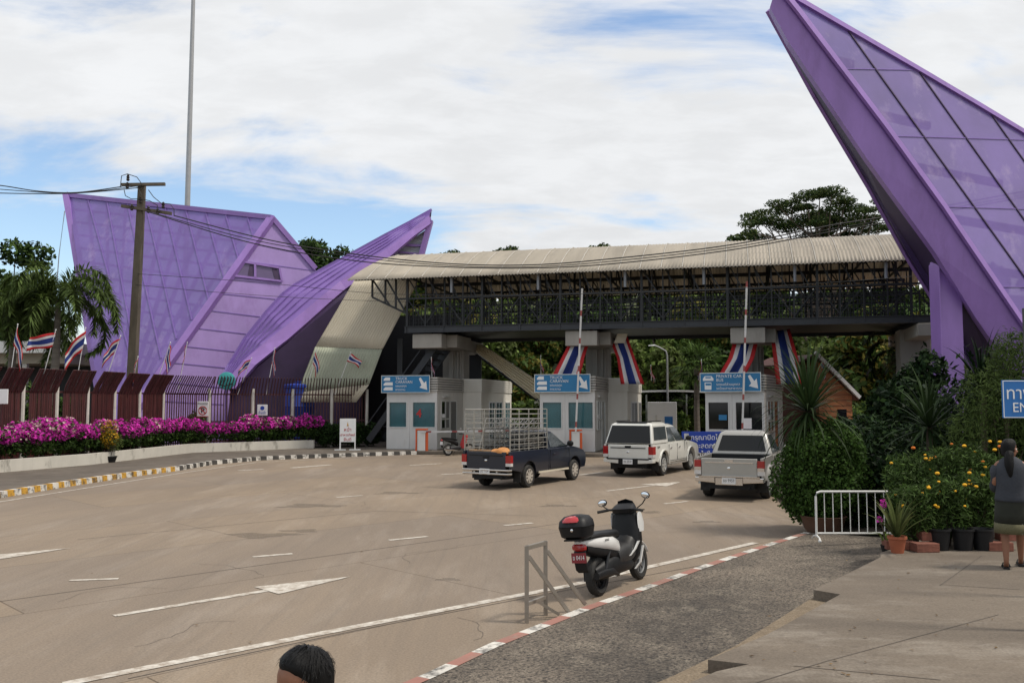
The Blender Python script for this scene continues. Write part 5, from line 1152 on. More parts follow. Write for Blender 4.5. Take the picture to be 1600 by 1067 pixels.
# ================================================================ vehicles  (local frame: x forward from the rear bumper, y to the left)
def arc(cx, cz, r, a0, a1, n=10): return [(cx+r*math.cos(R(a0+(a1-a0)*i/n)), cz+r*math.sin(R(a0+(a1-a0)*i/n))) for i in range(n+1)]
def extr(b, prof, y0, y1): b.prism([(x, y0, z) for x, z in prof], (0, y1-y0, 0))
def wheel(par, x, y, r, w, spokes, rimm, side):
    b = MB(); k = side
    b.lathe([(r*.62, -w/2), (r*.9, -w/2), (r*.985, -w*.36), (r, -w*.2), (r, w*.2), (r*.985, w*.36), (r*.9, w/2), (r*.62, w/2), (r*.62, -w/2)], (0, 0, 0), 28, 'Y')
    o = b.build('wheel', m_rubber, par, smooth=True); o.location = (x, y, r)
    b = MB(); yo = k*w*.5
    b.lathe([(r*.64, yo), (r*.60, yo+k*.006), (r*.57, yo-k*.03), (r*.55, yo-k*.09), (0, yo-k*.09)], (0, 0, 0), 28, 'Y')
    for i in range(spokes):
        a = 2*math.pi*i/spokes; d = Vector((math.cos(a), 0, math.sin(a))); b.bar(d*.03+Vector((0, yo-k*.02, 0)), d*r*.58+Vector((0, yo-k*.015, 0)), r*.16, .05, up=(0, 1, 0))
    b.lathe([(0, yo+k*.005), (r*.13, yo), (r*.17, yo-k*.03), (r*.17, yo-k*.08)], (0, 0, 0), 14, 'Y')
    b.build('rim', rimm, o, smooth=True)
    b = MB(); b.lathe([(0, yo-k*.085), (r*.58, yo-k*.085)], (0, 0, 0), 20, 'Y'); b.build('brake_disc', m_black, o)
    return o
def face_pane(b, c, i0, i1, j0, j1, off, rnd=0):    # pane on a quad (bl, br, tr, tl), fractions along and up
    bl, br, tr, tl = [Vector(p) for p in c]; n = (br-bl).cross(tl-bl).normalized()
    f = lambda s, t: lerp(lerp(bl, br, s), lerp(tl, tr, s), t)+n*off
    b.quad(f(i0, j0), f(i1, j0), f(i1, j1), f(i0, j1))
def bulge(o, k=.028):
    bm = bmesh.new(); bm.from_mesh(o.data)
    for z in (.55, .66, .78, .88, .98):
        bmesh.ops.bisect_plane(bm, geom=bm.verts[:]+bm.edges[:]+bm.faces[:], plane_co=(0, 0, z), plane_no=(0, 0, 1))
    for v in bm.verts:
        if abs(v.co.y) > .5: v.co.y *= 1-k*((v.co.z-.80)/.34)**2
    bm.to_mesh(o.data); bm.free(); o.data.shade_smooth(); o.data.set_sharp_from_angle(angle=R(38))
def pickup(label, loc, th, paint, kind):
    t = thing('pickup_truck', label, 'pickup truck', loc, R(90-th), 'pickup trucks driving to the gate')
    Wd = {'single': 1.72, 'double': 1.84, 'extra': 1.80}[kind]; H = {'single': 1.70, 'double': 1.80, 'extra': 1.78}[kind]; r = {'single': .345, 'double': .385, 'extra': .375}[kind]
    Lg = 5.05 if kind != 'double' else 5.2; xr = 1.18; xf = xr+3.05; xb = {'single': 2.42, 'double': 1.62, 'extra': 1.95}[kind]; xw = {'single': 3.85, 'double': 3.78, 'extra': 3.8}[kind]; ra = r+.10; hb = 1.13; y = Wd/2; rk = .44
    ta = lambda cx: [(cx+ra*math.cos(R(a)), r+.02+ra*math.sin(R(a))) for a in np.linspace(-5, 185, 15)]
    # front body: cab lower half, bonnet and nose
    prof = [(xb, rk), (xb, hb-.02), (xw, hb+.0), (xw+.25, hb+.01), (xf+.25, hb-.05), (Lg-.2, hb-.14), (Lg-.04, hb-.28), (Lg, .62), (Lg-.04, .42), (xf+ra+.02, .40)]+ta(xf)[::1][0:15]+[(xf-ra-.02, rk)]
    b = MB(); extr(b, prof, -y, y); body = b.build('body', paint, t, smooth=True, bevel=.055, seg=3); bulge(body)
    # load bed
    sp = [(.07, .60), (.05, hb), (xb-.02, hb), (xb-.02, rk), (xr+ra+.02, rk)]+ta(xr)+[(xr-ra-.02, .5)]
    for s in (-1, 1):
        b = MB(); extr(b, sp, s*y, s*(y-.07)); bulge(b.build('bed_side', paint, t, smooth=True, bevel=.03, seg=2))
    b = MB(); b.bx(.08, xb-.02, -y+.08, y-.08, .70, .76); b.bx(xb-.1, xb-.03, -y+.075, y-.075, .76, hb); b.build('bed_floor', m_black, t)
    b = MB(); b.bx(.3, Lg-.5, -.45, .45, .34, .62); b.bx(.2, .9, -.6, .6, .30, .52); b.tube([(.1, -.5, .33), (1.2, -.45, .36)], .035, 8); b.build('underbody', m_black, t)
    b = MB(); tw = y-.17; b.bx(.035, .10, -tw, tw, .60, hb-.015); tg = b.build('tailgate', paint, t, smooth=True, bevel=.018)
    b = MB(); b.bx(.022, .034, -tw+.1, tw-.1, hb-.14, hb-.11) ; b.bx(.02, .034, -.11, .11, hb-.13 if kind != 'single' else .92, hb-.05 if kind != 'single' else .98); b.build('handle', m_black if kind != 'extra' else m_chrome, tg)
    b = MB(); b.ball((.03, 0, .86), (.012, .05, .035), 10, 6); b.build('badge', m_chrome, tg, smooth=True)
    for s in (-1, 1):
        b = MB(); b.cur = 0; lo, hi = (.68, 1.06) if kind != 'single' else (.70, 1.02)
        seq = [(lo, lo+(hi-lo)*.28, 1), (lo+(hi-lo)*.28, lo+(hi-lo)*.52, 0 if kind != 'extra' else 2), (lo+(hi-lo)*.52, hi, 0)]
        for z0, z1, mi in seq:
            b.cur = mi; b.bx(.025, .28 if kind == 'double' else .16, s*(y-.165), s*(y+.012), z0, z1)
        b.build('tail_light', [pm('lamp_red', (.33, .012, .012), .15, .1, 6, spec=.8), pm('lamp_clear', (.6, .58, .56), .15, .1, 6), m_chrome], t, fix=False)
    # bumper, plate
    b = MB()
    if kind == 'single':
        for z in (.58, .47): b.tube([(.12, -y+.02, z), (0, -y+.06, z), (-.03, 0, z), (0, y-.06, z), (.12, y-.02, z)], .032, 8)
        b.bar((.0, -.4, .52), (.2, -.4, .52), .05); b.bar((0, .4, .52), (.2, .4, .52), .05); b.build('rear_bumper', m_ss, t, smooth=True)
        px, pz = -.045, .535
    else:
        for s in (-1, 1):
            b = MB(); b.loft([[(.01 if i else .30, s*yy, z) for yy, z in ((.36, .46), (y, .50), (y, .62), (.36, .63))] for i in (0, 1)])
            b.build('rear_bumper', m_chrome if kind == 'extra' else paint, t, bevel=.02)
        b = MB(); b.bx(.01, .3, -.355, .355, .42, .60); b.bx(-.03, .06, -y+.1, y-.1, .625, .655) if kind == 'extra' else b.bx(0.0, .08, -y+.15, y-.15, .60, .645); b.build('bumper_step', m_black if kind != 'extra' else m_chrome, t)
        px, pz = -.005, .53
    b = MB(); b.bx(px-.008, px+.004, -.18, .18, pz-.085, pz+.085); pl = b.build('number_plate', m_signw, t, bevel=.004)
    txt = {'single': 'บร 1134', 'double': 'กฉ 2510', 'extra': 'ขข 9959'}[kind]
    text('plate_lettering', txt, m_black, (px-.0095, 0, pz+.005), (0, -1, 0), (0, 0, 1), .115, pl, ext=.001, world=False, width=.29)
    # cab
    yb, yt = y-.04, y-.24; x0, x1 = xb+.0, xw+.05; rx0, rx1 = xb+.16, xw-.88; zt = H-.05
    if kind == 'extra': rx0 = xb+.30
    ring = lambda xa, xc, yy, z: [(xa, -yy, z), (xc, -yy*.985, z), (xc, yy*.985, z), (xa, yy, z)]
    b = MB(); b.loft([ring(x0, x1, yb, hb-.03), ring(rx0, rx1, yt, zt), ring(rx0+.10, rx1-.25, yt-.13, H)]); cab = b.build('cab', paint, t, smooth=True, bevel=.075, seg=3)
    bl = lambda p: Vector(p)
    RGT = [(x0, -yb, hb-.03), (x1, -yb*.985, hb-.03), (rx1, -yt*.985, zt), (rx0, -yt, zt)]; LFT = [(x1, yb*.985, hb-.03), (x0, yb, hb-.03), (rx0, yt, zt), (rx1, yt*.985, zt)]
    BCK = [(x0, yb, hb-.03), (x0, -yb, hb-.03), (rx0, -yt, zt), (rx0, yt, zt)]; FRT = [(x1, -yb, hb-.03), (x1, yb, hb-.03), (rx1, yt, zt), (rx1, -yt, zt)]
    if kind == 'single': spl = [(.10, .93)]
    elif kind == 'double': spl = [(.05, .44), (.48, .93)]
    else: spl = [(.08, .36), (.42, .93)]
    for (s0, s1) in spl:
        for S, fl_ in ((RGT, 0), (LFT, 1)):
            b = MB(); a0, a1_ = (s0, s1) if not fl_ else (1-s1, 1-s0); face_pane(b, S, a0, a1_, .12, .90, .012); b.build('side_window', m_glasscar, cab, solid=.006)
    b = MB(); face_pane(b, BCK, .09, .91, .18, .86, .016); b.build('rear_window', m_darkglass, cab, solid=.006)
    b = MB(); face_pane(b, FRT, .06, .94, .06, .93, .014); b.build('windscreen', m_glasscar, cab, solid=.006)
    # doors: seams, handles
    b = MB(); xs = [x0+.10, x0+(x1-x0)*.46, x1-.08] if kind != 'single' else [x0+.08, x1-.10]
    for s in (-1, 1):
        for xx in xs: b.bx(xx-.006, xx+.006, s*(y-.01), s*(y+.003), .50, hb-.04)
        b.bx(x0+.1, x1-.08, s*(y-.01), s*(y+.003), .495, .507)
    b.build('door_seam', m_black, body)
    for s in (-1, 1):
        for xx in ([x0+.22, x0+(x1-x0)*.46+.14] if kind == 'double' else [x0+.24]):
            b = MB(); b.bx(xx, xx+.16, s*(y+.002), s*(y+.028), hb-.19, hb-.155); b.build('door_handle', m_chrome if kind == 'double' else paint, body, bevel=.008)
        b = MB(); b.ball((x1-.28, s*(y+.13), hb+.12), (.07, .12, .10), 10, 7); b.bar((x1-.26, s*(y-.05), hb+.04), (x1-.27, s*(y+.08), hb+.08), .04); b.build('door_mirror', m_black if kind != 'extra' else paint, t, smooth=True)
        b = MB(); b.lathe([(0, 0), (.10, .0), (.13, -.05)], (0, 0, 0), 12, 'X'); o = b.build('headlight', pm('lamp_clear', (.6, .58, .56), .15), t, smooth=True); o.location = (Lg-.14, s*(y-.22), .80); o.scale = (1, 1.4, 1)
        if kind != 'single':
            b = MB(); b.bx(xr+ra+.12, xf-ra-.1, s*(y-.08), s*(y+.07), .36, .40); b.build('side_step', m_ss if kind == 'double' else m_black, t, bevel=.015)
        else:
            b = MB(); b.bx(xr+ra+.1, xf-ra-.06, s*(y-.02), s*(y+.02), .40, .455); b.build('sill_trim', m_tan, t)
        if kind == 'extra' or kind == 'double':
            for cx in (xr, xf):
                b = MB(); pts = [(cx+(ra+.02)*math.cos(R(a)), s*(y+.012), r+.02+(ra+.02)*math.sin(R(a))) for a in np.linspace(-2, 182, 15)]; b.tube(pts, .05 if kind == 'extra' else .03, 6); b.build('wheel_arch', paint, t, smooth=True)
        b = MB(); b.bx(xr-ra-.08, xr-ra-.06, s*(y-.28), s*(y-.02), .20, .50); b.build('mud_flap', m_rubber, t)
        for cx in (xr, xf):
            wheel(t, cx, s*(y-.13), r, .24, {'single': 8, 'double': 6, 'extra': 6}[kind], {'single': pm('steel_rim', (.42, .38, .33), .5, .15, 5), 'double': m_alu, 'extra': m_alu}[kind], s)
            b = MB(); b.lathe([(ra+.01, -.02), (ra+.03, -.02), (ra+.03, .3), (ra+.01, .3)], (0, 0, 0), 22, 'Y'); 
    return t, dict(y=y, hb=hb, xb=xb, H=H)
m_glasscar = pm('car_glass', (.05, .06, .065), .05, .3, 1, spec=.9)
def carpaint(name, c, metal=.0, rough=.28): return pm(name, c, rough, .05, 2, metal=metal, coat=.3 if c[0] < .1 else .7, dirt=((.16, .13, .1), 1.2, .6, .2, .22))
navy, nd = pickup('navy blue single cab pickup with a tall wire cage on its bed', (-.80, 27.0, 0), 31, carpaint('navy_paint', (.009, .013, .025)), 'single')
white, wd = pickup('white double cab pickup with a hard canopy over its bed', (4.025, 31.39, 0), 29, carpaint('white_car_paint', (.68, .67, .62)), 'double')
silver, sd_ = pickup('silver open-bed pickup partly hidden by the rounded shrub', (5.71, 23.79, 0), 24, carpaint('silver_paint', (.37, .355, .325), .35, .33), 'extra')
# cage on the navy pickup
b = MB(); y = nd['y']-.05; z0, z1 = nd['hb'], 2.38; xb = nd['xb']-.06
for s in (-1, 1):
    for x in (.10, .62, 1.2, 1.8, xb): b.tube([(x, s*y, z0-.3), (x, s*y, z1)], .018, 6)
    for k in range(9): b.tube([(.10, s*y, z0+.06+k*(z1-z0-.06)/8), (xb, s*y, z0+.06+k*(z1-z0-.06)/8)], .0095, 5)
for x in (xb,):
    for k in range(9): b.tube([(x, -y, z0+.06+k*(z1-z0-.06)/8), (x, y, z0+.06+k*(z1-z0-.06)/8)], .0095, 5)
for x in (.10, .9, 1.7, xb): b.tube([(x, -y, z1), (x, y, z1)], .014, 6)
cg = b.build('wire_cage', pm('galvanised_wire', (.36, .34, .30), .4, .15, 6, metal=.5), navy)
b = MB()   # half-open rear gate with a ladder of rods
for k in range(7): b.tube([(.09, y-.02, z0+.1+k*.19), (.09, .15, z0+.1+k*.19)], .0115, 5)
for yy in (y-.02, .5, .15): b.tube([(.09, yy, z0+.02), (.09, yy, z1-.05)], .014, 5)
b.tube([(.3, .42, z0), (.5, .28, z0+1.0)], .02, 5); b.build('cage_gate', MATS['galvanised_wire'], navy)
# stacked wire racks inside the cage
Mw = Matrix.Translation(navy.location) @ Matrix.Rotation(navy.rotation_euler.z, 4, 'Z')
first = None
for lvl in range(4):
    for col in range(2):
        lab = ('bottom', 'second', 'third', 'top')[lvl]+' wire rack in the '+('front', 'rear')[col]+' stack inside the cage on the navy pickup'
        loc = Mw @ Vector((1.98-col*.62, -.02, .765+.335*lvl))
        if first is None:
            first = thing('wire_rack', lab, 'rack', loc, navy.rotation_euler.z, 'wire racks on the navy pickup'); b = MB()
            for z in (0.01, .16, .31):
                for xx in np.linspace(-.28, .28, 3): b.bar((xx, -.72, z), (xx, .72, z), .014)
                for yy in np.linspace(-.72, .72, 9): b.bar((-.28, yy, z), (.28, yy, z), .012)
            for yy in np.linspace(-.72, .72, 9):
                for xx in (-.28, .28): b.bar((xx, yy, 0), (xx, yy, .33), .012)
                b.bar((-.28, yy, 0), (.28, yy, .31), .01)
            b.build('wire_frame', pm('grey_wire', (.34, .33, .31), .4, .15, 5, metal=.6), first)
            b = MB(); b.bx(-.27, .27, -.7, .7, .012, .02); b.build('tray', m_black, first)
        else: copy_tree(first, loc, navy.rotation_euler.z, label=lab)
loc = Mw @ Vector((.22, -.42, 1.02)); b = MB(); rgs = random.Random(3)
b.ball((0, 0, .08), (.2, .34, .13), 14, 9)
for v in range(len(b.v)): x, yv, z = b.v[v]; k = 1+.18*math.sin(yv*14+x*9)*math.cos(z*18); b.v[v] = (x*k, yv, z*k)
o = tag(b.build('orange_sack', pm('orange_sack_cloth', (.62, .27, .08), .7, .2, 5, bump=.3), smooth=True), 'crumpled orange sack lying on the tail of the navy pickup', 'sack'); o.location = loc; o.rotation_euler = (0, 0, navy.rotation_euler.z)
b = MB(); b.bx(.12, .5, .1, .6, .9, 1.0)
loc = Mw @ Vector((.35, .35, 1.12)); b = MB()
for i in range(3): b.ball((rgs.uniform(-.1, .1), -.25+i*.25, 0), (.16, .2, .05), 10, 6)
o = tag(b.build('brown_sacking', pm('brown_cloth', (.20, .12, .06), .8, .2, 5), smooth=True), 'brown sacking heaped behind the cage gate of the navy pickup', 'sack'); o.location = loc; o.rotation_euler = (0, 0, navy.rotation_euler.z)
# hard canopy of the white pickup
yy, hb, xb, H = wd['y'], wd['hb'], wd['xb'], wd['H']
ring = lambda xa, xc, y_, z: [(xa, -y_, z), (xc, -y_, z), (xc, y_, z), (xa, y_, z)]
wp = MATS['white_car_paint']; b = MB(); b.loft([ring(.07, xb+.10, yy-.03, hb+.012), ring(.36, xb+.22, yy-.17, H+.02), ring(.48, xb+.2, yy-.30, H+.08)]); cn = b.build('canopy', wp, white, smooth=True, bevel=.04, seg=3)
B_ = [(.07, yy-.03, hb+.012), (.07, -yy+.03, hb+.012), (.36, -yy+.17, H+.02), (.36, yy-.17, H+.02)]; S_ = [(.07, -yy+.03, hb+.012), (xb+.10, -yy+.03, hb+.012), (xb+.22, -yy+.17, H+.02), (.36, -yy+.17, H+.02)]
b = MB(); face_pane(b, B_, .04, .96, .03, .92, .012); b.build('rear_window', m_darkglass, cn, solid=.008)
b = MB(); face_pane(b, S_, .10, .90, .2, .86, .012); b.build('side_window', m_glasscar, cn, solid=.008)
S2 = [(xb+.10, yy-.03, hb+.012), (.07, yy-.03, hb+.012), (.36, yy-.17, H+.02), (xb+.22, yy-.17, H+.02)]; b = MB(); face_pane(b, S2, .10, .90, .2, .86, .012); b.build('side_window', m_glasscar, cn, solid=.008)
b = MB(); 
for s in (-1, 1): b.bar((.5, s*(yy-.32), H+.12), (xb+.1, s*(yy-.32), H+.12), .04, .03)
b.bx(.40, .9, -yy+.35, yy-.35, H+.085, H+.10); b.build('roof_rail', m_black, cn)
text('side_lettering', '4x4', m_black, (.62, -yy-.004, hb-.10), (1, 0, 0), (0, 0, 1), .14, white, ext=.001, world=False, width=.26)
# ================================================================ scooter in the foreground
def eloft(b, rings, n=14, pw=.75):           # rings: (x, z, half width, half height[, y])
    rr = []
    for q in rings:
        x, z, hw, hh = q[:4]; y_ = q[4] if len(q) > 4 else 0; ring = []
        for i in range(n):
            a = 2*math.pi*i/n; c, s = math.cos(a), math.sin(a)
            ring.append((x, y_+hw*math.copysign(abs(c)**pw, c), z+hh*math.copysign(abs(s)**pw, s)))
        rr.append(ring)
    b.loft(rr)
def zloft(b, rings, n=14, pw=.7):            # rings: (z, x centre, half length, half width)
    b.loft([[(xc+hl*math.copysign(abs(math.cos(2*math.pi*i/n))**pw, math.cos(2*math.pi*i/n)), hw*math.copysign(abs(math.sin(2*math.pi*i/n))**pw, math.sin(2*math.pi*i/n)), z) for i in range(n)] for z, xc, hl, hw in rings])
scw = pm('scooter_white', (.68, .67, .65), .25, .05, 3, coat=.5); scb = pm('scooter_black', (.008, .008, .009), .5, .2, 6, spec=.3); scg = pm('scooter_grey', (.022, .021, .021), .5, .15, 5)
g = G(936, 931); scoot = thing('parked_scooter', 'white and black scooter with a red-lensed top box parked beside the painted kerb', 'scooter', (g.x, g.y+.02, 0), R(90-32)); scoot.rotation_euler = (R(-6), 0, R(90-32))
def bwheel(par, x, r, w, n, rm, y_=0):
    b = MB(); b.lathe([(r*.66, -w*.42), (r*.84, -w*.5), (r*.95, -w*.36), (r, 0), (r*.95, w*.36), (r*.84, w*.5), (r*.66, w*.42), (r*.66, -w*.42)], n=30, axis='Y'); o = b.build('wheel', m_rubber, par, smooth=True); o.location = (x, y_, r)
    b = MB(); b.lathe([(r*.68, -w*.34), (r*.6, -w*.2), (r*.6, w*.2), (r*.68, w*.34)], n=28, axis='Y')
    for i in range(n):
        a = 2*math.pi*i/n; d = Vector((math.cos(a), 0, math.sin(a))); b.bar(d*.03, d*r*.63, .035, .03, up=(0, 1, 0))
    b.lathe([(0, -w*.45), (.045, -w*.45), (.045, w*.45), (0, w*.45)], n=12, axis='Y'); b.build('rim', rm, o, smooth=True)
bwheel(scoot, 0, .262, .135, 10, scb); bwheel(scoot, 1.34, .265, .115, 10, pm('rim_grey', (.20, .20, .2), .4, .1, 5, metal=.5))
b = MB(); eloft(b, [(-.46, .75, .04, .025), (-.40, .75, .085, .055), (-.2, .73, .14, .09), (.05, .70, .175, .115), (.28, .66, .185, .13), (.46, .60, .165, .12), (.60, .52, .10, .07)]); b.build('tail_fairing', scw, scoot, smooth=True, fix=True)
b = MB(); eloft(b, [(-.36, .67, .10, .05), (-.1, .62, .13, .09), (.2, .57, .15, .12), (.45, .50, .15, .12), (.58, .46, .12, .1)]); b.build('under_fairing', scb, scoot, smooth=True)
b = MB(); eloft(b, [(-.40, .80, .08, .02), (-.3, .81, .14, .04), (-.05, .81, .165, .05), (.15, .79, .17, .055), (.38, .77, .16, .06), (.56, .76, .12, .06), (.66, .72, .07, .04)]); b.build('seat', scb, scoot, smooth=True)
b = MB(); eloft(b, [(-.10, .30, .06, .08), (.06, .32, .13, .13), (.3, .36, .17, .16), (.55, .34, .17, .14), (.8, .30, .17, .09), (.95, .30, .12, .06)]); b.bx(-.08, .35, .08, .16, .2, .42); b.build('engine', scb, scoot, smooth=True)
b = MB(); eloft(b, [(.42, .44, .17, .13), (.62, .46, .19, .16), (.80, .46, .19, .15), (.96, .52, .18, .18), (1.04, .6, .15, .2)]); b.build('footboard', scg, scoot, smooth=True)
b = MB(); zloft(b, [(.30, 1.0, .10, .12), (.42, 1.02, .13, .19), (.6, 1.05, .12, .225), (.8, 1.07, .11, .22), (.95, 1.08, .10, .19), (1.03, 1.09, .09, .14)]); b.build('leg_shield', scb, scoot, smooth=True)
for s in (-1, 1):
    b = MB(); zloft(b, [(.72, 1.12, .09, .012), (.84, 1.12, .11, .016), (.96, 1.10, .08, .014), (1.0, 1.10, .04, .01)], pw=1)
    o = b.build('apron_panel', scw, scoot, smooth=True); o.location = (0, s*.212, 0)
    b = MB(); b.loft([[(x+dx, s*(y_+dy), z) for dx, dy in ((-.02, -.01), (.03, -.01), (.03, .012), (-.02, .012))] for x, y_, z in ((.70, .185, .43), (.86, .198, .50), (.97, .215, .60))]); b.build('white_strip', scw, scoot)
    b = MB(); b.loft([[(x+dx, s*(y_+dy), z) for dx, dy in ((-.02, -.01), (.025, -.01), (.025, .012), (-.02, .012))] for x, y_, z in ((.92, .15, .22), (1.0, .195, .30), (1.10, .215, .52))]); b.build('white_strip', scw, scoot)
    b = MB(); mz = .09 if s < 0 else 0; b.tube([(1.06, s*.15, 1.02), (1.10, s*.28, 1.05+mz*.7), (1.08, s*.34, 1.09+mz)], .009, 6); st_ = b.build('mirror_stem', scb, scoot, smooth=True)
    b = MB(); M = Matrix.Rotation(R(s*8), 3, 'Z') @ Matrix.Rotation(R(-s*14), 3, 'X'); b.ball((1.075, s*.35, 1.145+mz), (.02, .075, .052), 14, 8, M=M); mo = b.build('mirror', scb, st_, smooth=True)
    b = MB(); b.ball((1.062, s*.35, 1.145+mz), (.011, .064, .043), 14, 8, M=M); b.build('mirror_glass', pm('mirror_glass', (.8, .82, .85), .03, .02, 2, metal=1), mo, smooth=True)
    b = MB(); b.tube([(1.12, s*.075, .86), (1.33, s*.08, .28)], .022, 8); b.build('fork_leg', scg, scoot, smooth=True)
    b = MB(); b.tube([(.02, s*.115, .27), (.10, s*.13, .45), (.2, s*.13, .58)], .02, 8); b.build('rear_shock', m_steel, scoot, smooth=True)
b = MB(); b.tube([(.90, .35, 1.03), (.96, .2, 1.05), (1.02, 0, 1.04), (.96, -.2, 1.05), (.90, -.35, 1.03)], .016, 8); hb_ = b.build('handlebar', scb, scoot, smooth=True)
for s in (-1, 1):
    b = MB(); b.tube([(.965, s*.21, 1.05), (.895, s*.36, 1.03)], .021, 8); b.bar((1.0, s*.2, 1.05), (.97, s*.36, 1.035), .012); b.build('grip', m_rubber, hb_, smooth=True)
b = MB(); zloft(b, [(1.00, 1.06, .13, .17), (1.06, 1.05, .14, .18), (1.10, 1.09, .11, .15), (1.13, 1.13, .06, .12)]); b.build('dashboard', scb, scoot, smooth=True)
b = MB(); b.loft([[(1.16+.03, -.16, 1.0), (1.17+.06, 0, 1.0), (1.19, .16, 1.0), (1.18, .15, 1.0), (1.215, 0, 1.0), (1.18, -.15, 1.0)], [(1.11, -.12, 1.16), (1.14, 0, 1.19), (1.11, .12, 1.16), (1.10, .11, 1.16), (1.125, 0, 1.19), (1.10, -.11, 1.16)]]); b.build('windscreen', m_darkglass, scoot)
b = MB(); zloft(b, [(.62, 1.20, .05, .1), (.75, 1.24, .05, .16), (.9, 1.2, .05, .15)]); b.build('headlight', MATS['lamp_clear'], scoot, smooth=True)
b = MB()
for k in range(9):
    a0, a1_ = R(20+k*17), R(37+k*17); rr_ = .285
    b.add([(1.34+rr_*math.cos(a), yv, .265+rr_*math.sin(a)) for a in (a0, a1_) for yv in (-.065, .065)], [(0, 1, 3, 2)])
b.build('front_mudguard', scw, scoot, smooth=True, solid=.008)
b = MB(); eloft(b, [(-.475, .70, .06, .03), (-.455, .70, .09, .05), (-.40, .69, .10, .055)]); b.build('tail_light', pm('lamp_red', (.33, .012, .012), .15), scoot, smooth=True)
b = MB(); b.loft([[(x+dx, yv, z) for dx, yv in ((-.012, -w_), (.012, -w_), (.012, w_), (-.012, w_))] for x, z, w_ in ((-.40, .69, .08), (-.43, .55, .09), (-.40, .40, .085), (-.36, .36, .07))]); b.build('rear_mudguard', scb, scoot)
b = MB(); b.box((-.462, 0, .565), (.008, .21, .13)); pl = b.build('number_plate', pm('plate_red', (.22, .018, .025), .5, .1, 5), scoot)
text('plate_lettering', 'ข 0414', m_signw, (-.468, 0, .565), (0, -1, 0), (0, 0, 1), .085, pl, ext=.001, world=False, width=.17)
b = MB(); eloft(b, [(-.28, .30, .04, .05, -.14), (-.05, .31, .045, .052, -.145), (.2, .29, .04, .05, -.14), (.45, .22, .025, .03, -.1)]); b.build('exhaust', scb, scoot, smooth=True)
b = MB(); b.tube([(.55, .14, .2), (.50, .27, .03)], .012, 6); b.build('side_stand', m_steel, scoot)
b = MB(); b.bar((-.15, .1, .79), (-.48, .09, .80), .03); b.bar((-.15, -.1, .79), (-.48, -.09, .80), .03); b.bx(-.62, -.28, -.11, .11, .80, .82); rk = b.build('luggage_rack', scb, scoot)
tb = MB(); zloft(tb, [(.82, -.44, .13, .15), (.85, -.44, .175, .195), (.95, -.44, .195, .215), (.975, -.44, .20, .22)], 20, .6); bx_ = tb.build('top_box', scb, scoot, smooth=True)
tb = MB(); zloft(tb, [(.98, -.44, .198, .218), (1.05, -.435, .185, .205), (1.105, -.42, .14, .155), (1.125, -.41, .05, .06)], 20, .6); tb.build('lid', scb, bx_, smooth=True)
tb = MB(); zloft(tb, [(1.04, -.452, .190, .15), (1.06, -.452, .182, .15), (1.10, -.46, .14, .10), (1.115, -.46, .06, .05)], 20, .6); tb.build('red_lens', pm('lens_red', (.40, .015, .02), .12, .08, 5, spec=.8), bx_, smooth=True)
tb = MB(); tb.ball((-.637, -.03, .94), (.012, .022, .022), 10, 6); tb.build('lock', m_chrome, bx_, smooth=True)
text('side_script', 'NMAX', m_black, (.06, -.177, .73), (1, 0, 0), (0, 0, 1), .045, scoot, ext=.001, world=False)
# ---------------------------------------------------------------- small motorcycle behind the pickup
g = G(700, 712); mc = thing('parked_motorcycle', 'black and red motorcycle standing by the lowered barrier behind the navy pickup', 'motorcycle', (g.x, g.y, 0), R(38))
bwheel(mc, 0, .29, .08, 12, m_alu); bwheel(mc, 1.24, .29, .07, 12, m_alu)
b = MB(); eloft(b, [(-.35, .82, .05, .03), (-.1, .76, .10, .07), (.25, .68, .11, .1), (.55, .55, .09, .1)]); b.build('body', scb, mc, smooth=True)
b = MB(); eloft(b, [(-.38, .87, .06, .02), (-.1, .85, .11, .05), (.3, .80, .11, .05), (.5, .76, .07, .04)]); b.build('seat', scb, mc, smooth=True)
b = MB(); eloft(b, [(.1, .36, .12, .1), (.4, .36, .14, .13), (.7, .36, .1, .1)]); b.build('engine', m_steel, mc, smooth=True)
b = MB(); zloft(b, [(.35, .82, .06, .16), (.6, .90, .06, .22), (.85, 1.0, .07, .2), (1.0, 1.03, .08, .14)]); b.build('leg_shield', m_red, mc, smooth=True)
b = MB(); b.tube([(.88, .33, 1.03), (1.0, 0, 1.02), (.88, -.33, 1.03)], .016, 6); b.build('handlebar', scb, mc)
for s in (-1, 1):
    b = MB(); b.tube([(.95, s*.2, 1.03), (.95, s*.3, 1.22)], .008, 5); st_ = b.build('mirror_stem', scb, mc); b = MB(); b.ball((.94, s*.31, 1.26), (.02, .07, .05), 10, 6); b.build('mirror', m_chrome, st_, smooth=True)
    b = MB(); b.tube([(1.0, s*.07, .9), (1.24, s*.06, .29)], .022, 6); b.build('fork_leg', m_alu, mc)
b = MB(); b.ball((-.38, 0, .76), (.05, .09, .05), 10, 6); b.build('tail_light', MATS['lamp_red'], mc, smooth=True)
b = MB(); b.loft([[(x+dx, yv, z) for dx, yv in ((-.012, -.07), (.012, -.07), (.012, .07), (-.012, .07))] for x, z in ((-.30, .76), (-.37, .6), (-.33, .4))]); b.build('rear_mudguard', scb, mc)
b = MB(); b.box((-.385, 0, .62), (.008, .2, .16)); b.build('number_plate', m_signw, mc)
b = MB(); eloft(b, [(-.3, .33, .05, .05, -.14), (.1, .3, .05, .05, -.14), (.5, .25, .02, .02, -.08)]); b.build('exhaust', m_chrome, mc, smooth=True)
b = MB(); b.tube([(.5, .12, .2), (.45, .25, .02)], .012, 5); b.build('side_stand', m_steel, mc)
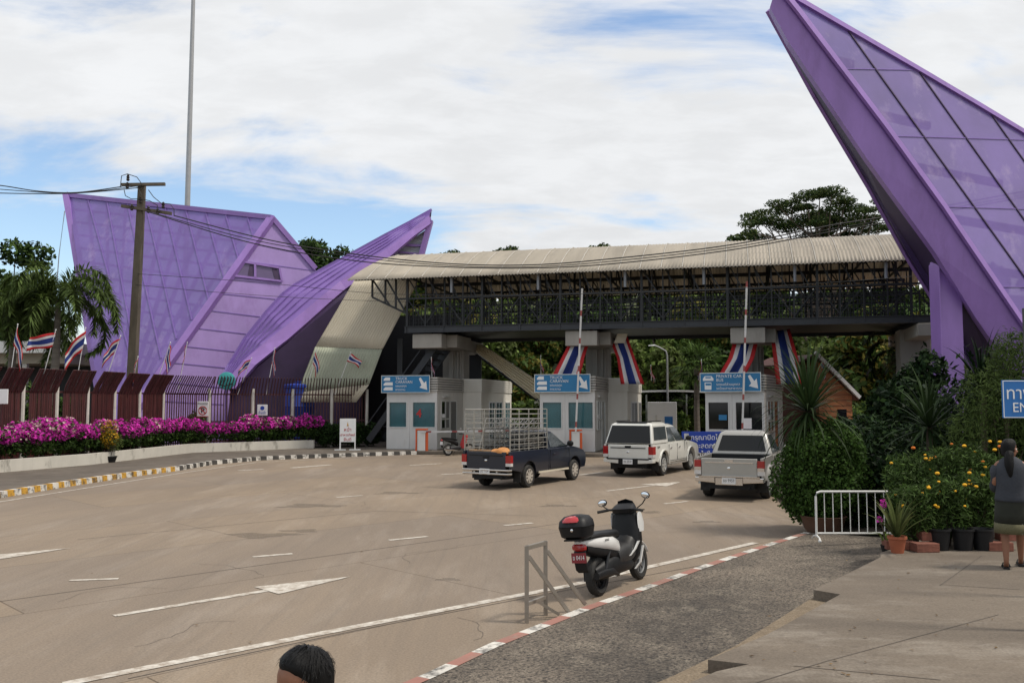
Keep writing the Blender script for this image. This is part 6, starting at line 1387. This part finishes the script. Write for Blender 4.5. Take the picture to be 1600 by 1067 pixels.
# ================================================================ metal stand and crowd barrier
s0, s1 = G(823, 973), G(852.5, 961); dxy = (s1-s0); br = Vector((.50, .20, 0))
st = thing('steel_stand', 'square-tube steel frame stand braced against the painted kerb', 'stand', s0)
m_st = pm('dull_steel', (.30, .265, .225), .35, .15, 6, metal=.4)
b = MB(); hgt = .90; Z = lambda z: Vector((0, 0, z))
b.bar(Z(0), Z(hgt), .05); b.bar(dxy, dxy+Z(hgt), .05); b.bar(Z(hgt-.025), dxy+Z(hgt-.025), .046, .05); b.bar(Z(.22), dxy+Z(.22), .04); b.build('upright', m_st, st)
b = MB(); b.bar(Z(hgt-.12)+br*.04, br+Z(.09), .042); b.build('brace', m_st, st)
b = MB(); b.bar(dxy+Z(hgt-.12)+br*.04, dxy+br+Z(.09), .042); b.build('brace', m_st, st)
b = MB(); b.bar(dxy*.5+Z(.22), dxy*.5+br*.55+Z(.03), .035); b.build('brace', m_st, st)
Yb = 15.6; l, r_ = P(1276, 840, Yb), P(1396, 843, Yb); zb = .22
cb = thing('crowd_barrier', 'white metal crowd barrier with rounded corners in front of the dark shrubs', 'barrier', (l.x, Yb, zb)); w = r_.x-l.x; h1, h0 = .84, .13
b = MB(); b.tube([(0, 0, h0-.06), (0, 0, h1-.08), (.02, 0, h1-.02), (.08, 0, h1), (w-.08, 0, h1), (w-.02, 0, h1-.02), (w, 0, h1-.08), (w, 0, h0-.06)], .02, 8); b.tube([(0, 0, h0), (w, 0, h0)], .017, 8); m_cb = pm('barrier_white', (.70, .69, .66), .4, .08, 5); b.build('frame', m_cb, cb, smooth=True)
for i in range(1, 9): b = MB(); b.tube([(w*i/9, 0, h0), (w*i/9, 0, h1)], .008, 6); b.build('bar', m_cb, cb, smooth=True)
for x in (0.0, w): b = MB(); b.tube([(x-.02, -.22, .02), (x, -.16, .06), (x, 0, .10), (x, .16, .06), (x, .22, .02)], .016, 6); b.ball((x-.02, -.22, .03), .03, 8, 5); b.build('foot', m_cb, cb, smooth=True)
# ================================================================ people (local frame: x to the figure's right, y forward)
def skinned(chains, extra=(), vox=.008, name='t'):
    """chains: list of polylines [(x,y,z,r),...]; the first one is the root chain; chains share joints by position"""
    vs, es, rs = [], [], []; idx = {}
    for ch in chains:
        prev = None
        for x, y, z, r in ch:
            k = (round(x, 4), round(y, 4), round(z, 4))
            if k not in idx: idx[k] = len(vs); vs.append((x, y, z)); rs.append(r)
            i = idx[k]
            if prev is not None and prev != i: es.append((prev, i))
            prev = i
    me = bpy.data.meshes.new(name); me.from_pydata(vs, es, []); o = bpy.data.objects.new(name, me); COL.objects.link(o)
    md = o.modifiers.new('s', 'SKIN'); md.use_smooth_shade = True
    lay = me.skin_vertices[0] if me.skin_vertices else None
    if lay is None:
        bm = bmesh.new(); bm.from_mesh(me); bm.verts.layers.skin.verify(); bm.to_mesh(me); bm.free(); lay = me.skin_vertices[0]
    for i, r in enumerate(rs): lay.data[i].radius = (r, r); lay.data[i].use_root = (i == 0)
    s2 = o.modifiers.new('u', 'SUBSURF'); s2.levels = s2.render_levels = 2
    bpy.context.view_layer.update(); m2 = bpy.data.meshes.new_from_object(o.evaluated_get(bpy.context.evaluated_depsgraph_get())); bpy.data.objects.remove(o)
    bm = bmesh.new(); bm.from_mesh(m2)
    mb = MB()
    for fnx in extra: fnx(mb)
    if mb.v:
        m3 = bpy.data.meshes.new('x'); m3.from_pydata([tuple(v) for v in mb.v], [], mb.f); bm.from_mesh(m3)
    bmesh.ops.recalc_face_normals(bm, faces=bm.faces); m4 = bpy.data.meshes.new(name); bm.to_mesh(m4); bm.free()
    o = bpy.data.objects.new(name, m4); COL.objects.link(o); q = o.modifiers.new('r', 'REMESH'); q.mode = 'VOXEL'; q.voxel_size = vox; q.use_smooth_shade = True
    s3 = o.modifiers.new('sm', 'SMOOTH'); s3.iterations = 3; s3.factor = .5
    bpy.context.view_layer.update(); m5 = bpy.data.meshes.new_from_object(o.evaluated_get(bpy.context.evaluated_depsgraph_get())); bpy.data.objects.remove(o); m5.name = name
    return m5
def head_fn(c, k=1., yaw=0.):
    M = Matrix.Rotation(yaw, 3, 'Z')
    def f(mb):
        def bl(p, r, n=14, m=10): mb.ball(Vector(c)+M @ (Vector(p)*k), tuple(q*k for q in r), n, m, M=M)
        bl((0, -.012, .045), (.076, .094, .085), 20, 14); bl((0, .018, -.03), (.062, .072, .085), 18, 12); bl((0, .05, -.088), (.03, .03, .026))
        bl((0, .092, -.012), (.011, .013, .026)); bl((0, .101, -.033), (.016, .014, .012)); bl((0, .088, -.062), (.024, .012, .011)); bl((0, .083, .012), (.052, .012, .012))
        for s in (-1, 1): bl((s*.078, -.008, -.005), (.010, .02, .032)); bl((s*.042, .062, -.028), (.024, .022, .022))
    return f
def hand(wrist, d, side, curl=.5):
    """palm, thumb and four fingers as chains; d: direction of the hand"""
    w = Vector(wrist); d = Vector(d).normalized(); up = Vector((0, 0, 1)) if abs(d.z) < .9 else Vector((0, 1, 0)); s = d.cross(up).normalized()*side; n = s.cross(d)*side
    ch = []; palm_ = w+d*.045; T = lambda v, r: (v.x, v.y, v.z, r)
    ch.append([T(w, .024), T(palm_, .026), T(w+d*.08, .024)])
    for i, (o, L) in enumerate(((-.030, .058), (-.010, .07), (.010, .066), (.028, .05))):
        k0 = w+d*.085+s*o; q = curl*(.8+.1*i); k1 = k0+(d*math.cos(q*.5)-n*math.sin(q*.5))*L*.5; k2 = k1+(d*math.cos(q*1.2)-n*math.sin(q*1.2))*L*.4; ch.append([T(palm_, .026), T(k0, .0095), T(k1, .0085), T(k2, .007)])
    t0 = w+d*.03-s*.028; t1 = t0+(d*.6-s*.7-n*.3).normalized()*.035; t2 = t1+(d*.9-s*.1-n*.3).normalized()*.03; ch.append([T(palm_, .026), T(t0, .012), T(t1, .010), T(t2, .008)])
    return ch
def limb(pts): return [tuple(p) for p in pts]
def eyes(par, c, k, yaw):
    M = Matrix.Rotation(yaw, 3, 'Z'); b = MB()
    for s in (-1, 1): b.cur = 0; b.ball(Vector(c)+M @ (Vector((s*.031, .074, .0))*k), .0125*k, 10, 7); b.cur = 1; b.ball(Vector(c)+M @ (Vector((s*.031, .0825, .0))*k), .0065*k, 8, 6)
    b.build('eyes', [m_signw, m_black], par, smooth=True, fix=False)
# ---- woman walking away at the right edge
g = G(1573, 889, PZ); fz = R(-26)
wm = thing('person', 'person with dark ponytail, slate jacket and dark skirt walking away at the right edge', 'person', (g.x+.10, g.y, PZ), fz)
hd = (0.0, .03, 1.535)
lk = (-.105, -.05, .50, .052); 
chains = [[(0, 0, .93, .11), (0, -.01, 1.05, .10), (0, -.02, 1.2, .115), (0, -.015, 1.33, .10), (0, .0, 1.41, .05), (0, .015, 1.47, .046)],
          [(0, 0, .93, .11), (-.085, 0, .86, .085), (-.09, .03, .48, .054), (-.09, .01, .30, .05), (-.09, -.03, .09, .032), (-.09, .02, .035, .032), (-.095, .14, .022, .026)],
          [(0, 0, .93, .11), (.085, .01, .86, .085), (.09, .16, .49, .054), (.09, .20, .32, .05), (.09, .24, .11, .032), (.09, .30, .05, .032), (.095, .41, .022, .026)],
          [(0, -.015, 1.33, .10), (-.155, -.01, 1.345, .055), (-.20, -.03, 1.08, .042), (-.15, .15, .98, .033), (-.11, .28, 1.0, .024)],
          [(0, -.015, 1.33, .10), (.155, -.01, 1.345, .055), (.20, -.03, 1.08, .042), (.17, .15, 1.1, .033), (.12, .26, 1.18, .024)]]
chains += hand((-.11, .28, 1.0), (.4, 1, .05), -1, .9)+hand((.12, .26, 1.18), (-.4, 1, .4), 1, .9)
me = skinned(chains, [head_fn(hd, 1., R(-38))], .007, 'body'); me.materials.append(m_skin); o = bpy.data.objects.new('body', me); COL.objects.link(o); o.parent = wm
eyes(wm, hd, 1., R(-38))
def ering(z, cx, cy, rx, ry, n=20, ph=0, wob=0): return [(cx+rx*math.cos(2*math.pi*i/n)*(1+wob*math.sin(i*3+ph)), cy+ry*math.sin(2*math.pi*i/n)*(1+wob*math.cos(i*2.5+ph)), z) for i in range(n)]
m_jacket = pm('dark_slate_cloth', (.032, .036, .046), .85, .2, 6, bump=.25); m_skirt = pm('dark_olive_cloth', (.018, .020, .014), .85, .2, 8)
b = MB(); b.loft([ering(.86, 0, -.01, .205, .165, wob=.02), ering(.88, 0, -.01, .21, .17, wob=.02), ering(1.0, 0, -.015, .185, .145, wob=.03, ph=1), ering(1.12, 0, -.02, .185, .145, wob=.03, ph=2), ering(1.26, 0, -.02, .20, .14, wob=.02), ering(1.36, 0, -.012, .185, .115), ering(1.415, 0, -.005, .10, .08), ering(1.45, 0, 0, .065, .062)])
j = b.build('jacket', m_jacket, wm, smooth=True, sub=1, fix=True)
for s, pts in ((-1, [(-.15, -.01, 1.34), (-.205, -.025, 1.2), (-.215, -.035, 1.07), (-.18, .07, 1.0), (-.135, .2, .99)]), (1, [(.15, -.01, 1.34), (.205, -.025, 1.2), (.215, -.035, 1.07), (.19, .07, 1.09), (.145, .2, 1.14)])):
    b = MB(); b.tube(pts, [.075, .07, .066, .06, .05], 12); b.build('sleeve', m_jacket, j, smooth=True, sub=1)
b = MB(); b.loft([ering(.98, 0, -.01, .165, .135), ering(.88, 0, 0, .19, .155), ering(.7, 0, .04, .20, .175), ering(.58, 0, .06, .205, .19)], caps=False); sk_ = b.build('skirt', m_skirt, wm, smooth=True, solid=.01)
b = MB(); b.loft([ering(.585, 0, .06, .208, .193), ering(.52, 0, .065, .21, .196), ering(.455, 0, .07, .212, .198)], caps=False); b.build('woven_hem', pm('woven_hem', (.11, .10, .05), .85, .5, 60, streak=(1, 1, 4)), sk_, smooth=True, solid=.012)
for x, y0, z0 in ((-.092, .06, 0), (.092, .34, .01)):
    b = MB(); b.loft([[(x+a*.045*k, y0+c, z) for a, c in ((-.8, -.13), (.8, -.13), (.9, -.02), (1.1, .09), (.6, .15), (-.6, .15), (-1.1, .09), (-.9, -.02))] for z, k in ((z0-.002, 1), (z0+.02, 1.02))]); b.tube([(x-.05, y0, z0+.02), (x-.03, y0+.04, z0+.06), (x, y0+.09, z0+.035), (x+.03, y0+.04, z0+.06), (x+.05, y0, z0+.02)], .008, 6); b.build('sandal', m_black, wm)
def hairm(c, yaw, rings, par, name='hair'):
    M = Matrix.Rotation(yaw, 3, 'Z'); b = MB(); n = 22
    b.loft([[Vector(c)+M @ Vector((rx*math.cos(2*math.pi*i/n)*(1+.03*math.sin(i*5)), cy+ry*math.sin(2*math.pi*i/n)*(1+.03*math.cos(i*4)), z)) for i in range(n)] for z, cy, rx, ry in rings]); return b.build(name, m_hair, par, smooth=True, sub=1)
hairm(hd, R(-38), [(.142, -.012, .02, .025), (.128, -.014, .055, .065), (.09, -.018, .084, .098), (.04, -.034, .09, .09), (-.02, -.05, .088, .07), (-.07, -.07, .07, .045), (-.10, -.075, .05, .035)], wm)
b = MB(); b.tube([(0, -.075, 1.53), (-.02, -.10, 1.46), (-.025, -.125, 1.38), (-.02, -.14, 1.30), (-.015, -.145, 1.23), (-.01, -.14, 1.16)], [.05, .058, .06, .055, .042, .012], 12); b.build('ponytail', m_hair, wm, smooth=True, sub=1)
# ---- man whose head shows at the bottom edge
mn = thing('person', 'person with short black hair passing below, only the top of the head in view', 'person', (P(478, 1040, 3.3).x, 3.3, 0), R(128))
k = 1.04; hd = (0, .02, 1.575)
chains = [[(0, 0, .95, .12), (0, -.01, 1.08, .115), (0, -.01, 1.22, .13), (0, -.01, 1.36, .11), (0, 0, 1.44, .058), (0, .01, 1.51, .054)],
          [(0, 0, .95, .12), (-.09, 0, .88, .09), (-.1, .02, .5, .06), (-.1, 0, .32, .055), (-.1, -.03, .09, .036), (-.1, .03, .035, .035), (-.105, .17, .024, .028)],
          [(0, 0, .95, .12), (.09, 0, .88, .09), (.1, .03, .5, .06), (.1, .0, .32, .055), (.1, -.02, .09, .036), (.1, .04, .035, .035), (.105, .18, .024, .028)],
          [(0, -.01, 1.36, .11), (-.18, -.01, 1.385, .062), (-.24, -.03, 1.12, .048), (-.25, .04, .88, .036), (-.25, .07, .80, .026)],
          [(0, -.01, 1.36, .11), (.18, -.01, 1.385, .062), (.24, -.03, 1.12, .048), (.25, .04, .88, .036), (.25, .07, .80, .026)]]
chains += hand((-.25, .07, .80), (0, .2, -1), -1, .5)+hand((.25, .07, .80), (0, .2, -1), 1, .5)
me = skinned(chains, [head_fn(hd, k)], .007, 'body'); me.materials.append(m_skin); o = bpy.data.objects.new('body', me); COL.objects.link(o); o.parent = mn
eyes(mn, hd, k, 0)
hr = hairm(hd, 0, [(.148, -.012, .02, .022), (.138, -.012, .052, .062), (.108, -.014, .082, .096), (.07, -.024, .091, .102), (.03, -.046, .092, .078), (-.02, -.066, .086, .05), (-.06, -.075, .068, .034)], mn)
rgh = random.Random(4); ps, ws = [], []
for i in range(520):
    a = rgh.uniform(0, 2*math.pi); e = rgh.uniform(.15, 1.5); d = Vector((math.cos(a)*math.cos(e), math.sin(a)*math.cos(e), math.sin(e)))
    if d.y > .45 and d.z < .62: continue
    q = Vector((hd[0], hd[1]-.018, hd[2]+.055))+Vector((d.x*.090, d.y*.104, d.z*.09)); tdir = Vector((0, .25, -1)).cross(d).cross(d)*-1; tdir = (tdir.normalized()*.9+d*.06+Vector((rgh.uniform(-.16, .16), rgh.uniform(-.16, .16), 0))).normalized(); L_ = rgh.uniform(.03, .05)
    ps.append([q-d*.004, q+tdir*L_*.5+d*.005, q+tdir*L_]); ws.append(.0022)
strips(ps, ws).build('hair_strands', m_hair, mn, fix=False)
b = MB(); b.loft([ering(.88, 0, 0, .20, .15), ering(1.05, 0, -.01, .195, .145), ering(1.25, 0, -.01, .215, .15), ering(1.39, 0, -.01, .20, .12), ering(1.45, 0, 0, .11, .085), ering(1.48, 0, 0, .075, .07)]); sh = b.build('shirt', pm('pale_shirt', (.45, .45, .42), .8, .15, 6, bump=.2), mn, smooth=True, sub=1)
for s in (-1, 1): b = MB(); b.tube([(s*.17, -.01, 1.385), (s*.225, -.02, 1.26), (s*.245, -.03, 1.14)], [.085, .078, .072], 12); b.build('sleeve', MATS['pale_shirt'], sh, smooth=True, sub=1)
for s in (-1, 1): b = MB(); b.tube([(s*.085, 0, .95), (s*.1, .01, .7), (s*.1, .02, .45), (s*.1, -.02, .1)], [.12, .1, .085, .07], 14); b.build('trouser_leg', pm('dark_trousers', (.03, .032, .04), .85, .15, 6), mn, smooth=True)
for s in (-1, 1): b = MB(); b.ball((s*.102, .06, .04), (.05, .14, .045), 12, 8); b.build('shoe', m_black, mn, smooth=True)
# ---- unseen tree added at the right so its crown shades the planting
tree('added_shade_tree', 'unseen leafy tree added right of the planting to shade it', (15.6, 15.3, .3), rclusters(91, 16, (0, 0, 8.0), (3.2, 2.2, 1.3), 1.6, .7), 7.5, 9000, .3, L_dark, tr=.3, seed=91)
# ================================================================ fallen leaves and petals
rgf = np.random.default_rng(12); pp = []
for i in range(150):
    k = rgf.random()*4.4; a, c = wb[int(k)], wb[int(k)+1]; q = lerp(a, c, k-int(k)); d = (c-a).normalized(); q = q-Vector((-d.y, d.x, 0))*(.05+abs(rgf.normal())*.5); pp.append((q.x, q.y, .168))
for i in range(40):
    q = G(rgf.uniform(1150, 1580), rgf.uniform(870, 1060), PZ); pp.append((q.x, q.y, PZ+.006))
for i in range(22):
    q = G(rgf.uniform(20, 1150), rgf.uniform(790, 1060)); pp.append((q.x, q.y, .01))
vs = []
for x, y, z in pp:
    a = rgf.random()*6.28; s = rgf.uniform(.012, .028); t = np.array([math.cos(a), math.sin(a), .1])*s; n = np.array([-math.sin(a), math.cos(a), .12])*s*.6; p = np.array([x, y, z+.006]); vs += [p-t, p+n, p+t, p-n]
lit = leaf_obj('fallen_leaves', np.array(vs), leaf('leaf_litter', (.16, .10, .045), .6)); lit['kind'] = 'stuff'
# ================================================================ sky and light
w = bpy.data.worlds.new('World'); sc.world = w; w.use_nodes = True; nt = w.node_tree; N, L = nt.nodes, nt.links
for q in list(N): N.remove(q)
out = N.new('ShaderNodeOutputWorld'); bg = N.new('ShaderNodeBackground'); bg.inputs[1].default_value = .1; L.new(bg.outputs[0], out.inputs[0])
SUN_EL, SUN_AZ = 60., 100.      # degrees; azimuth clockwise from +Y
sk = N.new('ShaderNodeTexSky'); sk.sky_type = 'NISHITA'; sk.sun_disc = False; sk.sun_elevation = R(SUN_EL); sk.sun_rotation = R(SUN_AZ); sk.air_density = 1.1; sk.dust_density = .6; sk.ozone_density = 2.0
tc = N.new('ShaderNodeTexCoord'); sp = N.new('ShaderNodeSeparateXYZ'); L.new(tc.outputs['Generated'], sp.inputs[0])
def mth(op, a, b=None, c=None, clamp=False):
    n = N.new('ShaderNodeMath'); n.operation = op; n.use_clamp = clamp
    for i, x in enumerate((a, b, c)):
        if x is None: continue
        if isinstance(x, (int, float)): n.inputs[i].default_value = x
        else: L.new(x, n.inputs[i])
    return n.outputs[0]
def smooth(x, a, b, lo=0., hi=1.):
    n = N.new('ShaderNodeMapRange'); n.interpolation_type = 'SMOOTHSTEP'; L.new(x, n.inputs[0]); n.inputs[1].default_value = a; n.inputs[2].default_value = b; n.inputs[3].default_value = lo; n.inputs[4].default_value = hi; return n.outputs[0]
zc = mth('MAXIMUM', sp.outputs[2], .02); iz = mth('DIVIDE', 1., mth('ADD', zc, .22))
cx = N.new('ShaderNodeCombineXYZ'); L.new(mth('MULTIPLY', sp.outputs[0], iz), cx.inputs[0]); L.new(mth('MULTIPLY', sp.outputs[1], iz), cx.inputs[1])
mp = N.new('ShaderNodeMapping'); mp.inputs['Rotation'].default_value = (0, 0, R(-20)); mp.inputs['Scale'].default_value = (1., 1.7, 1); mp.inputs['Location'].default_value = (.4, .1, 0); L.new(cx.outputs[0], mp.inputs['Vector'])
def noise(s, d, r, dist=0.):
    n = N.new('ShaderNodeTexNoise'); n.inputs['Scale'].default_value = s; n.inputs['Detail'].default_value = d; n.inputs['Roughness'].default_value = r; n.inputs['Distortion'].default_value = dist; L.new(mp.outputs[0], n.inputs['Vector']); return n.outputs['Fac']
n1 = noise(1.5, 12, .58, .35); n2 = noise(5., 8, .6, .2); n3 = noise(.8, 3, .5)
az = mth('ARCTAN2', sp.outputs[0], sp.outputs[1])       # 0 straight ahead, negative to the left
left = smooth(az, .12, -.22)
band = mth('MULTIPLY', smooth(sp.outputs[2], .02, .12), smooth(sp.outputs[2], .30, .15))
gap = mth('MULTIPLY', mth('MULTIPLY', left, band), .42)
hi_ = mth('MULTIPLY', smooth(sp.outputs[2], .30, .42), mth('MULTIPLY', left, .03))
cov = mth('SUBTRACT', mth('SUBTRACT', mth('ADD', mth('ADD', n1, mth('MULTIPLY', n2, .16)), .09), gap), hi_)
mask = smooth(cov, .41, .63)
shade = mth('ADD', mth('MULTIPLY', smooth(n3, .35, .7), .09), mth('MULTIPLY', smooth(n2, .35, .65), .11))
br = mth('SUBTRACT', CLOUD, mth('MULTIPLY', shade, CLOUD*.75))
cc = N.new('ShaderNodeVectorMath'); cc.operation = 'SCALE'; cc.inputs[0].default_value = (.985, 1.0, 1.02); L.new(br, cc.inputs['Scale'])
sv = N.new('ShaderNodeVectorMath'); sv.operation = 'SCALE'; sv.inputs['Scale'].default_value = SKYK; L.new(sk.outputs[0], sv.inputs[0])
mx = N.new('ShaderNodeMix'); mx.data_type = 'RGBA'; L.new(mask, mx.inputs['Factor']); L.new(sv.outputs[0], mx.inputs['A']); L.new(cc.outputs[0], mx.inputs['B']); L.new(mx.outputs['Result'], bg.inputs[0])
sd = bpy.data.lights.new('sun', 'SUN'); sd.energy = SUNE; sd.angle = R(8); sd.color = (1, .93, .82); so = bpy.data.objects.new('sun', sd); COL.objects.link(so)
e, a = R(SUN_EL), R(SUN_AZ); dirv = Vector((math.sin(a)*math.cos(e), math.cos(a)*math.cos(e), math.sin(e))); so.rotation_euler = dirv.to_track_quat('Z', 'Y').to_euler(); so.location = dirv*60
sc.view_settings.view_transform = 'Standard'; sc.view_settings.look = 'None'; sc.view_settings.gamma = 1; sc.view_settings.exposure = EXPO; sc.view_settings.use_curve_mapping = False
